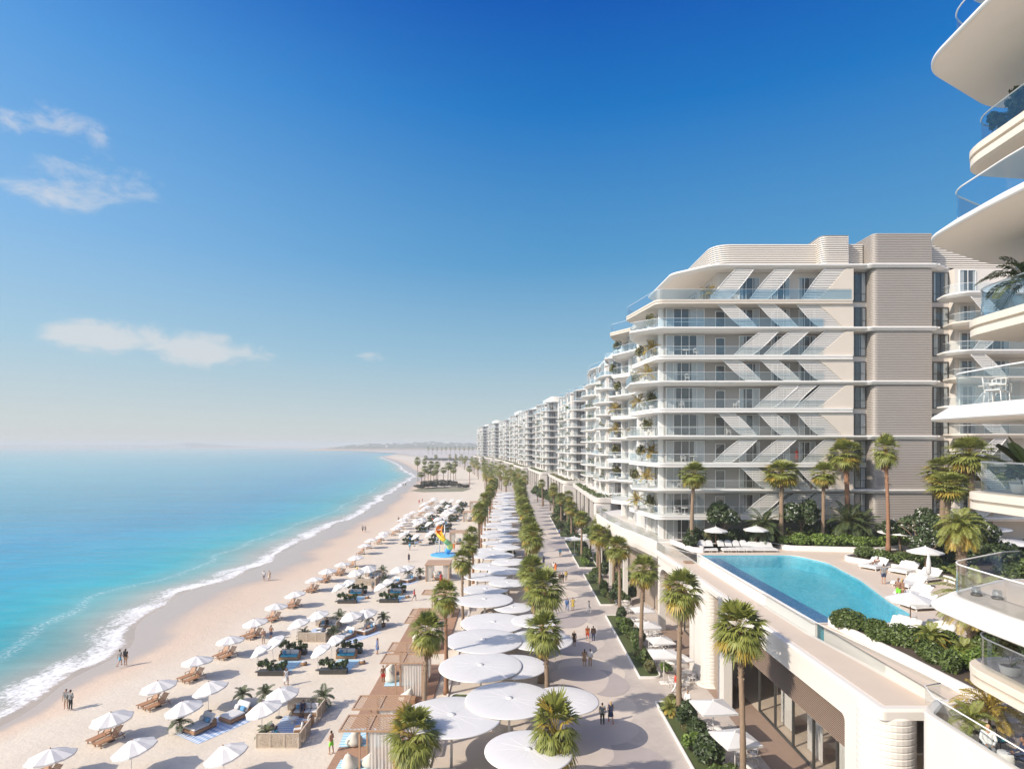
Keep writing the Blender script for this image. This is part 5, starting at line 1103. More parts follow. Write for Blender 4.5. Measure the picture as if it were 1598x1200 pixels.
# furniture kinds
def sofa_proto(name,L,base='wicker',cush='cushion',pill='cushion_blue',D=.85):
    root=empty(name); MB().bbox(-L/2,-D/2,.06,L/2,D/2,.34,.03).build('base',M[base],root); mb=MB(); mb.bbox(-L/2,D/2-.16,.345,L/2,D/2,.78,.04).build('backrest',M[base],root)
    for s in(-1,1):
        if L<3: MB().bbox(s*(L/2-.07)-.07,-D/2+.05,.346,s*(L/2-.07)+.07,D/2-.17,.60,.03).build('armrest',M[base],root)
    k=max(1,round(L/.85))
    for i in range(k):
        w_=(L-.32)/k; x0=-L/2+.16+i*w_; MB().bbox(x0+.01,-D/2+.01,.347,x0+w_-.01,D/2-.18,.50,.05).build('seat_cushion',M[cush],root); c=MB().bbox(x0+.02,-.09,0,x0+w_-.02,.09,.44,.06).build('back_cushion',M[cush],root,(0,D/2-.27,.50)); c.rotation_euler=(-.2,0,0)
    if pill: c=MB().bbox(-.20,-.06,0,.20,.06,.36,.055).build('throw_pillow',M[pill],root,(-L/2+.45,D/2-.42,.51)); c.rotation_euler=(-.35,0,.2)
    for sx in(-1,1):
        for sy in(-1,1): MB().box(sx*(L/2-.08)-.03,sy*(D/2-.08)-.03,0,sx*(L/2-.08)+.03,sy*(D/2-.08)+.03,.06).build('leg',M['frame_dark'],root)
    return root
SOF=Proto(sofa_proto('beach_sofa',2.3)); SOFB=Proto(sofa_proto('beach_sofa',2.1,cush='cushion_cyan' if 'cushion_cyan' in M else 'cushion',pill='cushion_blue')); ARM=Proto(sofa_proto('wicker_armchair',.95,pill=None))
mat('cushion_cyan',(.06,.36,.50),.85,.15,5)
for ch in SOFB.root.children:
    if ch.name.startswith('seat_cushion'): ch.data.materials[0]=M['cushion_cyan']
def daybed():
    root=empty('daybed'); MB().bbox(-.75,-1.05,.08,.75,1.05,.34,.03).build('base',M['wood'],root); MB().bbox(-.70,-1.0,.343,.70,.45,.52,.06).build('mattress',M['cushion'],root)
    c=MB().bbox(-.70,-.08,0,.70,.10,.80,.07).build('backrest',M['cushion'],root,(0,.5,.45)); c.rotation_euler=(-.6,0,0); MB().bbox(-.74,.62,.345,.74,1.04,.70,.03).build('headboard',M['wicker'],root)
    for s in(-.35,.35): q=MB().bbox(-.25,-.07,0,.25,.07,.4,.065).build('pillow',M['cushion_blue' if s>0 else 'cushion'],root,(s,.30,.56)); q.rotation_euler=(-.5,0,0)
    return root
DB=Proto(daybed())
def rug(name,w_,l,m): r=MB().box(-w_/2,-l/2,0,w_/2,l/2,.015).build(name,M[m]); return r
RUG=rug('striped_rug',2.6,4.2,'rug_stripe'); RUG2=rug('striped_rug',2.3,3.2,'rug_stripe2')
def trough(seed):
    root=empty('planter_trough'); mb=MB(); L=1.35
    mb.box(-L,-.35,0,L,.35,.40).build('trough',M['planter_dark'],root); MB().box(-L-.03,-.38,.401,L+.03,.38,.45).build('rim',M['frame_dark'],root)
    bl=[(x+random.uniform(-.1,.1),random.uniform(-.2,.2),.5+random.uniform(.15,.9),.24,.34,.26) for x in np.linspace(-L*.98,L*.98,15)]; mesh_obj('foliage',leaf_mesh('fo',bl,1300,.13,seed),M['leaf_dark'],root)
    st=MB(); [st.tube([(x,0,.4),(x+.1*math.sin(x*9),.05,1.05)],[.02,.008],4) for x in np.linspace(-L*.9,L*.9,9)]; st.build('stems',M['trunk'],root)
    rs=random.Random(seed); fb=MB()
    return root
TR=[Proto(trough(1)),Proto(trough(2))]
PP=Proto(potted('potted_palm','feather',14,.24,.40,'pot',n=13,L=.95,st=.35)); PP2=Proto(potted('potted_palm','feather',15,.22,.36,'terracotta',n=15,L=.8,st=.5,wl=.30))
def screen(L,h=1.15):
    root=empty('lattice_screen'); fr=MB(); fr.box(-L/2,-.04,h-.06,L/2,.04,h).box(-L/2,-.04,0,L/2,.04,.08); 
    for k in range(int(L/1.0)+1): x=-L/2+.03+(L-.06)*k/int(L/1.0); fr.box(x-.03,-.038,.081,x+.03,.038,h-.061)
    fr.build('frame',M['lattice'],root); mb=MB(); n_=int(L/.12)
    for k in range(-int(h/.12),n_):
        for s in(0,1):
            a=-L/2+k*.12; x0=a; x1=a+h; z0,z1=.05,h-.03
            if x0<-L/2: z0+=(-L/2-x0); x0=-L/2
            if x1>L/2: z1-=(x1-L/2); x1=L/2
            if x1-x0<.05: continue
            if s: x0,x1=-x0,-x1
            y=.012*(1 if s else -1); d=.022 if x1>x0 else -.022; mb.add([(x0,y,z0),(x0+d,y,z0-.0),(x1,y,z1),(x1-d,y,z1)],[(0,1,2,3)])
    mb.build('lattice',M['lattice'],root); MB().add([(-L/2,0,.08),(L/2,0,.08),(L/2,0,h-.06),(-L/2,0,h-.06)],[(0,1,2,3)]).build('woven_backing',M['lattice_back'],root); return root
m,n,out=newmat('lattice_back'); tc=n.n('ShaderNodeTexCoord').outputs['Object']; t=n.n('ShaderNodeBsdfTransparent'); d=n.n('ShaderNodeBsdfDiffuse',{'Color':(.46,.38,.30,1)}); ck=n.n('ShaderNodeTexVoronoi',{'Scale':14.0}); n.set(ck.inputs[0],tc); mx=n.n('ShaderNodeMixShader',{0:n.sm(ck.outputs[0],.2,.5),1:t.outputs[0],2:d.outputs[0]}); n.t.links.new(mx.outputs[0],out.inputs[0]); M['lattice_back']=m
SC3=Proto(screen(3.2)); SC2=Proto(screen(2.4)); 
def ottoman():
    root=empty('wicker_pouf'); MB().lathe([(.22,0),(.34,.06),(.38,.2),(.33,.34),(.2,.38)],16).build('body',M['wicker'],root); MB().lathe([(.2,.381),(.26,.40),(.22,.43),(.02,.44)],16).build('cushion',M['cushion'],root); return root
OT=Proto(ottoman())
def table(r=.4,h=.4,m='cushion'):
    root=empty('low_table'); MB().lathe([(r,h-.04),(r,h),(.01,h)],20).build('table_top',M['white'],root); MB().lathe([(r*.6,0),(r*.55,.03),(.05,.06),(.05,h-.04)],14).build('pedestal',M['white'],root); return root
LT=Proto(table())
mats_done=True
cab=0
def cabana(x0,y0,n_,who):
    z=ZB; w_='%s lattice enclosure'%who
    SC3.put((x0+1.6,y0,z),0,1,'woven lattice screen closing the near side of the %s'%w_,'screen','lattice screens')
    SC2.put((x0+3.25,y0+1.25,z),R(90),1,'woven lattice screen at the near right flank of the %s'%w_,'screen','lattice screens')
    SC2.put((x0+3.25,y0+5.2,z),R(90),1,'woven lattice screen at the far right flank of the %s'%w_,'screen','lattice screens')
    SC3.put((x0+1.6,y0+6.4,z),0,1,'woven lattice screen closing the far side of the %s'%w_,'screen','lattice screens')
    SOF.put((x0+1.9,y0+5.6,z),0,1,'white cushioned wicker sofa along the far screen of the %s'%w_,'sofa','sofas of the lattice enclosures')
    ARM.put((x0+2.6,y0+3.6,z),R(-90),1,'wicker armchair at the right of the %s'%w_,'armchair','wicker armchairs'); ARM.put((x0+2.5,y0+2.1,z),R(-75),1,'wicker armchair nearer the camera in the %s'%w_,'armchair','wicker armchairs'); 
    SOFB.put((x0+1.3,y0+.75,z),R(180),.95,'small sofa with blue seat behind the near screen of the %s'%w_,'sofa','sofas of the lattice enclosures')
    r=RUG if cab_rug[0] else RUG.copy(); 
    if not cab_rug[0]: COL.objects.link(r)
    cab_rug[0]=False; r.location=(x0+1.4,y0+3.4,z+.004); tag(r,'blue and white striped rug inside the %s'%w_,'rug','striped rugs')
    LT.put((x0+1.3,y0+4.2,z+.02),0,1,'low round white table on the rug of the %s'%w_,'table','low beach tables')
    PP.put((x0+.45,y0+.8,z),1,1.0,'potted palm in the near corner of the %s'%w_,'potted plant','potted palms on the sand'); PP.put((x0+2.9,y0+6.9,z),2,1.25,'taller potted palm by the far corner of the %s'%w_,'potted plant','potted palms on the sand')
    OT.put((x0-.2,y0+3.1,z),0,1,'round wicker pouf at the open side of the %s'%w_,'pouf','wicker poufs')
cab_rug=[True]
cabs=[(-19.1,45.4,'nearest'),(-24.6,69.8,'second nearest'),(-25.2,98,'third nearest'),(-26,166,'fourth nearest'),(-20,192,'farthest')]
for i,(x,Y,wn) in enumerate(cabs):
    cabana(x,Y,i,wn)
    if i: 
        for j,(dx,dy) in enumerate(((-.3,1.2),(.9,4.6))): PBm.put((x+dx,Y+dy,ZB),.3*j+i*.5,.95,'tilted white parasol at the %s of the %s lattice enclosure'%(('front','back')[j],wn),'parasol','tilted parasols of the lounge areas',tiltv=.08)
def pairset(x0,y0,who,k):
    z=ZB; w_='%s planter pair'%who
    TR[0].put((x0+1.2,y0,z),0,1,'dark trough with leafy shrubs, near one of the %s'%w_,'planter','dark planter troughs'); TR[1].put((x0+1.2,y0+5.9,z),0,1,'dark trough with leafy shrubs, far one of the %s'%w_,'planter','dark planter troughs')
    SOFB.put((x0+1.3,y0+4.4,z),0,1,'small white sofa with blue seat between the troughs of the %s'%w_,'sofa','sofas between the planters')
    OT.put((x0+3.4,y0+2.6,z),0,.9,'brown wicker pouf beside the %s'%w_,'pouf','wicker poufs')
    r=RUG2 if pr[0] else RUG2.copy()
    if not pr[0]: COL.objects.link(r)
    pr[0]=False; r.location=(x0+1.6,y0+2.3,z+.004); r.rotation_euler[2]=-.1; tag(r,'blue striped mat on the sand between the %s'%w_,'rug','striped rugs')
    for j,(dx,dy) in enumerate(((-.6,.8),(-.2,3.8))): PCs.put((x0+dx,y0+dy,z),.15+.2*j,1,'steeply tilted white parasol at the %s trough of the %s'%(('near','far')[j],w_),'parasol','parasols at the planter pairs',tiltv=.10)
pr=[True]; k=0
for Y in (60,87.3,139,158,180,202,222):
    for x,side in ((-24.8,'sea-side'),(-18.9,'land-side')):
        k+=1; xx=x+(.0 if Y<100 else curve_x(Y)); pairset(xx,Y+(0 if x<-20 else .4),'%s %s'%(nth(k//2+k%2),side),k)
def bedset(x,Y,who,n_,par=True):
    DB.put((x,Y,ZB+.02),R(-28),1,'wooden daybed with white mattress on the %s striped rug'%who,'daybed','daybeds on the sand'); DB.put((x-1.9,Y-2.0,ZB+.02),R(-28),.95,'lower wooden daybed at the near end of the %s striped rug'%who,'daybed','daybeds on the sand')
    r=RUG.copy(); COL.objects.link(r); r.location=(x-.8,Y-1.3,ZB+.004); r.rotation_euler[2]=-.55; r.scale=(1.2,1.25,1); tag(r,'long blue and white striped rug under the %s pair of daybeds'%who,'rug','striped rugs')
    PP.put((x-3.2,Y-2.6,ZB),0,1.15,'potted palm at the near end of the %s striped rug'%who,'potted plant','potted palms on the sand'); PP2.put((x-.3,Y+2.0,ZB),1,1.3,'small leafy palm behind the %s daybeds, left one'%who,'potted plant','potted palms on the sand'); PP2.put((x+1.6,Y+2.3,ZB),2,1.3,'small leafy palm behind the %s daybeds, right one'%who,'potted plant','potted palms on the sand')
    if par:
        for j,(dx,dy) in enumerate(((-2.0,.2),(-.6,1.4))): PBm.put((x+dx,Y+dy,ZB),.4,1,'tilted white parasol over the %s daybeds, %s'%(who,('near one','far one')[j]),'parasol','tilted parasols of the lounge areas',tiltv=.08)
bedset(-22.9,50.4,'nearest',0,False); bedset(-17.6,73.5,'second nearest',1); bedset(-17.2,101,'third nearest',2); bedset(-19,171,'farthest',4)
# extra far parasols that fill the beach up to the island
rs=random.Random(4); k=0
for Y in range(138,236,22):
    for x in (-21.5,):
        k+=1; PCs.put((x+curve_x(Y)+rs.uniform(-.8,.8),Y+rs.uniform(-1.5,1.5),ZB),rs.uniform(0,.5),1.05,'small far white parasol in the crowded beach field, %s counting away from the camera'%nth(k),'parasol','far parasols of the beach field')
# ---------------------------------------------------------------- boardwalk, pergolas, beanbags
bw=MB(); y=34.0
while y<62.3: bw.box(-12.85,y,-.58,-7.0,y+.135,-.42); y+=.145
o=bw.build('boardwalk',M['deck_wood']); tag(o,kind='structure')
bw=MB(); y=66
while y<84: bw.box(-12.85,y,-.58,-7.2,y+.20,-.42); y+=.22
o=bw.build('boardwalk',M['deck_wood']); tag(o,kind='structure')
def pergola():
    root=empty('pergola'); h=2.95; W_,D_=4.0,2.5; fr=MB(); fr.box(-2,-1.25,h,2,-1.15,h+.12).box(-2,1.15,h,2,1.25,h+.12).box(-2,-1.149,h,-1.9,1.149,h+.12).box(1.9,-1.149,h,2,1.149,h+.12).box(-.05,-1.149,h,.05,1.149,h+.12); fr.build('roof_frame',M['pergola_wood'],root)
    la=MB(); d=.20
    for s in(1,-1):
        c=-3.2
        while c<3.2:
            # 45 degree laths inside the frame
            p=[]; 
            for x in(-1.9,1.9):
                yv=s*(x)+c*1.0
                if -1.15<=yv<=1.15: p.append((x,yv))
            for yv in(-1.15,1.15):
                x=s*(yv-c)
                if -1.9<=x<=1.9: p.append((x,yv))
            if len(p)>=2:
                a,b=p[0],p[1]
                if math.dist(a,b)>.1: la.obox(((a[0]+b[0])/2,(a[1]+b[1])/2),(b[0]-a[0],b[1]-a[1]),0,math.dist(a,b)/2,.024,h+(.03 if s>0 else .055),h+(.05 if s>0 else .075))
            c+=d*1.414
    la.build('lattice_roof',M['pergola_wood'],root)
    for x in(-.6,1.8):
        for yv in(-1.1,1.1): MB().box(x-.06,yv-.06,0,x+.06,yv+.06,h-.001).build('post',M['pergola_wood'],root)
    def cur(x0,x1,y0,y1,top=h-.03,sq=1.0):
        mb=MB(); v=[]; n_=44
        for zf in range(7):
            z=top*(1-zf/6)+.02; 
            for i in range(n_+1):
                u=i/n_; px_=x0+(x1-x0)*u; py_=y0+(y1-y0)*u; am=(.010+.02*zf/6); o_=am*(math.sin(u*n_*.95+.4*math.sin(zf))+.5*math.sin(u*17+zf*.3)); dx=(y1-y0); L=math.hypot(x1-x0,y1-y0); nx,ny=-(y1-y0)/L,(x1-x0)/L; v.append((px_+nx*o_,py_+ny*o_,z))
        f=[(k*(n_+1)+i,k*(n_+1)+i+1,(k+1)*(n_+1)+i+1,(k+1)*(n_+1)+i) for k in range(6) for i in range(n_)]; mb.add(v,f,True); mb.build('curtain',M['sheer'],root)
    cur(.1,1.7,-1.1,-1.1); cur(1.8,1.8,-.9,.9); cur(-.6,-.1,1.12,1.12)
    return root
m,n,out=newmat('sheer'); d=n.n('ShaderNodeBsdfDiffuse',{'Color':(.74,.70,.64,1)}); t=n.n('ShaderNodeBsdfTranslucent',{'Color':(.80,.76,.70,1)}); t2=n.n('ShaderNodeBsdfTransparent'); a=n.n('ShaderNodeMixShader',{0:.4,1:d.outputs[0],2:t.outputs[0]}); b=n.n('ShaderNodeMixShader',{0:.18,1:a.outputs[0],2:t2.outputs[0]}); n.t.links.new(b.outputs[0],out.inputs[0]); M['sheer']=m
PG=Proto(pergola())
pgl=[(-9.8,42.6),(-9.8,46.0),(-9.8,55.5),(-9.8,58.7),(-9.8,67.8),(-9.8,71.0),(-9.8,80.5)]
for i,(x,Y) in enumerate(pgl): PG.put((x,Y,-.42),0,1,'wooden pergola with diamond lattice roof on the boardwalk, %s from the camera'%nth(i+1),'pergola','pergolas on the boardwalk')
def gazebo():
    root=empty('curtained_gazebo'); W_=1.9; h=2.7
    MB().bbox(-W_-.2,-W_-.2,h,W_+.2,W_+.2,h+.16,.03).build('roof',M['pergola_wood'],root)
    for sx in(-1,1):
        for sy in(-1,1):
            MB().box(sx*W_-.07,sy*W_-.07,0,sx*W_+.07,sy*W_+.07,h-.001).build('post',M['pergola_wood'],root)
            for ax in(0,1):
                mb=MB(); v=[]
                for i in range(17):
                    u=i/16*.95; o_=.05*math.sin(i*2.2); p=(sx*(W_-u),sy*(W_-.15)+o_) if ax==0 else (sx*(W_-.15)+o_,sy*(W_-u)); v+=[(*p,.03),(*p,h-.03)]
                mb.add(v,[(2*i,2*i+2,2*i+3,2*i+1) for i in range(16)],True); mb.build('curtain',M['sheer'],root)
    return root
GZ=Proto(gazebo())
for i,(x,Y) in enumerate([(-12.4,103),(-12.2,140),(-12.5,182),(-12.8,214)]): GZ.put((x,Y,ZB),0,1,'square gazebo hung with pale curtains, %s from the camera'%nth(i+1),'gazebo','curtained gazebos'); DB.put((x,Y,ZB+.02),R(20),1,'daybed inside the %s curtained gazebo'%nth(i+1),'daybed')
def beanbag():
    root=empty('beanbag'); mb=MB(); rings=[]
    for z,rx,ry,oy in((.0,.42,.46,0),(.10,.50,.58,0),(.26,.50,.56,.02),(.42,.40,.42,.10),(.60,.30,.26,.22),(.78,.20,.15,.32),(.88,.09,.07,.36)):
        rings.append([(rx*math.cos(2*math.pi*k/18)*(1+.06*math.sin(3*k+z*9)),oy+ry*math.sin(2*math.pi*k/18),z) for k in range(18)])
    mb.loft(rings); mb.build('bag',M['beanbag'],root); MB().box(-.03,.34,.86,.03,.38,.96).build('strap',M['beanbag'],root); return root
BB=Proto(beanbag())
for i,(px,py,rz,wh) in enumerate([(553,1160,.4,'left, under the nearest pergola'),(548,1196,-.2,'at the bottom edge left of the nearest curtain'),(578,1193,.6,'at the bottom edge beside the striped mat'),(612,1062,-.5,'under the third pergola, left one'),(640,1060,.4,'under the third pergola, right one'),(607,1052,.9,'behind the left one under the third pergola'),(634,1092,1.2,'at the right edge of the boardwalk behind the second pergola'),(615,1125,.1,'between the first and second pergola'),(648,1010,.2,'under the fifth pergola'),(652,998,.8,'behind the fifth pergola')]):
    x,Y=gp(px,py,-.42); BB.put((x,Y,-.41),rz+3.1,1.25,'pale beanbag '+wh,'beanbag','beanbags on the boardwalk')
for i,(px,py,s,rz) in enumerate([(560,1150,(1.1,.9,1),.1),(562,1196,(1.4,.6,1),0),(625,1062,(1.2,.8,1),.05),(590,1150,(.8,.9,1),.7)]):
    r=RUG2.copy(); COL.objects.link(r); x,Y=gp(px,py,-.42); r.location=(x,Y,-.412+.002*i); r.scale=s; r.rotation_euler[2]=rz; tag(r,'blue striped mat on the wooden boardwalk, '+['beside the left beanbag of the nearest pergola','at the bottom edge of the boardwalk','under the beanbags of the third pergola','crumpled behind the nearest post'][i],'rug','striped rugs')
MB().bbox(-.5,-.4,0,.5,.4,.55,.04).build('x',M['wicker']); o=bpy.data.objects['x']; o.name='wicker_box'; o.location=(*gp(640,1098,-.42),-.415); tag(o,'brown wicker box at the right edge of the boardwalk','box')
# slide
def slide():
    root=empty('spiral_slide',(*gp(694,866,ZB),ZB),0,'twisting orange, yellow and green tube slide standing on the sand','slide')
    P=[];N=44
    for k in range(N+1):
        t=k/N; a=2.3+t*5.4; r=1.25*(1-.15*t); P.append(Vector((r*math.cos(a),r*math.sin(a),5.9-5.4*t)))
    cuts=[(0,12,'slide_orange'),(12,21,'slide_yellow'),(21,27,'slide_green'),(27,36,'slide_lime'),(36,44,'slide_blue')]
    for a,b,m_ in cuts:
        mb=MB(); rings=[]
        for k in range(a,b+1):
            d=(P[min(k+1,N)]-P[max(k-1,0)]).normalized(); s=d.cross(Vector((0,0,1))).normalized(); u=s.cross(d); rings.append([P[k]+s*.58*math.cos(q)+u*.58*math.sin(q) for q in [math.pi*.85+j*(math.pi*1.3)/11 for j in range(12)]])
        mb.loft(rings,False,True,False); w_=mb.build('chute',M[m_],root); sol=w_.modifiers.new('s','SOLIDIFY'); sol.thickness=.06
    for x,y,z in((.0,0,6.2),(-1.2,.9,5.2)): MB().tube([(x,y,-.1),(x,y,z)],.09,8).build('post',M['white'],root)
    MB().bbox(-1.9,.2,5.1,-.5,1.6,5.22,.02).build('platform',M['white'],root); c=MB(); [c.tube([(x,y,5.2),(x,y,6.2)],.03,5) for x,y in((-1.85,.25),(-1.85,1.55),(-.55,1.55))]; c.tube([(-1.85,.25,6.2),(-1.85,1.55,6.2),(-.55,1.55,6.2)],.03,5); c.build('railing',M['frame_white'],root)
    l=MB(); [l.tube([(-2.6+s,1.7,0),(-1.4+s,1.2,5.1)],.04,5) for s in(0,.6)]; [l.box(-2.58+k*.092,1.5,.3+k*.38,-1.98+k*.092,1.75,.34+k*.38) for k in range(13)]; l.build('ladder',M['frame_white'],root)
    MB().lathe([(2.9,0),(2.95,.12),(2.7,.2),(2.6,.12)],32).build('splash_rim',M['slide_blue'],root); MB().lathe([(2.6,.10),(.01,.10)],32,cap=False).build('splash_water',M['pool_water'],root); MB().lathe([(2.75,.02),(.01,.03)],32,cap=False).build('splash_floor',M['slide_blue'],root)
slide()
# ---------------------------------------------------------------- round white canopies
mat('seam',(.66,.64,.62),.6)
def disc_canopy():
    root=empty('round_canopy'); r=3.0
    MB().lathe([(.2,-.10),(r*.6,-.06),(r-.08,-.03),(r,.0),(r,.05),(r-.1,.075),(r*.6,.12),(.05,.16)],56).build('canopy',M['canopy'],root)
    MB().tube([(0,0,-3.6),(0,0,-.05)],[.085,.07],12).build('mast',M['white'],root); MB().lathe([(.34,-.30),(.10,-.12),(.07,-.55)][::-1],14).build('mast_head',M['white'],root)
    sm_=MB()
    for k in range(14):
        a=2*math.pi*(k+.3)/14; sm_.tube([(.3*math.cos(a),.3*math.sin(a),.158),(r*.6*math.cos(a),r*.6*math.sin(a),.121),(r*.985*math.cos(a),r*.985*math.sin(a),.062)],.005,4,False)
    sm_.build('seams',M['seam'],root); MB().lathe([(.24,.10),(.24,.19),(.01,.22)],16).build('centre_cap',M['white'],root)
    rb=MB(); [rb.tube([(0,0,-.20),(r*.93*math.cos(a),r*.93*math.sin(a),-.075)],.03,4) for a in [2*math.pi*k/12 for k in range(12)]]; rb.build('ribs',M['frame_white'],root)
    MB().lathe([(.30,-3.6),(.30,-3.55),(.1,-3.52)],16).build('base_plate',M['steel'],root); return root
DC=Proto(disc_canopy())
cl=[(705,1118,3.1,3.6),(795,1092,2.95,3.72),(880,1093,2.35,3.5),(825,1172,2.45,3.45),(750,1040,3.2,3.62),(803,1040,2.5,3.48),(755,1000,3.3,3.75),(842,999,2.9,3.6),(770,972,3.2,3.5),(836,969,2.3,3.66)]
wh=['over the tall mast at the left, nearest of the big ones','broad overlapping in the middle of the near cluster','right of the middle palm, sticking out over the promenade','lowest at the bottom edge behind the short palm','left, second tier behind the nearest','small, tucked behind the near middle cluster','wide and left in the third tier','wide and right in the third tier, over the paving','left in the fourth tier','small, right in the fourth tier']
G='round white canopies over the plaza'
for i,(px,py,r,z) in enumerate(cl):
    x,Y=gp(px,py,z); DC.put((x,Y,z),i,(r*1.1/3.0,r*1.07/3.0,z/3.6),'round white canopy disc '+wh[i],'canopy',G,tiltv=.012)
k=0; Y=70.5
while Y<236:
    jx=random.uniform(-.7,.7)
    for j,(dx,dy,r,z) in enumerate([(-3.4,0,2.7,3.55),(-.6,2.4,2.3,3.75)] if int(Y*10)%3 else [(-2.7,1.0,3.1,3.7),(.6,-1.2,2.0,3.45),(-4.6,3.8,1.6,3.4)]):
        k+=1; DC.put((dx+jx+curve_x(Y),Y+dy+random.uniform(-.8,.8),z),k,(r*1.13/3.0,r*1.08/3.0,z/3.6),'white canopy disc farther along the plaza, %s after the ten near ones'%nth(k),'canopy',G,tiltv=.02)
    Y+=7.3
# curved benches and planting islands under the canopies
def bench(x,Y,r,a0,a1,label):
    root=empty('curved_bench',(x,Y,0),0,label,'bench','curved benches on the plaza'); mb=MB(); n_=20
    def seg(r0,r1,z0,z1,nm,m_):
        mb=MB(); rings=[]
        for k in range(n_+1): a=a0+(a1-a0)*k/n_; c,s=math.cos(a),math.sin(a); rings.append([(r0*c,r0*s,z0),(r1*c,r1*s,z0),(r1*c,r1*s,z1),(r0*c,r0*s,z1)])
        mb.loft(rings,True,False); mb.build(nm,M[m_],root)
    seg(r,r+.45,0,.40,'base','paving_beige'); seg(r-.03,r+.50,.401,.46,'seat','paving_light'); seg(r+.46,r+.52,.461,.85,'backrest','paving_beige')
bench(-5.6,36.6,2.2,-.9,.9,'curved stone bench at the bottom edge beside the green island'); bench(.3,48.2,1.8,2.0,4.6,'curved bench half under the near middle canopy'); bench(-2.2,64.5,2.2,-1.2,1.4,'curved bench on the plaza behind the third tier of canopies'); bench(-1.5,77,2.0,1.8,4.4,'curved bench farther along the plaza beside a planting island')
ISL=[(-4.9,38.4,1.7,2.6,'at the bottom edge left of the curved bench'),(-3.9,50.5,1.5,3.0,'under the second tier of canopies'),(-4.0,73.5,1.3,4.6,'beside the slim tall palm of the left row'),(-2.2,90,1.5,3,'between the canopies, first of the far ones'),(-3,106,1.5,4,'between the canopies, second of the far ones'),(-1,122,1.5,4,'between the canopies, third of the far ones'),(-3,150,1.5,5,'between the canopies, fourth of the far ones')]
for i,(x,Y,rx,ry,lab) in enumerate(ISL):
    o=fillet([(x-rx,Y-ry,1),(x+rx,Y-ry,1),(x+rx,Y+ry,1),(x-rx,Y+ry,1)],1,5); planter('planting_island',o,0,.30,.15,'low kerbed planting island '+lab,'grass_green')
    hedge('hedge',[(x,Y-ry*.75),(x+.2,Y),(x,Y+ry*.75)],rx*1.7,.8,.15,4200 if i<3 else 1800,.11 if i<3 else .2,20+i,'leaf' if i%2 else 'leaf_olive','low green shrubs of the planting island '+lab,'hedge')
# ---------------------------------------------------------------- planting beds between promenade and cafes
SB=[Proto(shrub_proto('shrub',.85,.85,1.5,1500,.13,101,'leaf')),Proto(shrub_proto('shrub',.9,.8,1.1,1300,.12,102,'leaf_bright')),Proto(shrub_proto('shrub',1.0,1.0,1.7,1500,.14,103,'leaf_dark')),Proto(shrub_proto('shrub',.8,.8,1.0,1200,.11,104,'leaf_olive'))]
SN=['mid green bush','bright green low bush','dark green bush','olive bush']
BEDS=[(12.2,14.6,30.5,52.0,'nearest'),(12.0,14.2,57.4,78.5,'second'),(12.1,14.6,83.6,104,'third'),(12.0,15.5,109,140,'fourth'),(11.6,15.5,145,190,'fifth')]
for b,(xa,xb,y0,y1,nm) in enumerate(BEDS):
    o=fillet([(xa,y0,.1),(xb,y0,1.0),(xb,y1,1.0),(xa,y1,.1)],.4,5); planter('planting_bed',o,0,.22,.12,'long kerbed planting bed along the promenade, %s to the camera'%nm,'grass_green')
    rs=random.Random(b*5+1); yv=y0+1.2; k=0
    while yv<y1-.8:
        k+=1; t=rs.choice([0,0,1,2,3]) ; s=rs.uniform(.85,1.25)*(1.0 if b<3 else 1.4); SB[t].put((xa+.95+rs.uniform(0,xb-xa-1.5),yv,.1),rs.random()*6,s,'%s in the %s promenade bed, %s bush from its near end'%(SN[t],nm,nth(k)),'shrub','bushes in the promenade beds'); yv+=rs.uniform(.85,1.4)*(1 if b<2 else 1.4 if b<3 else 2.2)
k=0
for (x,Y,t,s_) in [(14.9,58.6,1,1.0),(13.3,60.5,0,1.3),(13.6,66.5,2,1.2),(12.9,71,1,1.2),(15.2,84.5,0,1.5),(16.6,86,2,1.4),(16.2,91,0,1.5),(16.8,97,1,1.6),(15.6,101,2,1.6),(13.2,47,2,1.3),(12.9,43.8,1,1.2),(13.5,40.8,2,1.5),(12.9,38.2,0,1.4),(13.8,36.5,1,1.4),(13.4,34.4,2,1.6),(17,104,0,1.8),(16,110,2,1.8),(17,115,0,1.8),(14.2,121,2,1.6)]:
    k+=1; SB[t].put((x,Y,.1),k*1.7,s_,'larger %s among the trunks by the cafes, %s of that planting'%(SN[t],nth(k)),'shrub','bushes in the promenade beds')
for i,(x,Y,s_,lab) in enumerate([(15.6,35.0,1.1,'low spiky palm at the bottom edge in front of the louvred opening, left one'),(17.0,34.6,1.2,'low spiky palm at the bottom edge in front of the louvred opening, right one'),(12.9,49.6,.8,'bright fern-like plant in the nearest promenade bed'),(15.3,88,.9,'spiky low palm by the far cafe')]):
    q=copy_tree(P_DWARF.root); q.location=(x,Y,.1); q.scale=(s_,s_,s_); q.rotation_euler[2]=i; tag(q,lab,'plant')
# trees by the second tower
TG=Proto(tree_proto('round_tree',5.5,2.3,82,'leaf',3000,.26)); 
for i,(x,Y,s) in enumerate([(16.5,128,1.0),(14.8,140,1.1),(18,118,.9),(17.5,150,1.0),(13.6,172,1.1),(15,188,1.2),(13,206,1.1),(17.2,100,.8),(16.6,90,.7),(17.5,121,1.1),(19.5,125,1.2),(20.5,133,1.1),(16,159,1.0),(15.6,178,1.2),(14.2,196,1.2),(11.5,222,1.2),(10,238,1.2)]): TG.put((x,Y,0),i,s,'round leafy tree on the landward side of the promenade, %s of the group'%nth(i+1),'tree','round trees by the cafes')
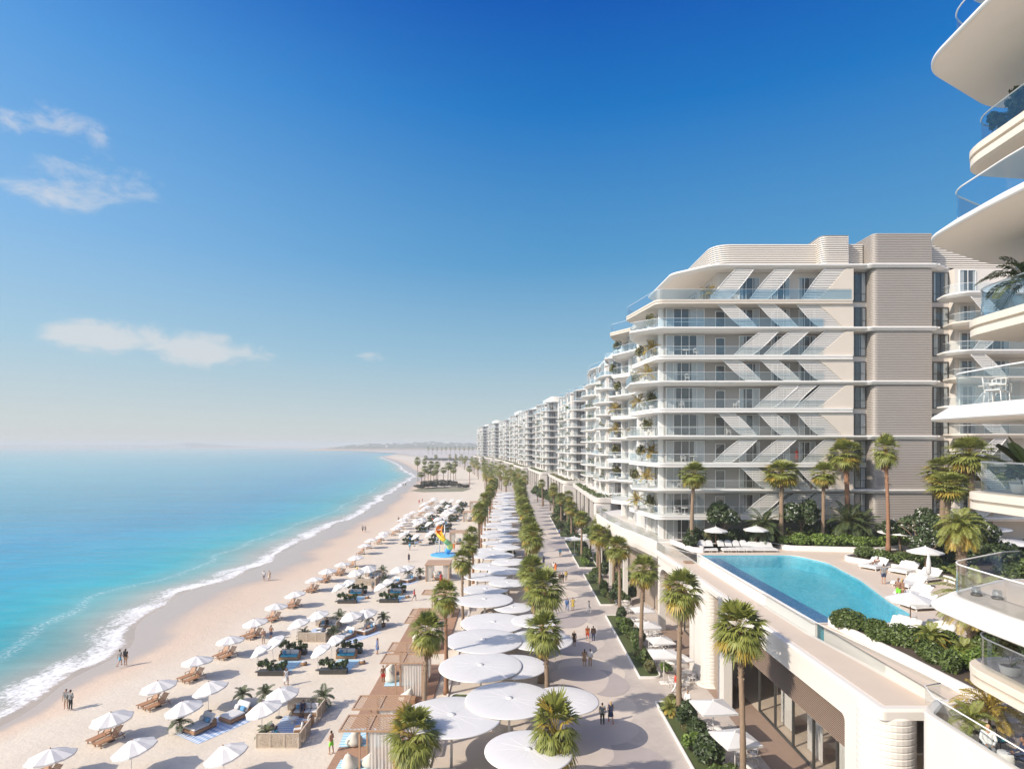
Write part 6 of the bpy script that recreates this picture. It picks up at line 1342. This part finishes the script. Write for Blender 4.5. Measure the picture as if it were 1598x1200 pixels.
# ---------------------------------------------------------------- cafe terraces
def cafe_umb():
    root=empty('cafe_umbrella'); r=1.75; h=2.75; mb=MB(); rings=[]
    for q,z in((.02,.42),(.5,.2),(1,0),(1.0,-.14)): rings.append([(r*q*math.cos(a),r*q*math.sin(a),z) for a in [math.pi/4+k*math.pi/4 for k in range(8)]])
    for rg in rings:
        for k in range(1,8,2): rg[k]=(rg[k][0]*.72,rg[k][1]*.72,rg[k][2])
    C=mb.loft(rings,False,False).build('canopy',M['fabric'],root,(0,0,h)); MB().lathe([(.05,.38),(.06,.46),(.01,.52)],8).build('finial',M['white'],C)
    MB().tube([(0,0,0),(0,0,h+.35)],.04,8).build('pole',M['white'],root); MB().bbox(-.35,-.35,0,.35,.35,.10,.02).build('base',M['white'],root)
    rb=MB(); [rb.tube([(0,0,h+.3),(r*math.cos(a)*.98,r*math.sin(a)*.98,h-.03)],.018,4) for a in [math.pi/4+k*math.pi/2 for k in range(4)]]; rb.build('ribs',M['frame_white'],root); return root
CU=Proto(cafe_umb())
cu=[(1113,1103),(1147,1149),(1036,1018),(1031,993),(1012,972),(1003,948),(1060,1016)]
for i,(a,b) in enumerate(cu):
    x,Y=gp(a,b,2.85); CU.put((x,Y,0),[.1,.2,.0,.15,.1,.1,.3][i],[1.05,1.0,1.0,.9,.95,.95,.8][i],'square white cafe umbrella '+['left of the big fan palm','at the bottom, right behind the big fan palm trunk','beside the slim palm in the second bed','second back in the cafe row','third back in the cafe row','farthest of the near cafe row','at the podium wall by the ribbed drum'][i],'umbrella','cafe umbrellas')
for i,(x,Y) in enumerate([(15.0,122),(16,128),(12.5,122),(17,136)]): CU.put((x,Y,0),.3,1.2,'far white cafe umbrella among the trees, %s from the camera'%nth(i+1),'umbrella','cafe umbrellas')
def chair(m_='chair_white',cush=None,name='cafe_chair'):
    root=empty(name); MB().bbox(-.22,-.22,.43,.22,.22,.47,.015).build('seat',M[m_],root); b=MB()
    b.tube([(-.21,.21,.45),(-.22,.25,.82),(-.12,.27,.86),(.12,.27,.86),(.22,.25,.82),(.21,.21,.45)],.018,6)
    for x in(-.12,0,.12): b.tube([(x,.215,.46),(x,.265,.85)],.010,4)
    b.build('backrest',M[m_],root)
    for sx in(-1,1):
        for sy in(-1,1): MB().tube([(sx*.19,sy*.19,.43),(sx*.22,sy*.23,0)],.016,5).build('leg',M[m_],root)
        MB().tube([(sx*.22,-.20,.44),(sx*.24,-.20,.64),(sx*.235,.24,.66)],.015,5).build('armrest',M[m_],root)
    if cush: MB().bbox(-.20,-.21,.471,.20,.18,.54,.03).build('cushion',M[cush],root)
    return root
CH=Proto(chair()); CHD=Proto(chair('chair_dark','teal','terrace_armchair'))
def tbl():
    root=empty('cafe_table'); MB().lathe([(.42,.71),(.43,.73),(.42,.745),(.01,.75)],22).build('table_top',M['white'],root); MB().tube([(0,0,.02),(0,0,.71)],.035,8).build('column',M['chair_white'],root); MB().lathe([(.27,0),(.26,.02),(.04,.05)],18).build('foot',M['chair_white'],root); return root
TB=Proto(tbl()); 
ti=0; rs=random.Random(77)
for (x,Y) in [(15.7,40.5),(16.5,43.2),(15.6,45.8),(15.2,55.4) ,(16.5,57.2),(15.6,59.6),(15.1,61.6),(16.4,62.6),(15.4,64.8),(16.5,66.6),(15.4,68.8),(16.4,70.6),(15.5,74.5),(14.9,80),(15.6,83.5),(15.3,87)]:
    ti+=1; TB.put((x,Y,0),0,1,'round white cafe table, %s from the camera along the podium'%nth(ti),'table','cafe tables')
    for c in range(4): a=c*math.pi/2+rs.uniform(-.3,.3)+.5; CH.put((x+.72*math.cos(a),Y+.72*math.sin(a),0),a-math.pi/2,1,'white wire cafe chair at the %s table from the camera, %s side'%(nth(ti),['far right','far left','near left','near right'][c]),'chair','cafe chairs')
# ---------------------------------------------------------------- pool deck furniture
def sunbed(w_=.7,double=False):
    root=empty('sunbed'); MB().bbox(-w_/2,-1.0,.16,w_/2,1.0,.28,.03).build('frame',M['white'],root); MB().bbox(-w_/2+.02,-.98,.283,w_/2-.02,.35,.38,.04).build('mattress',M['cushion'],root)
    b=MB().bbox(-w_/2+.02,0,-.02,w_/2-.02,.72,.09,.04).build('backrest',M['cushion'],root,(0,.36,.31)); b.rotation_euler=(.75,0,0)
    for sx in(-1,1):
        for y in(-.85,.85): MB().box(sx*(w_/2-.09)-.03,y-.03,0,sx*(w_/2-.09)+.03,y+.03,.16).build('leg',M['white'],root)
    p=MB().bbox(-w_*.32,-.11,0,w_*.32,.11,.09,.04).build('pillow',M['cushion'],root,(0,.82,.80)); p.rotation_euler=(.75,0,0); return root
SUN=Proto(sunbed()); SUN2=Proto(sunbed(1.5))
for i,px in enumerate([1099,1110,1128,1140,1152,1164]): SUN.put(((px-CX)*68.2/F,68.2,ZD),0,1.15,'white sunbed beyond the pool, %s from the left'%nth(i+1),'sunbed','white sunbeds beyond the pool')
for i,px in enumerate([1178,1198]): SUN2.put(((px-CX)*68.2/F,68.2,ZD),0,1.0,'wide white double sunbed beyond the pool, %s one'%('left','right')[i],'sunbed','white sunbeds beyond the pool')
for i,(x,Y,rz,lab) in enumerate([(34.7,58.3,-1.1,'with the seated person, at the right of the pool'),(36.3,56.3,-1.1,'second right of the pool, beside the reclining person'),(36.3,53.4,-1.2,'under the big white pool umbrella'),(33.2,50.8,-1.3,'fourth along the right side of the pool'),(31.2,47.2,-1.35,'in front of the curved glass balcony'),(29.6,44.2,-1.4,'nearest along the right side, half behind the balcony'),(24.2,37.8,-.9,'near end of the pool, left one'),(25.6,37.0,-1.1,'near end of the pool, under the near umbrella')]): SUN2.put((x,Y,ZD),rz,1.15,'wide white daybed '+lab,'sunbed','wide white daybeds of the pool deck')
def deck_umb(closed=False):
    root=empty('pool_umbrella')
    if closed: MB().lathe([(.10,1.0),(.20,1.15),(.17,2.0),(.09,2.6),(.03,2.75)],12).build('folded_canopy',M['fabric'],root); MB().tube([(0,0,0),(0,0,2.7)],.035,8).build('pole',M['white'],root); MB().bbox(-.35,-.35,0,.35,.35,.12,.02).build('base',M['frame_dark'],root); return root
    C=MB().loft([[(q*1.45*math.cos(a),q*1.45*math.sin(a),z) for a in [2*math.pi*k/8 for k in range(8)]] for q,z in((.03,.48),(.5,.25),(1,0),(1.0,-.12))],False,False).build('canopy',M['fabric'],root,(0,0,2.25)); MB().lathe([(.05,.44),(.06,.52),(.01,.58)],8).build('finial',M['white'],C)
    MB().tube([(0,0,0),(0,0,2.65)],.035,8).build('pole',M['wood'],root); MB().lathe([(.3,0),(.3,.07),(.05,.12)],16).build('base',M['white'],root); rb=MB(); [rb.tube([(0,0,2.65),(1.4*math.cos(a),1.4*math.sin(a),2.24)],.015,4) for a in [2*math.pi*k/8 for k in range(8)]]; rb.build('ribs',M['wood'],root); return root
for i,(l,x,t) in enumerate([(3,21.0,'c'),(3,22.3,'t'),(5,20.8,'c'),(5,27.5,'c'),(7,21.4,'t'),(7,22.6,'c'),(2,20.6,'c'),(2,21.9,'t'),(4,26.6,'c'),(6,21.5,'c'),(9,27.0,'c'),(1,21.2,'t'),(1,20.2,'c')]):
    (CH if t=='c' else TB).put((x,74.7,LV[l]+.01),i*1.7,1.1,'white balcony %s on the %s loggia of the screened building, %.0f m from its corner'%('chair' if t=='c' else 'table',ORDL[l],x-18.4),'chair' if t=='c' else 'table')
DU=Proto(deck_umb())
for i,(x,Y,s,lab) in enumerate([(X1(1117,69.4),69.4,.93,'left one behind the row of white sunbeds'),(X1(1180,69.4),69.4,.98,'right one behind the row of white sunbeds'),(37.2,54.8,1.0,'at the right of the pool, beside the stout date palm'),(25.0,38.2,.95,'at the near end of the pool, above the daybeds')]): DU.put((x,Y,ZD),.2,s,'white octagonal pool umbrella '+lab,'umbrella','white pool umbrellas')
CU2=deck_umb(True); CU2.location=(34.9,51.0,ZD); tag(CU2,'folded white umbrella on a dark base beside the right side daybeds','umbrella')
# ---------------------------------------------------------------- things on the foreground balconies
def place(root,loc,rz,sc,label,cat): root.location=loc; root.rotation_euler[2]=rz; root.scale=(sc,)*3; tag(root,label,cat)
place(potted('potted_bush','bush',31,.30,.45,w=.55,H=1.1,n=1500,s=.10,lm='leaf_dark'),(18.35,21.8,33.1),0,1.15,'dark leafy bush in a pot on the second highest balcony','potted plant')
place(potted('potted_bush','bush',35,.22,.35,w=.35,H=.7,n=600,s=.09,lm='leaf_dark'),(17.85,22.4,33.1),0,1.0,'small dark bush next to the big one on the second highest balcony','potted plant')
place(potted('potted_palm','feather',32,.38,.55,n=20,L=1.5,wl=.5,st=.45),(18.1,21.4,26.71),0,1.0,'lush potted palm on the balcony beside the rooftop louvres','potted plant')
place(potted('potted_banana','banana',33,.34,.55,L=1.35),(18.3,21.3,20.26),0,1.0,'broad leaved banana plant in a tall white pot','potted plant')
place(potted('potted_bush','bush',34,.36,.36,w=.42,H=.75,n=900,s=.08,lm='leaf_grey'),(18.35,21.9,20.26),0,1.0,'grey-green bush in a white bowl beside the banana plant','potted plant')
place(potted('potted_bush','bush',36,.36,.34,w=.42,H=.8,n=900,s=.08,lm='leaf_olive'),(17.95,21.9,13.76),0,1.0,'olive bush in a round white bowl on the lowest projecting balcony','potted plant')
place(potted('potted_palm','feather',37,.34,.45,n=14,L=1.2,wl=.42,st=.4),(18.25,20.6,13.76),0,1.0,'dark potted palm leaning in at the right edge above the seated woman','potted plant')
place(potted('potted_palm','feather',38,.36,.62,'pot',n=14,L=1.0,wl=.38,st=.4,lm='frond'),(18.65,24.7,9.82),0,1.0,'feathery palm in a grey pot with a dark foot left of the seated woman','potted plant')
place(potted('potted_palm','feather',39,.30,.45,n=18,L=1.5,wl=.48,st=.7,lm='frond_yellow'),(20.0,25.5,9.82),0,1.0,'taller yellow-green palm behind the seated woman','potted plant')
CHD.put((18.5,23.65,9.82),-.5,1.05,'dark armchair with teal cushion in which the woman sits','armchair'); CHD.put((19.05,22.75,9.82),-2.1,1.05,'dark armchair with teal cushion cut by the right edge','armchair'); CHD.put((19.35,24.2,9.82),.3,1.05,'empty dark armchair behind the seated woman','armchair')
MB().lathe([(.26,0),(.28,.02),(.28,.60),(.26,.62),(.01,.62)],20).build('x',M['white']); o=bpy.data.objects['x']; o.name='side_table'; o.location=(18.62,22.95,9.82); tag(o,'white drum shaped side table between the two armchairs','table')
for k,(x,Y) in enumerate([(16.55,21.7),(16.9,21.2)]):
    r=empty('glass_lantern',(x,Y,16.66),0,['small lantern on the big lower balcony, farther one','small lantern on the big lower balcony, nearer one'][k],'lantern'); MB().lathe([(.16,0),(.18,.05),(.15,.08)],14).build('base',M['frame_dark'],r); MB().lathe([(.14,.08),(.15,.2),(.12,.3)],14).build('globe',M['glass_win'],r); MB().lathe([(.05,.08),(.05,.18),(.01,.19)],8).build('candle',M['cushion'],r)
CH.put((16.9,21.3,23.41),.6,1.15,'white chair seen through the glass of the big middle balcony','chair'); CH.put((17.7,22.0,23.41),2.4,1.15,'second white chair behind the glass of the big middle balcony','chair'); 
TB.put((17.3,21.9,23.41),0,1,'white table between the chairs on the big middle balcony','table')
place(chair('teal',None,'teal_chair'),(17.85,20.6,23.41),-1.2,1.2,'blue-green curved chair at the right behind the middle balcony glass','chair')
# ---------------------------------------------------------------- people in their places
def pp(px,py,z,*a,**k): x,Y=gp(px,py,z); return person((x,Y,z),*a,**k)
PI=math.pi
pp(103,1106,ZB,.2,'stand',False,'sk_a',{'shirt':'cl_grey','shorts':'cl_pale','hair':'hair_dark'},'man in grey shirt at the left, near the foam, facing his friend')
pp(110,1107,ZB,2.9,'hip',False,'sk_a',{'long_shirt':'cl_grey','trousers':'cl_black','hair':'hair_dark'},'man in checked shirt and dark trousers seen from behind near the foam')
pp(187,1039,ZB,2.7,'walk',False,'sk_a',{'shirt':'cl_grey','shorts':'cl_cyan','hair':'hair_dark'},'person in blue shorts walking along the wet sand')
pp(196,1038,ZB,3.0,'stand',True,'sk_a',{'shirt':'cl_black','shorts':'cl_tan','long_hair':'hair_dark'},'woman in black top beside the one in blue shorts')
pp(412,906,ZB,.3,'walk',False,'sk_a',{'shirt':'cl_white','shorts':'cl_grey','hair':'hair_dark'},'left of the pair strolling on the damp sand in white')
pp(420,906,ZB,.1,'stand',True,'sk_a',{'dress':'cl_pale','hair':'hair_dark'},'right of the pair strolling on the damp sand')
pp(411,1004,ZB,.5,'stand',False,'sk_a',{'shorts':'cl_pale','hair':'hair_dark'},'bare-chested man left of the second lattice enclosure')
pp(423,998,ZB,-.4,'hip',False,'sk_b',{'shorts':'cl_navy','hair':'hair_dark'},'man in navy shorts near the second lattice enclosure')
pp(566,830,ZB,.0,'walk',False,'sk_b',{'shirt':'cl_grey','shorts':'cl_black','hair':'hair_dark'},'far walker on the damp sand, left of two'); pp(570,830,ZB,.2,'stand',True,'sk_a',{'dress':'cl_grey','hair':'hair_dark'},'far walker on the damp sand, right of two')
pp(622,815,ZB,.0,'walk',False,'sk_b',{'shorts':'cl_black','hair':'hair_dark'},'lone far figure beside the sea row of parasols'); pp(654,786,ZB,.2,'stand',True,'sk_a',{'dress':'cl_red','hair':'hair_dark'},'tiny far figure in red on the open sand'); pp(659,784,ZB,.2,'walk',False,'sk_a',{'shorts':'cl_navy','hair':'hair_dark'},'tiny far figure right of the one in red')
pp(630,759,ZB,.2,'walk',False,'sk_a',{'shorts':'cl_navy','hair':'hair_dark'},'left of two tiny figures at the waterline by the island'); pp(633,758,ZB,.2,'stand',False,'sk_b',{'shirt':'cl_black','shorts':'cl_black','hair':'hair_dark'},'right of two tiny figures at the waterline by the island')
pp(517,1176,ZB,-1.9,'carry',False,'sk_a',{'shorts':'cl_green','hair':'hair_dark'},'bare-chested man in bright green shorts at the edge of the boardwalk')
pp(598,1066,ZB,.6,'stand',False,'sk_b',{'shorts':'cl_red','hair':'hair_dark'},'man in red shorts standing at the third pergola'); pp(688,910,ZB,.6,'stand',True,'sk_a',{'dress':'cl_red','hair':'hair_dark'},'woman in red dress on the sand behind the left palms')
for i,(a,b) in enumerate([(721,862),(726,862),(732,861)]): pp(a,b,ZB,1.5+i,'stand',False,'sk_a',{'shirt':'cl_navy','trousers':'cl_grey','hair':'hair_dark'},['left','middle','right'][i]+' of three people standing near the curtained gazebo')
x,Y=-17.5,50.95; person((x,Y,ZB+.0),.1,'sit',True,'sk_b',{'dress':'cl_navy','hair':'hair_dark'},'person in navy sitting on the sofa of the nearest lattice enclosure')
person((-17.9,46.3,ZB),2.6,'sit',True,'sk_b',{'dress':'cl_cyan','long_hair':'hair_dark'},'person in turquoise sitting behind the nearest lattice screen')
person((-22.9,75.3,ZB),.2,'sit',True,'sk_b',{'dress':'cl_black','hair':'hair_dark'},'person in black sitting in the second lattice enclosure'); person((-17.5,73.3,ZB+.45),-.45,'recline',False,'sk_a',{'shorts':'cl_navy','hair':'hair_dark'},'man lying on the second nearest pair of daybeds')
# promenade
pp(940,1130,0,PI,'stand',False,'sk_a',{'shirt':'cl_grey','trousers':'cl_black','hair':'hair_dark'},'man in grey shirt and dark trousers walking away, nearest on the promenade'); pp(953,1127,0,PI+.1,'walk',True,'sk_a',{'dress':'cl_navy','long_hair':'hair_blond','shoes':'cl_red'},'blonde woman in dark blue dress beside the man in grey')
pp(896,1008,0,PI-.3,'stand',True,'sk_b',{'dress':'cl_brown','long_hair':'hair_blond'},'woman in a brown dress at the edge of the round canopies'); pp(917,1000,0,PI,'walk',True,'sk_a',{'shirt':'cl_orange','shorts':'cl_red','hair':'hair_blond'},'person in orange top, left of the couple mid promenade'); pp(926,1000,0,PI,'stand',False,'sk_b',{'long_shirt':'cl_brown','trousers':'cl_navy','hair':'hair_dark'},'man in dark brown shirt, right of the couple mid promenade')
pp(912,1039,0,PI,'stand',True,'sk_a',{'dress':'cl_tan','long_hair':'hair_dark'},'dark-haired woman in tan dress seen from behind'); pp(921,1039,0,PI-.1,'stand',False,'sk_a',{'long_shirt':'cl_white','trousers':'cl_tan','hair':'hair_dark'},'man in white shirt beside the woman in tan')
pp(874,910,0,PI,'walk',False,'sk_b',{'long_shirt':'cl_brown','trousers':'cl_black','hair':'hair_dark'},'left of two dark figures walking away'); pp(878,910,0,PI,'stand',False,'sk_b',{'long_shirt':'cl_black','trousers':'cl_brown','hair':'hair_dark'},'right of two dark figures walking away')
pp(885,953,0,.1,'walk',False,'sk_a',{'long_shirt':'cl_blue','trousers':'cl_blue','hair':'hair_dark'},'man all in blue walking towards the camera'); pp(894,952,0,0,'hip',True,'sk_b',{'dress':'cl_yellow','long_hair':'hair_dark'},'woman in yellow dress beside the man in blue')
pp(919,957,0,1.2,'walk',True,'sk_b',{'shirt':'cl_white','trousers':'cl_white','hair':'hair_dark'},'person in white crossing beside the second planting bed'); pp(861,958,0,.5,'stand',True,'sk_a',{'shirt':'cl_pale','shorts':'cl_white','hair':'hair_dark'},'person in pale clothes between the middle palms')
pp(864,892,0,PI,'stand',False,'sk_a',{'shirt':'cl_white','shorts':'cl_grey','hair':'hair_dark'},'man in white shirt far up the promenade'); pp(867,893,0,PI,'walk',True,'sk_a',{'dress':'cl_orange','long_hair':'hair_dark'},'woman in orange skirt far up the promenade')
pp(1055,1080,0,PI/2,'walk',False,'sk_b',{'shirt':'cl_red','trousers':'cl_white','hair':'hair_dark'},'man in red shirt beside the trunk left of the ribbed drum'); pp(873,836,0,0,'stand',False,'sk_a',{'shirt':'cl_blue','shorts':'cl_black','hair':'hair_dark'},'tiny figure in blue at the far cafe'); 
pp(1036,1027,0,0,'sit',False,'sk_b',{'shirt':'cl_black','trousers':'cl_black','hair':'hair_dark'},'guest in black sitting at the cafe tables'); pp(1073,1101,0,-.8,'sit',True,'sk_a',{'long_shirt':'cl_white','trousers':'cl_white','hair':'hair_dark'},'guest in white sitting left of the nearest cafe umbrella')
# pool deck
pp(1379,911,ZD,PI-.2,'stand',False,'sk_a',{'shirt':'cl_grey','shorts':'cl_navy','hair':'hair_dark'},'man in grey shirt and navy shorts seen from behind on the pool deck'); pp(1402,937,ZD,-1.2,'hip',False,'sk_b',{'shorts':'cl_green','hair':'hair_dark'},'tanned man in green swim shorts on the pool deck'); pp(1408,938,ZD,1.6,'stand',True,'sk_b',{'top':'cl_white','briefs':'cl_tan','long_hair':'hair_blond'},'woman in a bikini standing close to the man in green shorts')
person((34.9,58.5,ZD+.42),-1.0,'recline',True,'sk_b',{'top':'cl_white','briefs':'cl_white','hair':'hair_dark'},'sunbather reclining on the first daybed right of the pool')
rs=random.Random(12); tops=['cl_white','cl_blue','cl_red','cl_grey','cl_yellow','cl_navy','cl_cyan','cl_orange']; tn=['white','blue','red','grey','yellow','navy','turquoise','orange']
for i,(x,Y,z,rz,kd,where) in enumerate([(-21.2,57.2,ZB,.6,'walk','on the sand between the first and second sea-side planters'),(-14.6,66,ZB,-1.0,'stand','on open sand left of the second pair of pergolas'),(-14.2,88.5,ZB,1.6,'walk','on open sand before the curtained gazebo'),(-21.5,94,ZB,.3,'stand','near the third lattice enclosure'),(-27,106,ZB,2,'walk','on the bare sand before the gap in the sea row'),(-20,118,ZB,.8,'stand','alone in the wide open middle of the beach'),(-22,131,ZB,2.6,'walk','walking near the slide'),(-12.5,131,ZB,.2,'stand','beside the slide pool'),(-27.5,149,ZB,1.2,'walk','among the far parasols, nearest'),(-17,154,ZB,.4,'stand','among the far parasols, second'),(-23,176,ZB,2.2,'walk','among the far parasols, third'),(6.2,86,0,PI,'walk','far up the promenade left of the path centre'),(8.8,99,0,.2,'stand','far up the promenade facing the camera'),(5.8,112,0,PI,'walk','very far up the promenade'),(9.5,120,0,0,'walk','farthest on the promenade before the trees'),(4.8,69.5,0,2.9,'stand','close to the middle palms of the promenade'),(15.0,55.2,0,1.4,'stand','waiting in the passage by the cafe tables')]):
    f=rs.random()<.5; c=i%8
    person((x,Y,z),rz,kd,f,rs.choice(['sk_a','sk_b']),({'dress':tops[c],'long_hair':'hair_dark'} if f else {'shirt':tops[c],'shorts':rs.choice(['cl_navy','cl_grey','cl_tan']),'hair':'hair_dark'}),'small figure in %s %s'%(tn[c],where))
# terrace
person((18.5,23.65,9.87),-.5,'sit',True,'sk_a',{'long_shirt':'cl_white','trousers':'cl_grey','long_hair':'hair_blond','shoes':'cl_white'},'blonde woman in white sweater sitting on the terrace'); person((19.05,22.7,9.87),-2.1,'sit',False,'sk_b',{'long_shirt':'cl_navy','trousers':'cl_navy','hair':'hair_dark','shoes':'cl_black'},'man in dark blue sitting, cut off by the right edge')
person((X1(1242,75.2),75.0,LV[3]),.3,'stand',True,'sk_a',{'dress':'cl_red','long_hair':'hair_dark'},'woman in red standing in a loggia behind the louvre screens')
